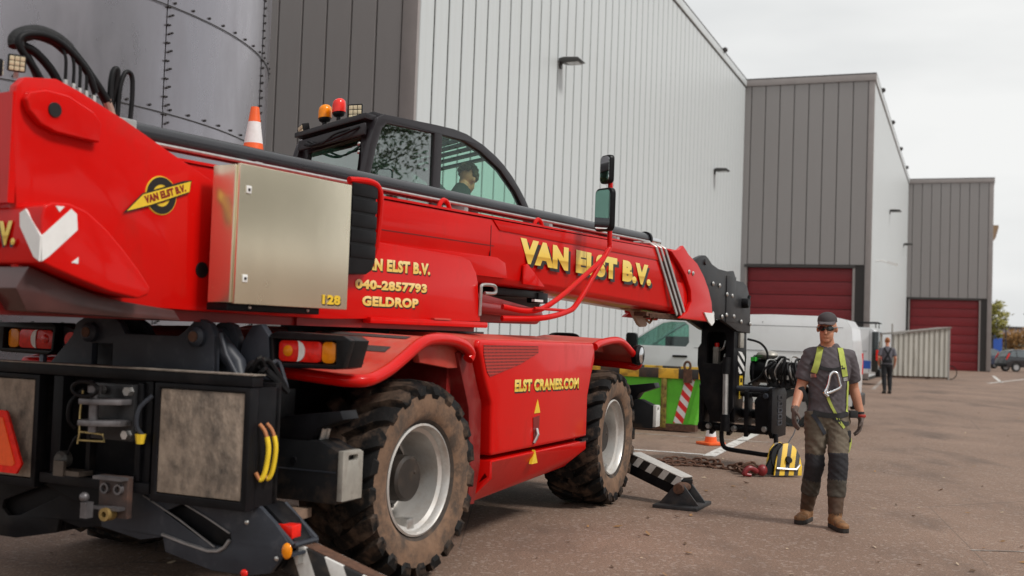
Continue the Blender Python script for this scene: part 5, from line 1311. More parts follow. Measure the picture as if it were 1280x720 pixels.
for i in range(5):
    MB().plate(rrect(0.16, 0.062, 0.012, 2, 6.30, 0.54 + 0.075 * i), [rrect(0.10, 0.03, 0.008, 2, 6.30, 0.54 + 0.075 * i)], 'y', -1.076, -1.07).build('cast_letter', GREY_DARK, carriage, T)
MB().tube(smooth_path([(6.10, -0.42, 0.42), (6.10, -0.425, 0.30), (6.10, -0.46, 0.215), (6.10, -0.55, 0.19), (6.10, -0.78, 0.175), (6.10, -1.00, 0.165), (6.10, -1.075, 0.20), (6.10, -1.10, 0.29), (6.10, -1.095, 0.42)], 6), 0.028, n=12).build('guard_loop', BLACK, carriage, T, smooth=60)
# winch drum, valves and hoses
wd = MB().lathe([(0.0001, -0.95), (0.20, -0.95), (0.20, -0.92), (0.15, -0.91), (0.15, -0.64), (0.20, -0.63), (0.20, -0.60), (0.0001, -0.60)], c=(6.72, 0, 1.14), ax='y', n=26).build('winch_drum', BLACK, carriage, T)
MB().ball((6.70, -0.76, 1.34), (0.12, 0.14, 0.06)).build('winch_motor', ENDPL, carriage, T)
MB().box(6.55, 6.66, -0.66, -0.6, 1.26, 1.31).build('green_tag', mat('green_tag', (0.05, 0.55, 0.06), rough=0.5, var=0.1), carriage, T)
vb = MB()
for i in range(4):
    vb.box(6.30 + 0.02 * i, 6.42 + 0.02 * i, -1.24 + 0.085 * i, -1.18 + 0.085 * i, 0.98, 1.24 + 0.03 * (i % 2))
vb.box(6.30, 6.5, -1.28, -0.90, 0.96, 1.02).box(6.3, 6.4, -1.32, -1.2, 1.20, 1.26)
vb.build('valve_bank', HEAD, carriage, T, bevel=0.006)
hr_ = random.Random(3)
for i in range(12):
    y0 = -0.92 - 0.036 * i + hr_.uniform(-0.01, 0.01); h0 = hr_.uniform(-0.06, 0.05); dx = hr_.uniform(-0.06, 0.06)
    MB().tube(smooth_path([(6.3 + dx, y0, 1.0), (6.22 + dx, y0 + hr_.uniform(-0.05, 0.05), 1.15), (6.28 + dx, y0 + hr_.uniform(-0.09, 0.06), 1.28 + h0), (6.40 + dx, y0 + hr_.uniform(-0.06, 0.06), 1.26 + h0), (6.46 + dx, y0, 1.10)], 5), 0.010 + 0.004 * hr_.random(), n=8).build('winch_hose', RUBBER if i % 4 else STEEL, carriage, T)
    if i % 2: MB().tube([(6.27, y0, 1.06), (6.27, y0, 1.11)], 0.017, n=8).build('hose_fitting', STEEL, carriage, T)
MB().tube(smooth_path([(6.36, -0.62, 1.53), (6.40, -0.78, 1.48), (6.42, -0.86, 1.34), (6.40, -0.80, 1.10), (6.32, -0.66, 0.98)], 6), 0.014, n=8).build('winch_hose', RUBBER, carriage, T)
for dy in (0, 0.06):
    MB().tube(smooth_path([(6.5, -1.2 - dy, 1.05), (6.7, -1.42 - dy, 1.15), (6.9, -1.62 - dy, 1.27)], 5), 0.018, n=8).build('winch_hose', GREY_DARK, carriage, T)
# ================================================================ traffic cones
def cone(loc, h, label, rz=0.0):
    e = empty('traffic_cone', loc, rz)
    tag(e, label, 'cone', 'orange and white traffic cones')
    r0, r1 = 0.135 * h / 0.75 * 1.0, 0.028 * h / 0.75
    R = lambda t: r0 + (r1 - r0) * t
    MB().lathe([(0.0001, 0.0), (R(0) + 0.03, 0.0), (R(0) + 0.03, 0.02), (R(0.03), 0.035), (R(0.22), h * 0.22), (R(0.22) * 0.9, h * 0.22)], ax='z', n=24).build('cone_body', CONE_OR, e)
    for (a, b, m) in ((0.22, 0.47, CONE_WH), (0.47, 0.66, CONE_OR), (0.66, 0.86, CONE_WH), (0.86, 1.0, CONE_OR)):
        MB().lathe([(R(a), h * a), (R(b), h * b), (R(b) * 0.6, h * b), (R(a) * 0.6, h * a)], ax='z', n=24, closed=True).build('white_band' if m is CONE_WH else 'orange_band', m, e)
    s = R(0) + 0.07
    MB().prism(rrect(2 * s, 2 * s, 0.05, 4), 'z', 0.0, 0.035).build('base', CONE_OR, e, bevel=0.006)
    return e
ct = crane.matrix_basis.copy()
crane_m = Matrix.Translation(crane.location) @ Matrix.Rotation(crane.rotation_euler.z, 4, 'Z')
cone(crane_m @ T((-1.05, 0.42, 2.281)), 0.78, 'traffic cone standing high up on the crane behind its boom', 0.3)
cone((2.93, 16.15, 0.006), 0.52, 'traffic cone on the asphalt between the green skip and the hanging winch', 0.5)

# ================================================================ green skip (frame B)
sk = empty('waste_skip', BM @ Vector((17.84, 4.9, 0)), BROT)
tag(sk, 'rusty green waste skip with yellow and black rim behind the crane front', 'skip')
GREEN = mat('skip_green', (0.11, 0.50, 0.025), rough=0.5, var=0.15, vscale=4, dirt=(0.12, 0.10, 0.04), dirt_amt=0.7, dirt_scale=5, dirt_lo=0.55, dirt_hi=0.72)
GREENR = mat('skip_rib', (0.30, 0.24, 0.04), rough=0.65, var=0.4, vscale=10, dirt=(0.10, 0.04, 0.02), dirt_amt=0.9, dirt_scale=9, dirt_lo=0.42, dirt_hi=0.6)
HAZ = stripe_mat('yellow_black_blocks', (0.72, 0.40, 0.03), (0.03, 0.026, 0.024), axis=(0, 1, 0), freq=1.52, dirt=(0.10, 0.045, 0.02), dirt_amt=0.8)
# local: x depth away, y to the left; right end slants inward towards the floor
pl = [(1.6, 0.98), (-1.12, 0.98), (-0.92, 0.10), (1.4, 0.10)]
b = MB()
b.prism(pl, 'x', 0.0, 0.03); b.prism(pl, 'x', 1.5, 1.53)
b.parts('side_wall', GREEN, sk)
MB().beam((0.78, -1.10, 0.98), (0.78, -0.90, 0.12), 1.45, 0.03).beam((0.78, 1.58, 0.98), (0.78, 1.40, 0.12), 1.45, 0.03).parts('end_wall', GREEN, sk)
MB().box(0.03, 1.5, -0.9, 1.4, 0.10, 0.13).build('floor_plate', RUST, sk)
MB().box(-0.05, 0.04, -1.16, 1.64, 0.86, 1.02).build('rim', HAZ, sk, bevel=0.008)
MB().box(1.49, 1.58, -1.16, 1.64, 0.86, 1.02).box(0.04, 1.49, -1.16, -1.09, 0.86, 1.02).box(0.04, 1.49, 1.57, 1.64, 0.86, 1.02).build('rim', HAZ, sk, bevel=0.008)
for y in (-0.42, 0.55):
    MB().box(-0.045, 0.0, y - 0.045, y + 0.045, 0.06, 0.858).build('rib', GREENR, sk, bevel=0.006)
MB().box(-0.03, 0.06, -0.95, 1.45, 0.02, 0.13).box(0.3, 0.4, -0.9, 1.4, 0.0, 0.1).box(1.1, 1.2, -0.9, 1.4, 0.0, 0.1).parts('skid', RUST, sk)
MB().prism([(-0.98, 0.80), (-1.075, 0.80), (-0.925, 0.14), (-0.83, 0.14)], 'x', -0.03, -0.002).build('end_rib', GREEN, sk)
MB().prism([(-0.76, 0.855), (-0.92, 0.855), (-0.74, 0.14), (-0.58, 0.14)], 'x', -0.008, -0.001).build('warning_sticker', stripe_mat('red_white_stripes', (0.70, 0.02, 0.02), (0.74, 0.73, 0.71), axis=(0, -1.0, 1.0), freq=4.6, duty=0.5), sk)
lk = [(-0.05, -0.80 + 0.05 * cos(a), 1.07 + 0.07 * sin(a)) for a in [2 * pi * i / 16 for i in range(16)]]
MB().tube(lk, 0.02, n=8, closed=True).box(-0.07, -0.04, -0.88, -0.74, 0.80, 1.02).build('lifting_lug', RUST, sk)
MB().tube(smooth_path([(0.3, 0.62, 1.0), (0.3, 0.5, 1.12), (0.3, 0.3, 1.14), (0.3, 0.12, 1.03)], 5), 0.02).build('cable_scrap', RUBBER, sk)

# ================================================================ vans (frame B, side towards the camera)
VAN_W = mat('van_white', (0.70, 0.71, 0.72), rough=0.28, coat=0.4, var=0.03, vscale=1.5, dirt=(0.45, 0.43, 0.41), dirt_amt=0.25, dirt_scale=2)
TYRE_S = mat('road_tyre', (0.02, 0.02, 0.02), rough=0.8, var=0.2, vscale=20)
ALLOY = mat('alloy', (0.48, 0.48, 0.49), rough=0.3, metal=0.8, var=0.1)
SEAM = mat('panel_gap', (0.20, 0.20, 0.21), rough=0.6, var=0.1)
def road_wheel(par, x, y, r=0.33, face=-1, w=0.2, ax='x'):
    def L(prof): return [(rr, face * -h) for rr, h in prof]
    e = empty('wheel', (x, y, r), 0, par)
    MB().lathe([(r * 0.62, -w / 2), (r * 0.9, -w / 2), (r, -w * 0.35), (r, w * 0.35), (r * 0.9, w / 2), (r * 0.62, w / 2)], ax=ax, n=28, closed=True).build('tyre', TYRE_S, e, smooth=40)
    rimm = MB().lathe([(r * 0.64, -w * 0.42), (r * 0.58, -w * 0.30), (r * 0.55, 0), (r * 0.2, -w * 0.15), (0.0001, -w * 0.2), (0.0001, 0.03), (r * 0.64, 0.05)], ax=ax, n=24)
    for i in range(5):
        a = 2 * pi * i / 5 + 0.3
        c1 = Vector((-w * 0.30, cos(a) * r * 0.15, sin(a) * r * 0.15)) if ax == 'x' else Vector((cos(a) * r * 0.15, -w * 0.30, sin(a) * r * 0.15))
        c2 = Vector((-w * 0.32, cos(a) * r * 0.6, sin(a) * r * 0.6)) if ax == 'x' else Vector((cos(a) * r * 0.6, -w * 0.32, sin(a) * r * 0.6))
        rimm.beam(c1, c2, r * 0.16, 0.04, up=(1, 0, 0) if ax == 'x' else (0, 1, 0))
    rimm.build('rim', ALLOY, e)
    return e
def arch(cy, cz, r, k=8): return [(cy + r * cos(pi - pi * i / k), cz + r * sin(pi * i / k)) for i in range(k + 1)]
def white_van(loc, label):
    """local x = depth away from the near side, y = towards the nose (left), z up"""
    e = empty('panel_van', loc, BROT)
    tag(e, label, 'van', 'white vans parked along the halls')
    nose, tail = 4.97, 0.0
    w1, w2 = 1.0, 3.95
    out = [(0.02, 0.42)] + [p for p in arch(w1, 0.40, 0.40)] + [p for p in arch(w2, 0.40, 0.40)] + [(4.75, 0.36), (4.93, 0.45), (4.97, 0.75), (4.90, 1.02), (4.75, 1.12), (4.30, 1.30), (3.95, 1.52), (3.55, 1.80), (3.32, 1.90), (3.0, 1.955), (1.5, 2.01), (0.4, 2.0), (0.16, 1.95), (0.06, 1.80), (0.0, 1.2)]
    out = out[::1]
    win = [(3.02, 1.36), (3.95, 1.36), (4.08, 1.40), (3.72, 1.64), (3.48, 1.79), (3.32, 1.82), (3.06, 1.82), (2.98, 1.76), (2.96, 1.44)]
    # body as rings across the width: tumblehome at the top
    def zx(z, s): return 0.0 + max(0, z - 1.25) ** 1.6 * 0.16
    b = MB()
    b.plate(out, [win], 'x', 0.0, 0.05)
    b.plate(out, [win], 'x', 1.93, 1.98)
    b.xform(lambda v: (v[0] + (zx(v[2], 0) if v[0] < 1 else -zx(v[2], 0)), v[1], v[2]))
    # skins: roof, tail, bonnet, front, floor
    def strip(pts, nm):
        s = MB()
        s.add([(zx(z, 0) + 0.002, y, z) for y, z in pts] + [(1.978 - zx(z, 0), y, z) for y, z in pts], [(i, i + 1, len(pts) + i + 1, len(pts) + i) for i in range(len(pts) - 1)])
        return s
    for p in (strip([(3.32, 1.90), (3.0, 1.955), (1.5, 2.01), (0.4, 2.0), (0.16, 1.95), (0.06, 1.80), (0.0, 1.2), (0.02, 0.42)], ''), strip([(4.75, 0.36), (4.93, 0.45), (4.97, 0.75), (4.90, 1.02), (4.75, 1.12), (4.30, 1.30)], '')):
        b.add(p.v, p.f)
    b.box(0.1, 1.9, 0.1, 4.8, 0.38, 0.46)
    b.box(0.06, 1.92, 2.85, 2.90, 0.46, 1.9)
    body = b.build('body', VAN_W, e, bevel=0.006, smooth=50)
    ws = strip([(4.30, 1.30), (3.95, 1.52), (3.55, 1.80), (3.32, 1.90)], '')
    ws.build('windscreen', WINGLASS, e)
    for xx, sg in ((0.02, 1), (1.95, -1)):
        MB().prism(win, 'x', xx, xx + 0.006).xform(lambda v: (v[0] + sg * zx(v[2], 0), v[1], v[2])).build('side_window', WINGLASS, e)
    for (y, z0, z1) in ((2.88, 0.45, 1.90), (1.62, 0.5, 1.88)):
        MB().box(-0.004, 0.004, y - 0.006, y + 0.006, z0, z1).xform(lambda v: (v[0] + zx(v[2], 0), v[1], v[2])).build('door_gap', SEAM, e)
    MB().box(-0.004, 0.004, 0.2, 2.86, 1.345, 1.355).xform(lambda v: (v[0] + zx(v[2], 0), v[1], v[2])).build('body_crease', SEAM, e)
    MB().box(-0.003, 0.004, 0.2, 2.86, 1.80, 1.808).xform(lambda v: (v[0] + zx(v[2], 0), v[1], v[2])).build('slide_rail', SEAM, e)
    MB().box(-0.04, 0.02, 2.98, 3.26, 1.16, 1.20).build('door_handle', PLASTIC, e, bevel=0.015)
    MB().box(-0.03, 0.03, 0.05, 0.62, 0.62, 0.72).box(-0.03, 0.03, 1.45, 3.5, 0.62, 0.72).parts('side_moulding', PLASTIC, e, bevel=0.012)
    MB().box(0.1, 1.9, -0.06, 0.06, 0.36, 0.60).box(0.1, 1.9, 4.85, 5.03, 0.34, 0.60).parts('bumper', PLASTIC, e, bevel=0.03)
    mr = MB().prism(rrect(0.20, 0.30, 0.05, 3, 4.02, 1.44), 'x', -0.20, -0.06).tube([(-0.06, 4.0, 1.38), (0.03, 4.02, 1.34)], 0.03)
    mr.build('door_mirror', PLASTIC, e, bevel=0.02)
    MB().box(0.06, 0.13, -0.010, 0.02, 0.95, 1.35).box(1.85, 1.92, -0.010, 0.02, 0.95, 1.35).parts('tail_light', LENS_RED, e)
    MB().prism([(4.55, 1.10), (4.86, 0.98), (4.90, 0.88), (4.62, 0.96)], 'x', -0.004, 0.06).build('headlight', LENS_WH, e, bevel=0.01)
    MB().box(0.3, 0.75, 3.0, 3.5, 0.95, 1.55).box(1.2, 1.65, 3.0, 3.5, 0.95, 1.55).box(0.3, 1.7, 3.7, 4.2, 0.9, 1.30).parts('seat', PLASTIC, e, bevel=0.06)
    for y in (w1, w2):
        road_wheel(e, 0.13, y, 0.34); road_wheel(e, 1.85, y, 0.34)
        MB().lathe([(0.36, 0.03), (0.395, 0.0), (0.395, 0.25), (0.36, 0.25)], c=(0, y, 0.40), ax='x', n=24, closed=True).build('wheel_arch', PLASTIC, e)
    return e
white_van(BM @ Vector((20.62, 1.78, 0)), 'long white van with its dark side window above the skip')

# second van, farther off, with dark rear and roof rack, seen beyond the first
def rack_van(loc, label):
    e = empty('panel_van', loc, BROT)
    tag(e, label, 'van', 'white vans parked along the halls')
    prof = [(0.06, 0.45)] + arch(1.05, 0.40, 0.40) + arch(4.2, 0.40, 0.40) + [(5.2, 0.40), (5.4, 0.7), (5.3, 1.1), (4.9, 1.25), (4.3, 1.95), (4.0, 2.15), (2.0, 2.22), (0.3, 2.2), (0.12, 2.1), (0.04, 1.5)]
    b = MB().prism(prof, 'x', 0.0, 2.0)
    b.xform(lambda v: (v[0] + (1 if v[0] < 1 else -1) * max(0, v[2] - 1.3) ** 1.5 * 0.16, v[1], v[2]))
    b.build('body', VAN_W, e, bevel=0.05, segs=3)
    MB().box(-0.01, 0.30, -0.02, 0.22, 0.5, 2.05).box(1.7, 2.01, -0.02, 0.22, 0.5, 2.05).box(0.3, 1.7, -0.025, 0.03, 1.35, 2.0).parts('dark_rear_corner', DARKGLASS, e, bevel=0.02)
    MB().box(-0.012, 0.2, -0.03, 0.06, 0.95, 1.35).box(1.8, 2.012, -0.03, 0.06, 0.95, 1.35).parts('tail_light', LENS_RED, e)
    MB().prism([(0.25, 0.62), (1.5, 0.62), (1.6, 0.78), (1.2, 0.98), (0.25, 0.92)], 'x', -0.006, 0.02).build('blue_graphic', mat('blue_print', (0.02, 0.09, 0.42), rough=0.4, var=0.1), e)
    MB().box(-0.006, 0.02, 1.0, 1.5, 1.38, 1.55).box(-0.006, 0.02, 0.8, 1.3, 1.62, 1.70).parts('dark_graphic', BLACKP, e)
    MB().box(-0.005, 0.01, 0.3, 0.32, 0.5, 2.1).box(-0.005, 0.01, 1.75, 1.77, 0.5, 2.15).box(-0.005, 0.01, 0.4, 1.7, 1.28, 1.30).parts('door_gap', SEAM, e)
    MB().prism([(3.2, 1.4), (4.35, 1.4), (4.0, 1.95), (3.2, 1.95)], 'x', -0.006, 0.1).build('side_window', DARKGLASS, e)
    MB().box(0.1, 1.9, -0.1, 0.08, 0.32, 0.6).box(-0.02, 2.02, 1.6, 3.6, 0.42, 0.6).parts('bumper', PLASTIC, e, bevel=0.03)
    rk = MB()
    for y in (0.1, 0.9, 1.7, 2.5, 3.3): rk.tube([(0.1, y, 2.2), (0.1, y, 2.38), (1.9, y, 2.38), (1.9, y, 2.2)], 0.02, n=6)
    for x in (0.1, 1.0, 1.9): rk.tube([(x, 0.0, 2.40), (x, 3.5, 2.40)], 0.022, n=6)
    rk.build('roof_rack', BLACK, e)
    for y in (1.05, 4.2):
        road_wheel(e, 0.12, y, 0.36); road_wheel(e, 1.88, y, 0.36)
rack_van(BM @ Vector((45.0, 3.02, 0)), 'smaller far van with black rear corners and roof rack')

# ================================================================ dark cars at the far right
def small_car(loc, rz, paint, label, tailx=-1):
    """local x = forward, y left"""
    e = empty('parked_car', loc, rz)
    tag(e, label, 'car', 'cars parked far right')
    prof = [(-1.95, 0.35)] + [(p[0], p[1]) for p in arch(-1.22, 0.33, 0.36)] + [(p[0], p[1]) for p in arch(1.25, 0.33, 0.36)] + [(1.90, 0.32), (2.0, 0.55), (1.92, 0.80), (1.2, 0.98), (-1.92, 1.0), (-2.0, 0.7)]
    b = MB().prism(prof, 'y', -0.85, 0.85)
    b.build('body', paint, e, bevel=0.06, segs=3)
    top = [(-1.90, 1.0), (-1.62, 1.50), (-1.3, 1.62), (0.1, 1.62), (0.5, 1.52), (1.25, 0.98)]
    gh = MB()
    k = len(top)
    def yy(z): return 0.82 - (z - 1.0) * 0.28
    gh.loft([[(x, -yy(z), z) for x, z in top], [(x, yy(z), z) for x, z in top]])
    gh.build('greenhouse', paint, e, bevel=0.03)
    def win(pts, nm):
        for s in (-1, 1):
            MB().add([(x, s * (yy(z) + 0.008), z) for x, z in pts], [tuple(range(len(pts)))]).build(nm, MATS['car_glass'], e)
    win([(-1.12, 1.08), (-1.12, 1.50), (-0.35, 1.54), (-0.35, 1.06)], 'side_window'); win([(-0.25, 1.06), (-0.25, 1.54), (0.1, 1.54), (0.45, 1.45), (1.0, 1.04)], 'side_window'); win([(-1.70, 1.10), (-1.50, 1.48), (-1.22, 1.50), (-1.22, 1.08)], 'quarter_window')
    MB().prism([(-1.87, 1.08), (-1.60, 1.50), (-1.585, 1.49), (-1.85, 1.07)], 'y', -0.62, 0.62).xform(lambda v: (v[0] - 0.03, v[1], v[2])).build('rear_window', MATS['car_glass'], e)
    for s in (-1, 1):
        MB().prism([(-1.985, 0.85), (-1.90, 1.10), (-1.74, 1.36), (-1.70, 1.30), (-1.84, 1.0), (-1.88, 0.85)], 'y', s * 0.79, s * 0.845).build('tail_light', LENS_RED, e, bevel=0.02)
        MB().box(1.6, 1.95, min(s * 0.6, s * 0.86), max(s * 0.6, s * 0.86), 0.66, 0.80).build('headlight', LENS_WH, e, bevel=0.03)
        for x in (-1.22, 1.25):
            road_wheel(e, x, s * 0.76, 0.32, ax='y')
    MB().box(-2.03, -1.9, -0.8, 0.8, 0.34, 0.58).box(1.9, 2.04, -0.8, 0.8, 0.3, 0.55).parts('bumper', PLASTIC, e, bevel=0.04)
    return e
mat('car_glass', (0.10, 0.12, 0.13), rough=0.06, var=0.2, coat=0.6)
small_car((37.6, 81.5, 0), radians(3), mat('car_black', (0.018, 0.018, 0.022), rough=0.2, coat=0.7, var=0.2), 'black hatchback at the far right with its side to the camera')
small_car((39.4, 92.5, 0), radians(15), mat('car_dark_blue', (0.02, 0.03, 0.06), rough=0.25, coat=0.6, var=0.2), 'dark car half hidden between the hall corner and the black hatchback')

# ================================================================ bicycle shelter and bicycle
sh = empty('bicycle_shelter', (18.36, 53.9, 0), radians(-3))
tag(sh, 'pale corrugated steel bicycle shelter with sloping top in front of the far red door', 'shelter')
SHEET = mat('shelter_sheet', (0.50, 0.48, 0.43), rough=0.5, var=0.12, vscale=2, dirt=(0.22, 0.20, 0.17), dirt_amt=0.5, dirt_scale=3, stretch=(1, 1, 0.2))
Ws = 2.66; nr = 11
zt = lambda x: 2.08 + (2.46 - 2.08) * x / Ws
def sheet_pts(y):
    pts = []
    for i in range(nr):
        x0 = i * Ws / nr; d = Ws / nr
        pts += [(x0, y), (x0 + d * 0.30, y), (x0 + d * 0.38, y - 0.07), (x0 + d * 0.92, y - 0.07)]
    return pts + [(Ws, y)]
pp = sheet_pts(0.0)
MBs = MB(); k = len(pp)
MBs.add([(x, y, 0.12) for x, y in pp] + [(x, y, zt(x)) for x, y in pp] + [(x, y + 0.02, 0.12) for x, y in pp] + [(x, y + 0.02, zt(x)) for x, y in pp],
        [(i, i + 1, k + i + 1, k + i) for i in range(k - 1)] + [(2 * k + i, 3 * k + i, 3 * k + i + 1, 2 * k + i + 1) for i in range(k - 1)])
MBs.build('corrugated_wall', SHEET, sh, smooth=20)
MB().prism([(-0.06, 2.09), (Ws + 0.10, 2.48), (Ws + 0.10, 2.54), (-0.06, 2.15)], 'y', -0.15, 2.0).build('roof', mat('shelter_roof', (0.22, 0.20, 0.18), rough=0.5, var=0.1), sh)
MB().box(-0.03, 0.03, -0.02, 0.05, 0, 2.6).box(Ws - 0.02, Ws + 0.05, -0.09, -0.02, 0, 2.46).box(0, 0.06, 1.9, 1.96, 0, 2.1).box(Ws - 0.06, Ws, 1.9, 1.96, 0, 2.46).parts('post', mat('shelter_post', (0.30, 0.28, 0.26), rough=0.5, var=0.1), sh)
MB().box(0, Ws, 0.02, 0.08, 0.05, 0.12).build('base_rail', RUST, sh)
MB().box(0.4, Ws + 0.25, 0.6, 0.64, 1.2, 1.7).box(0.5, Ws + 0.3, 1.2, 1.26, 0.3, 1.0).parts('side_board', BLACK, sh)
bk = empty('bicycle', (20.75, 54.25, 0), radians(-25))
tag(bk, 'bicycle with its wheel poking out beside the corrugated shelter', 'bicycle')
for x in (-0.5, 0.5):
    MB().lathe([(0.31, -0.02), (0.35, -0.02), (0.35, 0.02), (0.31, 0.02)], c=(x, 0, 0.35), ax='y', n=26, closed=True).build('wheel', TYRE_S, bk)
MB().tube([(-0.5, 0, 0.35), (-0.15, 0, 0.85), (0.38, 0, 0.85), (0.5, 0, 0.35)], 0.02).tube([(-0.15, 0, 0.9), (0.0, 0, 0.33), (0.38, 0, 0.82)], 0.02).tube([(-0.5, 0, 0.35), (0, 0, 0.33)], 0.02).build('frame', mat('bike_red', (0.25, 0.03, 0.03), rough=0.3, var=0.1), bk)
MB().box(-0.27, -0.03, -0.06, 0.06, 0.92, 0.98).build('saddle', BLACK, bk, bevel=0.02)
MB().tube([(0.36, -0.28, 1.02), (0.42, 0, 1.05), (0.36, 0.28, 1.02)], 0.016).tube([(0.38, 0, 0.84), (0.40, 0, 1.05)], 0.018).build('handlebar', STEEL, bk)

# ================================================================ hook block and chain on the ground
hb = empty('hook_block', (3.14, 12.62, 0), radians(14))
tag(hb, 'yellow and black striped crane hook block lying on the asphalt beside the worker', 'hook block')
HS = stripe_mat('hook_stripes', (0.80, 0.50, 0.02), (0.016, 0.015, 0.014), axis=(1.0, 0, -0.30), freq=8.8, dirt=(0.2, 0.12, 0.05), dirt_amt=0.4, duty=0.55)
hp_ = [(-0.17, 0.02), (0.17, 0.02), (0.185, 0.12), (0.17, 0.24), (0.12, 0.33), (0.05, 0.37), (-0.02, 0.36), (-0.08, 0.30), (-0.13, 0.18)]
lean = lambda v: (v[0] + 0.05 * v[2], v[1] + 0.35 * v[2], v[2])
MB().prism(hp_, 'y', -0.06, -0.035).xform(lean).build('cheek_plate', HS, hb, bevel=0.008)
MB().prism([(x - 0.05, z) for x, z in hp_], 'y', 0.05, 0.075).xform(lean).build('cheek_plate', HS, hb, bevel=0.008)
MB().lathe([(0.0001, -0.03), (0.17, -0.03), (0.14, 0.0), (0.17, 0.035), (0.0001, 0.035)], c=(0.0, 0, 0.19), ax='y', n=26).xform(lean).build('sheave', BLACK, hb)
MB().lathe([(0.0001, -0.09), (0.035, -0.09), (0.04, -0.06), (0.0001, -0.06)], c=(0.02, 0, 0.19), ax='y', n=12).xform(lean).build('axle_nut', BLACK, hb)
MB().tube([(-0.14, -0.075, 0.10), (0.10, -0.075, 0.09), (0.15, -0.075, 0.14)], 0.014).xform(lean).build('keeper_bar', STEEL, hb)
MB().prism([(-0.28, 0.03), (-0.15, 0.02), (-0.10, 0.26), (-0.02, 0.37), (-0.07, 0.35), (-0.16, 0.22)], 'y', -0.02, 0.03).xform(lean).build('rope_guard', BLACK, hb, bevel=0.01)
MB().ball((-0.30, -0.02, 0.075), (0.06, 0.055, 0.065)).tube(smooth_path([(-0.36, -0.02, 0.06), (-0.46, -0.03, 0.10), (-0.52, -0.03, 0.04), (-0.44, -0.03, 0.02)], 5), [0.03] * 12 + [0.02] * 4, n=10).build('hook', mat('hook_red', (0.20, 0.012, 0.015), rough=0.4, var=0.2), hb)
MB().tube([(0.06, 0.10, 0.35), (0.30, 0.4, 0.44), (0.65, 0.9, 0.62)], 0.006, n=6).build('wire_rope', GREY_DARK, hb)
ch = empty('rusty_chain', (2.4, 13.1, 0))
tag(ch, 'rusty lifting chain lying along the asphalt towards the hook block', 'chain')
ln = MB().tube([(0.055 * cos(a) * (1 if abs(cos(a)) > 0.01 else 1) , 0.028 * sin(a), 0) for a in [2 * pi * i / 14 for i in range(14)]], 0.0125, n=7, closed=True)
l0 = ln.build('link', RUST, ch, smooth=60)
pth = smooth_path([(1.75, 13.28, 0), (2.0, 13.32, 0), (2.25, 13.34, 0), (2.45, 13.22, 0), (2.62, 13.05, 0), (2.70, 12.85, 0), (2.75, 12.65, 0), (2.84, 12.72, 0), (2.80, 12.82, 0), (2.72, 12.75, 0), (2.80, 12.66, 0)], 40)
acc = 0.0; last = pth[0]; first = True; kk = 0
spots = []
for row in range(3):
    acc = 0; last = pth[0]
    for q in pth[1:]:
        acc += (q - last).length
        if acc > 0.085:
            d = q - last
            spots.append((q, atan2(d.y, d.x), row)); acc = 0
        last = q
for q, an, row in spots:
    if row > 0 and q.x > 2.5: continue
    o = l0 if first else inst(l0)
    first = False; kk += 1
    off = Vector((0, 0.07 * row + random.uniform(-0.02, 0.02), 0))
    o.location = Vector((q.x, q.y, 0.014 + 0.02 * (kk % 2) + (0.03 if row and random.random() < 0.4 else 0))) + off - Vector((2.4, 13.1, 0))
    o.rotation_euler = ((pi / 2 if kk % 2 else random.uniform(-0.3, 0.3)) * 0.8, random.uniform(-0.15, 0.15), an + random.uniform(-0.25, 0.25))
for q in range(10):
    o = inst(l0); o.location = Vector((random.uniform(2.62, 2.86), random.uniform(12.6, 12.95), random.uniform(0.02, 0.10))) - Vector((2.4, 13.1, 0))
    o.rotation_euler = (random.uniform(0, 3), random.uniform(-0.6, 0.6), random.uniform(0, 3)); o.scale = (1.15, 1.15, 1.15)

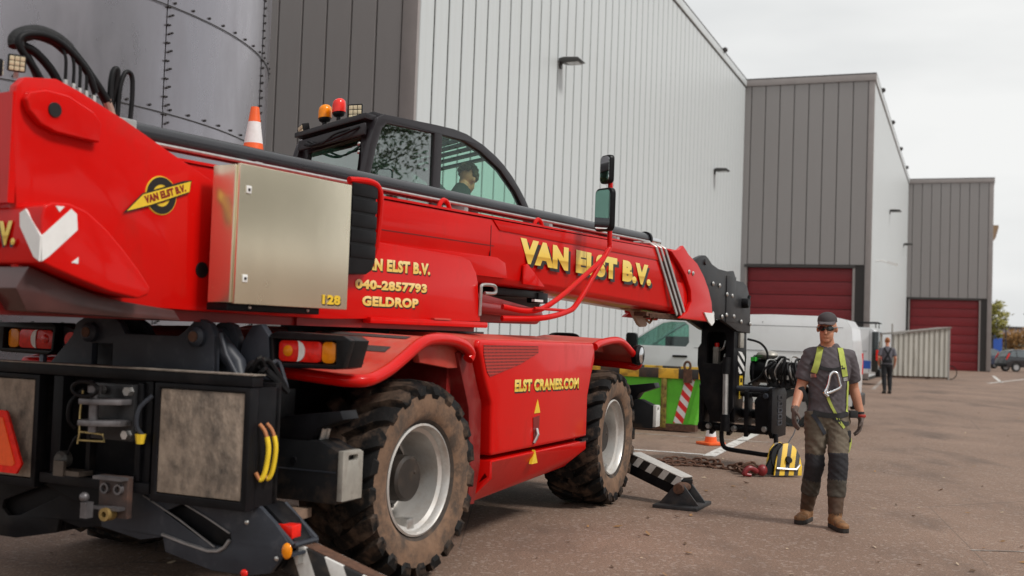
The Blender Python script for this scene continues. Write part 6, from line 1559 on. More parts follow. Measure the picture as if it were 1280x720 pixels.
# ================================================================ trees, hedge and far things
BARK = mat('bark', (0.055, 0.042, 0.032), rough=0.95, var=0.4, vscale=8, bump=0.6, bscale=25)
def leafmat(name, col, var=0.35):
    m = mat(name, col, rough=0.6, var=var, vscale=1.2)
    return m
def tree(loc, h, cr, crown_z0, nleaf, lm, label, leaf=0.16, seed=1, nb=22, group='trees beyond the yard', trunk_r=None):
    rnd = random.Random(seed)
    e = empty('tree', loc)
    tag(e, label, 'tree', group)
    tr_ = trunk_r or h * 0.018
    t = MB()
    t.tube(smooth_path([(0, 0, 0), (0.03 * h * rnd.uniform(-1, 1), 0.03 * h * rnd.uniform(-1, 1), h * 0.4), (0, 0, h * 0.92)], 8), [tr_ * (1 - 0.9 * i / 16) for i in range(17)], n=9)
    tips = []
    for i in range(nb):
        z0 = crown_z0 + (h * 0.9 - crown_z0) * (i / nb) * 0.9
        a = i * 2.4 + rnd.uniform(-0.4, 0.4)
        f = sin(pi * min(0.95, max(0.12, (z0 - crown_z0) / (h - crown_z0) * 0.8 + 0.2)))
        L = cr * (0.55 + 0.5 * rnd.random()) * f
        p1 = Vector((cos(a) * L * 0.5, sin(a) * L * 0.5, z0 + L * 0.35)); p2 = Vector((cos(a) * L, sin(a) * L, z0 + L * rnd.uniform(0.35, 0.75)))
        t.tube(smooth_path([(0, 0, z0), p1, p2], 4), [tr_ * 0.42 * (1 - 0.85 * j / 8) for j in range(9)], n=6)
        for s in (0.45, 0.65, 0.8, 0.92, 1.0):
            q = Vector((0, 0, z0)).lerp(p1, s * 2) if s < 0.5 else p1.lerp(p2, (s - 0.5) * 2)
            tips.append((q, L * 0.30 + cr * 0.07))
        for s in (0.6, 0.85):
            q = p1.lerp(p2, (s - 0.5) * 2)
            a2 = a + rnd.choice((-1, 1)) * rnd.uniform(0.5, 1.0)
            p3 = q + Vector((cos(a2), sin(a2), rnd.uniform(0.1, 0.6))) * L * 0.4
            t.tube([q, p3], [tr_ * 0.12, tr_ * 0.04], n=5)
            tips.append((p3, L * 0.26 + cr * 0.07))
    t.build('trunk', BARK, e, smooth=60)
    lf = MB(); vs, fs = [], []
    for i in range(nleaf):
        c0, r = tips[rnd.randrange(len(tips))]
        d = Vector((rnd.gauss(0, 1), rnd.gauss(0, 1), rnd.gauss(0, 0.8))) * r * 0.5
        c0 = c0 + d
        u = Vector((rnd.gauss(0, 1), rnd.gauss(0, 1), rnd.gauss(0, 1))).normalized(); w = u.orthogonal().normalized()
        sz = leaf * rnd.uniform(0.6, 1.3)
        o = len(vs)
        vs += [c0 - u * sz * 0.5, c0 + w * sz * 0.28, c0 + u * sz * 0.5, c0 - w * sz * 0.28]
        fs.append((o, o + 1, o + 2, o + 3))
    me = bpy.data.meshes.new('crown'); me.from_pydata([tuple(v) for v in vs], [], fs); me.materials.append(lm)
    o = bpy.data.objects.new('crown', me); COL.objects.link(o); o.parent = e
    return e
LEAF_Y = leafmat('leaf_yellow', (0.22, 0.20, 0.03)); LEAF_G = leafmat('leaf_green', (0.06, 0.085, 0.03)); LEAF_O = leafmat('leaf_orange', (0.26, 0.13, 0.03))
tree((41.3, 96.0, 0), 6.2, 1.15, 2.4, 1900, LEAF_Y, 'slim yellow-green tree beside the far hall corner', 0.28, 3)
tree((53.5, 118, 0), 3.6, 1.9, 0.9, 1800, LEAF_O, 'low orange-yellow tree above the black hatchback', 0.34, 4)
tree((56.5, 140, 0), 4.6, 1.5, 1.2, 1300, LEAF_G, 'dark green slim tree far behind the black hatchback', 0.36, 5)
# row of trees along the right side of the yard, out of frame; they show as reflections in the cab glass
for i, (x, y, h) in enumerate(((26, 16.0, 15.5), (28, 10.0, 17.0), (25, 4.5, 15.0), (30, -1.0, 17.0), (26, -6.5, 16.0))):
    tree((x, y, 0), h, 3.6, 3.2, 17000, LEAF_G, 'leafy tree of the row standing right of the yard', 0.21, 20 + i, 40, 'trees along the right side of the yard', 0.27)
hz = MB(); vs, fs = [], []
rnd = random.Random(5)
for i in range(5200):
    x = rnd.uniform(44, 130); y = 150 + (x - 44) * 0.1 + rnd.uniform(-2, 2)
    hgt = 2.6 + 1.6 * noise.noise(Vector((x * 0.13, 0, 3))) + 0.8 * noise.noise(Vector((x * 0.5, 0, 9)))
    z = rnd.uniform(0.1, max(0.6, hgt)); c0 = Vector((x, y, z))
    u = Vector((rnd.gauss(0, 1), rnd.gauss(0, 1), rnd.gauss(0, 1))).normalized(); w = u.orthogonal().normalized(); sz = rnd.uniform(0.5, 1.0)
    o = len(vs); vs += [c0 - u * sz * 0.5, c0 + w * sz * 0.35, c0 + u * sz * 0.5, c0 - w * sz * 0.35]; fs.append((o, o + 1, o + 2, o + 3))
hz.v = vs; hz.f = fs; hz.m = [0] * len(fs)
tag(hz.build('hedge', leafmat('leaf_hedge', (0.10, 0.095, 0.05))), 'far hedge closing the yard at the right horizon', 'hedge', kind='stuff')
bl = empty('office_building', (70, 175, 0)); tag(bl, 'pale low building far off at the right edge', 'building')
MB().box(-18, 20, 0, 12, 0, 5.0).build('wall', mat('far_wall', (0.36, 0.34, 0.38), rough=0.8, var=0.1), bl)
for i in range(9): MB().box(-16 + 4 * i, -13.4 + 4 * i, -0.05, 0.1, 1.6, 3.4).build('window', DARKGLASS, bl)
MB().box(-18.3, 20.3, -0.3, 12.3, 5.001, 5.3).build('roof', TRIM_DARK, bl)
for i, (x, y) in enumerate(((46.5, 108), (49.5, 112), (60, 130))):
    pf = empty('lamp_post' if i else 'banner_post', (x, y, 0))
    tag(pf, ['thin post with blue banner left of the black hatchback', 'thin grey lamp post above the black hatchback', 'farthest thin grey lamp post at the right edge'][i], 'post')
    MB().tube([(0, 0, 0), (0, 0, 4.6 + 0.6 * i)], [0.07, 0.05], n=8).build('pole', GREY_DARK, pf)
    if i == 0: MB().box(0.02, 0.9, -0.02, 0.02, 1.4, 3.1).build('banner', MATS['blue_print'], pf)
    else: MB().box(-0.5, 0.1, -0.1, 0.1, 4.55 + 0.6 * i, 4.65 + 0.6 * i).build('lamp_head', GREY_DARK, pf)
# roof fascia of a further building peeping out behind the far hall
fb = empty('timber_fascia_building', BM @ Vector((125, -2.95, 0)), BROT)
tag(fb, 'narrow strip of a building with pale timber eaves behind the far hall corner', 'building')
MB().box(0, 10, 0.8, 8, 0, 13.2).build('wall', WALL_GREY, fb)
MB().prism([(0.9, 12.4), (-0.2, 14.0), (-0.2, 14.3), (8, 14.3), (8, 13.2), (0.9, 13.2)], 'x', -0.6, 10.5).build('eaves', mat('timber', (0.36, 0.24, 0.14), rough=0.6, var=0.2), fb)

# ================================================================ fallen leaves and grit
lm = MB(); rnd = random.Random(11)
def leaf_at(x, y, s):
    a = rnd.uniform(0, 2 * pi); u = Vector((cos(a), sin(a), 0)); w = Vector((-sin(a), cos(a), 0)); c0 = Vector((x, y, 0.006))
    lm.add([c0 - u * s, c0 + w * s * 0.5 + Vector((0, 0, s * rnd.uniform(0.1, 0.5))), c0 + u * s + Vector((0, 0, s * rnd.uniform(0, 0.6))), c0 - w * s * 0.5], [(0, 1, 2, 3)])
for i in range(420):
    y = 4.5 + 30 * rnd.random() ** 1.8
    x = rnd.uniform(-0.5 * y, 0.55 * y)
    lm.mi = rnd.randrange(3)
    leaf_at(x, y, rnd.uniform(0.012, 0.035))
for (x, y) in ((-1.0, 5.0), (1.3, 7.9), (1.1, 8.6), (2.0, 11.2), (2.35, 11.6), (0.9, 8.9), (3.7, 8.0), (1.75, 10.9), (4.6, 11.9), (2.55, 11.9), (2.1, 14.1)):
    lm.mi = 0; leaf_at(x, y, 0.045)
LL = lm.build('fallen_leaves', [mat('dry_leaf_a', (0.28, 0.15, 0.06), rough=0.8, var=0.3), mat('dry_leaf_b', (0.10, 0.055, 0.03), rough=0.8, var=0.3), mat('dry_leaf_c', (0.42, 0.32, 0.22), rough=0.8, var=0.3)])
tag(LL, 'scattered dry leaves and grit on the asphalt', 'leaves', kind='stuff')
# ================================================================ people
def remesh(mb, voxel, mats, name, parent=None, smooth_it=2, folds=None):
    """fuse overlapping closed shapes into one continuous skin; faces keep the nearest source material"""
    src = mb.build('tmp_src', mats)
    me0 = src.data
    bvh = BVHTree.FromPolygons([v.co.copy() for v in me0.vertices], [tuple(p.vertices) for p in me0.polygons])
    srcm = [p.material_index for p in me0.polygons]
    md = src.modifiers.new('r', 'REMESH'); md.mode = 'VOXEL'; md.voxel_size = voxel
    dg = bpy.context.evaluated_depsgraph_get()
    me = bpy.data.meshes.new_from_object(src.evaluated_get(dg))
    bpy.data.objects.remove(src); bpy.data.meshes.remove(me0)
    bm = bmesh.new(); bm.from_mesh(me)
    for _ in range(smooth_it):
        bmesh.ops.smooth_vert(bm, verts=bm.verts, factor=0.5, use_axis_x=True, use_axis_y=True, use_axis_z=True)
    bm.to_mesh(me); bm.free()
    me.materials.clear()
    for m in mats: me.materials.append(m)
    idx = []
    for p in me.polygons:
        h = bvh.find_nearest(p.center)
        idx.append(srcm[h[2]] if h[2] is not None else 0)
    me.polygons.foreach_set('material_index', idx)
    me.polygons.foreach_set('use_smooth', [True] * len(me.polygons))
    if folds:
        ws = {}
        for p in me.polygons:
            f = folds.get(p.material_index, 0.0)
            for i in p.vertices: ws[i] = min(ws.get(i, 9), f)
        nrm = [v.normal.copy() for v in me.vertices]
        for v in me.vertices:
            a = ws.get(v.index, 0)
            if a > 0 and a < 9:
                c = v.co
                n1 = noise.noise(Vector((c.x * 9 + c.z * 7, c.y * 9, c.z * 17 + c.x * 12)))
                n2 = noise.noise(Vector((c.x * 20 - c.z * 12 + 5, c.y * 18, c.z * 34)))
                v.co = c + nrm[v.index] * (a * (1 - 2.2 * abs(n1)) + a * 0.5 * n2)
    me.name = name
    o = bpy.data.objects.new(name, me); COL.objects.link(o)
    if parent: o.parent = parent
    return o

def ell_loft(mb, rows, k=20):
    """rows of (cx, cy, z, rx, ry)"""
    mb.loft([[(cx + rx * cos(2 * pi * j / k), cy + ry * sin(2 * pi * j / k), z) for j in range(k)] for cx, cy, z, rx, ry in rows])

def hand(mb, wrist, tip, inward, fwd, sc=1.0):
    """palm, four fingers of unequal length with knuckle bends, thumb leaving the side of the palm"""
    w, t = Vector(wrist), Vector(tip); d = (t - w).normalized(); L = (t - w).length
    f = Vector(fwd).normalized(); f = (f - d * f.dot(d)).normalized()        # palm width direction (towards the front of the body)
    n = Vector(inward).normalized(); n = (n - d * n.dot(d) - f * n.dot(f)).normalized()   # palm faces the thigh
    rings = []
    for s, a, b in ((-0.02, 0.028, 0.024), (0.10, 0.030, 0.022), (0.30, 0.042, 0.019), (0.5, 0.044, 0.016), (0.56, 0.040, 0.013)):
        c0 = w + d * (L * s)
        rings.append([c0 + f * (a * sc * cos(2 * pi * j / 12)) + n * (b * sc * sin(2 * pi * j / 12)) for j in range(12)])
    mb.loft(rings)
    for i, (off, ln) in enumerate(((0.033, 0.40), (0.011, 0.46), (-0.012, 0.43), (-0.034, 0.34))):
        p0 = w + d * (L * 0.50) + f * off * sc
        p1 = w + d * (L * (0.52 + ln * 0.45)) + f * off * 1.12 * sc + n * 0.008
        p2 = w + d * (L * (0.52 + ln * 0.8)) + f * off * 1.1 * sc + n * 0.026
        p3 = w + d * (L * (0.52 + ln)) + f * off * sc + n * 0.044
        mb.tube([p0, p1, p2, p3], [0.0105 * sc, 0.0105 * sc, 0.0095 * sc, 0.0075 * sc], n=8)
    q0 = w + d * (L * 0.14) + f * 0.026 * sc
    mb.tube([q0, w + d * (L * 0.32) + f * 0.062 * sc + n * 0.012, w + d * (L * 0.50) + f * 0.066 * sc + n * 0.028, w + d * (L * 0.60) + f * 0.058 * sc + n * 0.036], [0.016 * sc, 0.013 * sc, 0.0115 * sc, 0.009 * sc], n=8)

def head_shape(mb, c, yaw=0.0, pitch=0.0, skin=0, ears=True):
    R = Matrix.Rotation(yaw, 3, 'Z') @ Matrix.Rotation(pitch, 3, 'X')
    c = Vector(c)
    P = lambda x, y, z: c + R @ Vector((x, y, z))
    mb.mi = skin
    mb.ball(P(0, 0.012, 0.03), (0.074, 0.095, 0.098), 18, 12, rot=R)
    mb.ball(P(0, -0.030, -0.045), (0.058, 0.062, 0.072), 16, 10, rot=R)
    mb.ball(P(0, -0.060, -0.088), (0.032, 0.030, 0.026), 12, 8, rot=R)
    mb.tube([P(0, -0.083, 0.022), P(0, -0.104, -0.014), P(0, -0.110, -0.026), P(0, -0.090, -0.034)], [0.010, 0.013, 0.015, 0.010], n=8)
    mb.ball(P(0, -0.088, -0.060), (0.022, 0.010, 0.008), 10, 6, rot=R)
    mb.ball(P(-0.030, -0.078, 0.030), (0.026, 0.012, 0.009), 10, 6, rot=R); mb.ball(P(0.030, -0.078, 0.030), (0.026, 0.012, 0.009), 10, 6, rot=R)
    if ears:
        for s in (-1, 1): mb.ball(P(s * 0.076, 0.012, -0.008), (0.012, 0.020, 0.032), 10, 6, rot=R)
    return P, R

SKIN = mat('skin', (0.50, 0.225, 0.135), rough=0.55, var=0.12, vscale=18)
SKIN2 = mat('skin_pale', (0.56, 0.24, 0.15), rough=0.55, var=0.12, vscale=18)
TEE = mat('grey_tee', (0.088, 0.075, 0.082), rough=0.9, var=0.18, vscale=12, bump=0.9, bscale=11)
TROUS = mat('khaki_work_trousers', (0.125, 0.100, 0.072), rough=0.9, var=0.2, vscale=10, bump=0.9, bscale=12)
KNEE = mat('black_knee_pad', (0.020, 0.019, 0.022), rough=0.85, var=0.25, vscale=12, bump=0.5, bscale=14)
CAMO = mat('dusty_dark_cloth', (0.060, 0.050, 0.038), rough=0.9, var=0.35, vscale=16, bump=0.5, bscale=14)
BOOT = mat('tan_boot', (0.27, 0.125, 0.045), rough=0.65, var=0.3, vscale=12, dirt=(0.07, 0.045, 0.03), dirt_amt=0.8, dirt_scale=12, dirt_lo=0.45, dirt_hi=0.65)
BOOTD = mat('dark_boot', (0.075, 0.042, 0.025), rough=0.6, var=0.35, vscale=12)
SOLE = mat('boot_sole', (0.025, 0.02, 0.017), rough=0.85, var=0.2)
GLOVE = mat('work_glove', (0.115, 0.085, 0.072), rough=0.9, var=0.3, vscale=25)
DARKTR = mat('dark_trousers', (0.010, 0.0105, 0.013), rough=0.9, var=0.2, vscale=10)
LIME = mat('lime_webbing', (0.40, 0.46, 0.09), rough=0.8, var=0.18, vscale=20)
WEB = mat('black_webbing', (0.018, 0.018, 0.019), rough=0.85, var=0.2, vscale=20)
HAIRB = mat('curly_hair', (0.075, 0.038, 0.012), rough=0.75, var=0.4, vscale=60)
CAPM = mat('cap_cloth', (0.045, 0.036, 0.038), rough=0.85, var=0.15, vscale=20)

def body(mb, J, M):
    """J joints, M material indices: shirt, trousers, knee, lower leg, boot shaft, boot, sole, skin, glove"""
    mb.mi = M['trousers']
    ell_loft(mb, [(0, 0, 0.80, 0.10, 0.085), (0, 0, 0.86, 0.155, 0.11), (0, 0, 0.93, 0.160, 0.116), (0, 0, 1.0, 0.150, 0.110)])
    mb.mi = M['shirt']
    ell_loft(mb, [(0, 0, 0.935, 0.166, 0.124), (0, 0, 1.02, 0.158, 0.122), (0, -0.004, 1.12, 0.160, 0.122), (0, -0.004, 1.22, 0.170, 0.124), (0, 0, 1.32, 0.182, 0.120), (0, 0.006, 1.39, 0.178, 0.104), (0, 0.01, 1.44, 0.140, 0.086), (0, 0.012, 1.475, 0.095, 0.072), (0, 0.014, 1.505, 0.070, 0.064)])
    mb.mi = M['skin']
    mb.tube([(0, 0.012, 1.44), Vector(J['head']) + Vector((0, 0.02, -0.06))], [0.060, 0.055], n=14)
    for s in ('a', 'b'):
        sh, el, wr, tip = (Vector(J[s + k]) for k in ('sh', 'el', 'wr', 'tip'))
        mb.mi = M['shirt']
        mid = sh.lerp(el, 0.78)
        sg = -1 if sh.x < 0 else 1
        mb.tube([Vector((sh.x * 0.55, 0.005, sh.z + 0.0)), sh, sh.lerp(el, 0.35), mid], [0.074, 0.070, 0.069, 0.068], n=16)
        mb.mi = M['skin']
        mb.tube([sh.lerp(el, 0.5), el, el.lerp(wr, 0.3), wr], [0.050, 0.043, 0.043, 0.029], n=14)
        mb.mi = M['glove']
        mb.tube([el.lerp(wr, 0.90), wr.lerp(tip, 0.1)], [0.034, 0.032], n=12)
        hand(mb, wr, tip, (-sg, 0, 0), (0, -1, 0))
        hip, kn, an, toe = (Vector(J[s + k]) for k in ('hip', 'kn', 'an', 'toe'))
        mb.mi = M['trousers']
        mb.tube(smooth_path([hip + Vector((0, 0, 0.03)), hip.lerp(kn, 0.5) + Vector((0, -0.008, 0)), kn + Vector((0, 0, 0.06))], 4), [0.094, 0.095, 0.094, 0.091, 0.087, 0.083, 0.079, 0.077, 0.075], n=18)
        mb.mi = M['knee']
        mb.tube([kn + Vector((0, 0, 0.085)), kn + Vector((0, -0.006, 0)), kn.lerp(an, 0.32)], [0.077, 0.079, 0.073], n=18)
        mb.mi = M['lower']
        mb.tube([kn.lerp(an, 0.30), kn.lerp(an, 0.48), kn.lerp(an, 0.62)], [0.074, 0.074, 0.070], n=18)
        mb.mi = M['shaft']
        mb.tube([kn.lerp(an, 0.54), kn.lerp(an, 0.8), an + Vector((0, 0, 0.01))], [0.066, 0.060, 0.055], n=16)
        mb.mi = M['boot']
        d = (toe - an); d.z = 0; d.normalize(); w = Vector((-d.y, d.x, 0))
        an0 = Vector((an.x, an.y, 0))
        mb.tube([an0 + Vector((0, 0, 0.13)), an0 + Vector((0, 0, 0.07))], [0.056, 0.052], n=14)
        for t, hh, ww in ((-0.045, 0.075, 0.042), (0.03, 0.075, 0.046), (0.10, 0.058, 0.052), (0.165, 0.047, 0.050)):
            rr = Matrix.Rotation(atan2(d.y, d.x), 3, 'Z')
            mb.ball(an0 + d * t + Vector((0, 0, 0.028 + hh * 0.5)), (0.058, ww, hh * 0.62), 14, 8, rot=rr)
        mb.mi = M['sole']
        outl = []
        for t, ww in ((-0.088, 0.020), (-0.07, 0.036), (0.0, 0.040), (0.08, 0.046), (0.15, 0.050), (0.195, 0.040), (0.215, 0.018)):
            outl.append((t, ww))
        poly = [an0 + d * t + w * ww for t, ww in outl] + [an0 + d * t - w * ww for t, ww in reversed(outl)]
        mb.prism([(p.x, p.y) for p in poly], 'z', 0.0, 0.034)
        if 'heel' in J and s == J['heel']: pass

# ---------------------------------------------------------------- worker with harness walking towards the camera
wk = empty('person', (2.665, 9.36, 0), radians(0))
tag(wk, 'man in grey T-shirt, dark cap and lime safety harness walking towards the camera', 'person')
J = dict(head=(-0.035, -0.045, 1.632),
         ash=(-0.158, 0.01, 1.405), ael=(-0.222, 0.02, 1.14), awr=(-0.308, -0.12, 0.955), atip=(-0.328, -0.19, 0.79),
         bsh=(0.165, 0.01, 1.400), bel=(0.238, 0.09, 1.145), bwr=(0.300, 0.06, 0.905), btip=(0.276, 0.03, 0.735),
         ahip=(-0.092, 0.0, 0.90), akn=(-0.100, -0.01, 0.510), aan=(-0.112, 0.16, 0.10), atoe=(-0.23, -0.02, 0.0),
         bhip=(0.088, 0.0, 0.90), bkn=(0.058, -0.13, 0.525), ban=(0.036, -0.16, 0.10), btoe=(0.056, -0.36, 0.0))
mb = MB()
mats_w = [TEE, TROUS, KNEE, CAMO, BOOTD, BOOT, SOLE, SKIN, GLOVE]
MI = dict(shirt=0, trousers=1, knee=2, lower=3, shaft=4, boot=5, sole=6, skin=7, glove=8)
body(mb, J, MI)
P_, R_ = head_shape(mb, J['head'], radians(-22), radians(9), 7)
wb = remesh(mb, 0.0068, mats_w, 'body', wk, 2, {0: 0.0055, 1: 0.008, 2: 0.005, 3: 0.006, 4: 0.004})
bvh = BVHTree.FromPolygons([v.co.copy() for v in wb.data.vertices], [tuple(p.vertices) for p in wb.data.polygons])
def front_pt(x, z, off=0.006):
    h = bvh.ray_cast(Vector((x, -1.0, z)), Vector((0, 1, 0)))
    return (h[0] + Vector((0, -off, 0))) if h[0] else Vector((x, -0.10, z))
def strap(pts, w, m, name, par=wk, off=0.004, th=0.006, k=5):
    sp = smooth_path([(x, 0, z) for x, z in pts], k)
    L, R = [], []
    for i, p in enumerate(sp):
        t = (sp[min(i + 1, len(sp) - 1)] - sp[max(i - 1, 0)]).normalized()
        s = Vector((-t.z, 0, t.x)) * (w / 2)
        a = front_pt(p.x + s.x, p.z + s.z, off); b = front_pt(p.x - s.x, p.z - s.z, off)
        c0 = front_pt(p.x, p.z, off)
        y = min(a.y, b.y, c0.y + 0.004)
        a.y = min(a.y, y + 0.02); b.y = min(b.y, y + 0.02)
        L.append(a); R.append(b)
    n = len(L); q = MB()
    dn = Vector((0, -th, 0))
    q.add(L + R + [p + dn for p in L] + [p + dn for p in R],
          [(i, i + 1, n + i + 1, n + i) for i in range(n - 1)] + [(2 * n + i, 3 * n + i, 3 * n + i + 1, 2 * n + i + 1) for i in range(n - 1)] +
          [(i, 2 * n + i, 2 * n + i + 1, i + 1) for i in range(n - 1)] + [(n + i, n + i + 1, 3 * n + i + 1, 3 * n + i) for i in range(n - 1)])
    return q.build(name, m, par, smooth=60)
strap([(-0.088, 1.475), (-0.105, 1.42), (-0.125, 1.34), (-0.148, 1.26)], 0.046, LIME, 'shoulder_strap')
strap([(0.078, 1.475), (0.080, 1.42), (0.088, 1.34), (0.108, 1.24)], 0.050, LIME, 'shoulder_strap')
strap([(-0.138, 1.325), (-0.06, 1.295), (0.02, 1.293), (0.085, 1.318)], 0.030, WEB, 'chest_strap')
strap([(-0.155, 1.355), (-0.128, 1.325)], 0.055, WEB, 'strap_keeper'); strap([(0.070, 1.335), (0.108, 1.325)], 0.055, WEB, 'strap_keeper')
strap([(0.090, 1.215), (0.135, 1.22)], 0.030, STEEL, 'buckle'); strap([(-0.165, 1.235), (-0.13, 1.24)], 0.030, STEEL, 'buckle')
strap([(-0.145, 0.935), (-0.08, 0.92), (0.0, 0.915), (0.08, 0.92), (0.145, 0.94)], 0.042, WEB, 'belt')
strap([(-0.045, 1.08), (-0.01, 1.0), (0.03, 0.93), (0.06, 0.875), (0.10, 0.82)], 0.022, LIME, 'lanyard')
strap([(-0.15, 0.92), (-0.10, 0.85), (-0.045, 0.76)], 0.030, GREY_DARK, 'thigh_strap')
strap([(0.02, 0.90), (0.09, 0.86), (0.15, 0.855)], 0.030, WEB, 'thigh_strap')
strap([(0.140, 1.20), (0.138, 1.10), (0.140, 1.0), (0.132, 0.95)], 0.020, LIME, 'side_strap')
MB().tube(smooth_path([(0.12, -0.12, 0.80), (0.165, -0.10, 0.72), (0.15, -0.10, 0.63), (0.11, -0.10, 0.60)], 6), 0.012, n=8, sx=0.5).build('hanging_strap', LIME, wk)
MB().box(0.10, 0.165, -0.125, -0.085, 0.70, 0.80).build('belt_pouch', WEB, wk, bevel=0.012)
MB().box(0.16, 0.23, -0.09, -0.02, 0.90, 0.96).build('belt_tool', WEB, wk, bevel=0.012)
MB().beam((-0.20, -0.04, 1.02), (-0.235, -0.03, 1.14), 0.05, 0.05).build('arm_pouch', WEB, wk, bevel=0.012)
# big silver carabiner on the chest
yk = front_pt(-0.02, 1.2).y - 0.018
loop = [(-0.005, 1.275), (0.028, 1.262), (0.045, 1.20), (0.055, 1.155), (0.03, 1.135), (-0.045, 1.10), (-0.062, 1.115), (-0.045, 1.17), (-0.030, 1.245)]
MB().tube(smooth_path([(x, yk, z) for x, z in loop + loop[:1]], 4)[:-1], 0.013, n=8, closed=True).build('carabiner', CHROME, wk, smooth=60)
MB().tube([(-0.055, yk, 1.13), (-0.075, yk - 0.004, 1.10), (-0.045, yk - 0.004, 1.075)], 0.017, n=8).build('carabiner_gate', CHROME, wk, smooth=60)
# cap, brim and sunglasses
cp = MB(); rings = []
for i in range(8):
    a = (pi / 2) * i / 7
    rings.append([P_(0.081 * cos(a) * cos(2 * pi * j / 24), 0.014 + 0.102 * cos(a) * sin(2 * pi * j / 24), 0.056 + 0.080 * sin(a) ** 0.8) for j in range(24)])
cp.loft(rings)
cp.build('cap', CAPM, wk, smooth=60)
br = MB(); r0, r1 = [], []
for i in range(13):
    a = -pi * 0.86 + pi * 0.72 * i / 12
    r0.append(P_(0.080 * cos(a), 0.014 + 0.099 * sin(a), 0.060)); r1.append(P_(0.076 * cos(a), 0.012 + 0.180 * sin(a), 0.058 - 0.016 * abs(cos(a))))
n = 13
th = Vector((0, 0, 0.007))
br.add(r0 + r1 + [p + th for p in r0] + [p + th for p in r1], [(i, i + 1, n + i + 1, n + i) for i in range(12)] + [(2 * n + i, 3 * n + i, 3 * n + i + 1, 2 * n + i + 1) for i in range(12)] + [(n + i, n + i + 1, 3 * n + i + 1, 3 * n + i) for i in range(12)])
br.build('cap_brim', mat('cap_brim_cloth', (0.085, 0.070, 0.072), rough=0.85, var=0.15, vscale=20), wk, smooth=60)
sg_ = MB()
for s in (-1, 1):
    for (x, z, rx, rz_) in ((s * 0.034, 0.012, 0.032, 0.022),):
        sg_.loft([[P_(x + rx * cos(2 * pi * j / 14) * k2, -0.101 + 0.012 * abs(x + rx * cos(2 * pi * j / 14)) / 0.06 + dy, z + rz_ * sin(2 * pi * j / 14) * k2) for j in range(14)] for k2, dy in ((0.9, -0.006), (1.0, 0.0), (0.9, 0.010))])
    sg_.tube([P_(s * 0.060, -0.088, 0.016), P_(s * 0.080, -0.03, 0.014), P_(s * 0.080, 0.012, 0.010)], 0.005, n=6)
sg_.tube([P_(-0.01, -0.106, 0.016), P_(0.01, -0.106, 0.016)], 0.005, n=6)
sg_.build('sunglasses', DARKGLASS, wk, smooth=60)
MB().lathe([(0.030, -0.012), (0.034, 0.0), (0.030, 0.012)], ax='z', n=14).xform(lambda v: Vector(v) + Vector((0.292, 0.062, 0.935))).build('wrist_watch', WEB, wk)
MB().lathe([(0.036, -0.012), (0.040, 0.0), (0.036, 0.012)], ax='z', n=14).xform(lambda v: Vector(v) + Vector((0.298, 0.06, 0.912))).build('glove_cuff', mat('red_cuff', (0.35, 0.03, 0.02), rough=0.8, var=0.2), wk)

# ---------------------------------------------------------------- man walking away in the distance
bgm = empty('person', (12.03, 35.75, 0), radians(180 - 8))
tag(bgm, 'distant man in grey top and black brace overalls walking away near the shelter', 'person')
J2 = dict(head=(0, -0.02, 1.66),
          ash=(-0.19, 0.01, 1.40), ael=(-0.245, 0.05, 1.14), awr=(-0.25, -0.06, 0.93), atip=(-0.24, -0.10, 0.78),
          bsh=(0.19, 0.01, 1.40), bel=(0.255, 0.05, 1.14), bwr=(0.235, -0.10, 0.95), btip=(0.20, -0.16, 0.80),
          ahip=(-0.092, 0.0, 0.90), akn=(-0.10, -0.05, 0.515), aan=(-0.095, 0.06, 0.11), atoe=(-0.10, -0.12, 0.0),
          bhip=(0.088, 0.0, 0.90), bkn=(0.09, 0.05, 0.515), ban=(0.085, 0.16, 0.12), btoe=(0.09, -0.02, 0.0))
mb = MB()
mats_b = [mat('blue_grey_tee', (0.12, 0.115, 0.135), rough=0.9, var=0.2, vscale=10), DARKTR, DARKTR, DARKTR, DARKTR, SOLE, SOLE, SKIN2, SKIN2]
body(mb, J2, MI)
head_shape(mb, J2['head'], 0, radians(12), 7)
bb = remesh(mb, 0.012, mats_b, 'body', bgm, 2)
bvh = BVHTree.FromPolygons([v.co.copy() for v in bb.data.vertices], [tuple(p.vertices) for p in bb.data.polygons])
def back_strap(pts, w, m, name):
    sp = smooth_path([(x, 0, z) for x, z in pts], 5); L, R = [], []
    for i, p in enumerate(sp):
        t = (sp[min(i + 1, len(sp) - 1)] - sp[max(i - 1, 0)]).normalized(); s = Vector((-t.z, 0, t.x)) * (w / 2)
        for lst, sg in ((L, 1), (R, -1)):
            h = bvh.ray_cast(Vector((p.x + sg * s.x, 1.0, p.z + sg * s.z)), Vector((0, -1, 0)))
            lst.append((h[0] if h[0] else Vector((p.x, 0.1, p.z))) + Vector((0, 0.008, 0)))
    n = len(L); MB().add(L + R + [p + Vector((0, 0.01, 0)) for p in L + R], [(i, i + 1, n + i + 1, n + i) for i in range(n - 1)] + [(2 * n + i, 3 * n + i, 3 * n + i + 1, 2 * n + i + 1) for i in range(n - 1)]).build(name, m, bgm)
back_strap([(-0.11, 1.46), (-0.03, 1.30), (0.06, 1.14), (0.13, 1.0)], 0.05, DARKTR, 'brace')
back_strap([(0.11, 1.46), (0.03, 1.30), (-0.06, 1.14), (-0.13, 1.0)], 0.05, DARKTR, 'brace')
back_strap([(-0.15, 1.02), (0.0, 1.03), (0.15, 1.02)], 0.10, DARKTR, 'overall_back')
hm_ = MB(); P2, R2 = head_shape(MB(), J2['head'], 0, radians(12), 0)
hm_.ball(P2(0, 0.03, 0.035), (0.080, 0.090, 0.092), 14, 10, rot=R2)
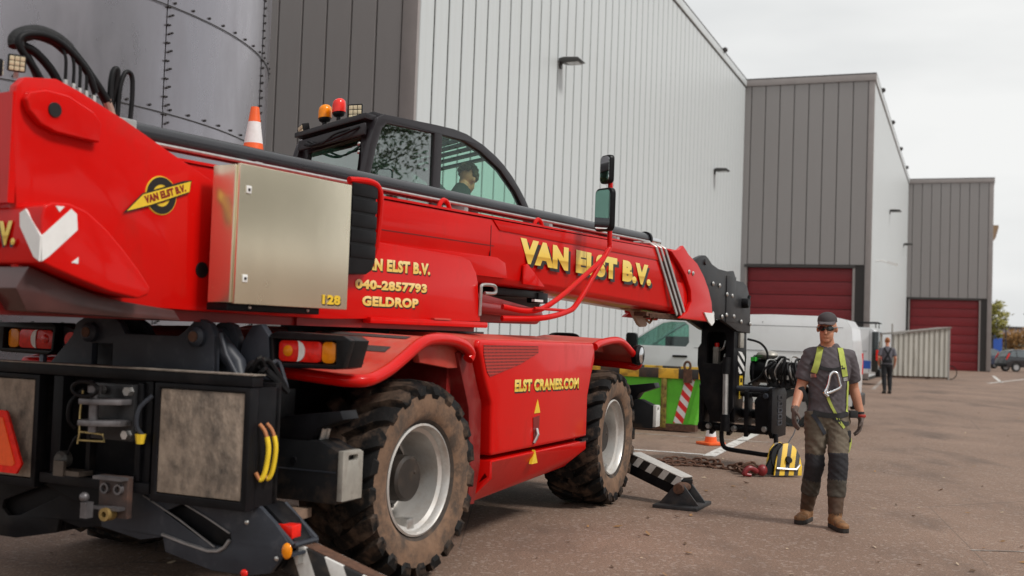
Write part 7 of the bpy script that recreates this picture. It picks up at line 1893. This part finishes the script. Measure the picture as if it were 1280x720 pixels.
hm_.build('hair', mat('ginger_hair', (0.30, 0.10, 0.03), rough=0.7, var=0.3, vscale=40), bgm, smooth=60)

# ---------------------------------------------------------------- operator leaning forward in the cab
op = empty('person', crane_m @ T((1.20, 0.46, 2.10)), crane.rotation_euler.z + TA - pi / 2 + pi)
tag(op, 'operator with curly brown hair and dark jacket leaning forward inside the crane cab', 'person')
# local: x right of the figure, facing -y; here -y points forward along the boom
mb = MB()
JK = mat('dark_jacket', (0.020, 0.024, 0.022), rough=0.85, var=0.3, vscale=10)
mb.mi = 0
def bent(z): return -0.72 * max(0, z) ** 1.25
ell_loft(mb, [(0, bent(z), z, rx, ry) for z, rx, ry in ((0.0, 0.15, 0.13), (0.10, 0.175, 0.13), (0.25, 0.175, 0.125), (0.40, 0.185, 0.125), (0.50, 0.19, 0.115), (0.57, 0.17, 0.105), (0.63, 0.125, 0.10), (0.69, 0.085, 0.085), (0.72, 0.07, 0.07))])
for s in (-1, 1):
    mb.mi = 0
    mb.tube([(s * 0.12, bent(0.52), 0.53), (s * 0.20, bent(0.5) - 0.02, 0.50), (s * 0.20, -0.42, 0.24), (s * 0.17, -0.62, 0.20)], [0.07, 0.075, 0.058, 0.042], n=14)
    mb.tube([(s * 0.09, 0.0, 0.06), (s * 0.12, -0.38, 0.10), (s * 0.13, -0.45, -0.30)], [0.095, 0.08, 0.06], n=14)
    mb.mi = 1
    hand(mb, (s * 0.17, -0.62, 0.20), (s * 0.14, -0.78, 0.18), (0, 0, -1), (-s, 0, 0))
mb.tube([(0, bent(0.60) + 0.01, 0.60), (0, -0.50, 0.77)], [0.06, 0.054], n=14)
mb.mi = 0
mb.tube([(0, bent(0.60) + 0.02, 0.60), (0, -0.465, 0.735)], [0.085, 0.070], n=14)
mb.mi = 1
P3, R3 = head_shape(mb, (0, -0.555, 0.815), 0, radians(26), 1)
ob = remesh(mb, 0.0085, [JK, mat('skin_ruddy', (0.60, 0.20, 0.10), rough=0.55, var=0.12, vscale=18)], 'body', op, 2)
hr = MB(); rnd = random.Random(9)
for i in range(150):
    a = rnd.uniform(0, 2 * pi); el = rnd.uniform(-0.15, 1.0) * pi / 2
    x, y, z = 0.078 * cos(el) * cos(a), 0.028 + 0.098 * cos(el) * sin(a), 0.048 + 0.092 * sin(el)
    if y < -0.055 and z < 0.085: continue
    if z < 0.0 and y < 0.03: continue
    hr.ball(P3(x, y, z), rnd.uniform(0.016, 0.026), 7, 5)
hr.build('hair', HAIRB, op, smooth=60)
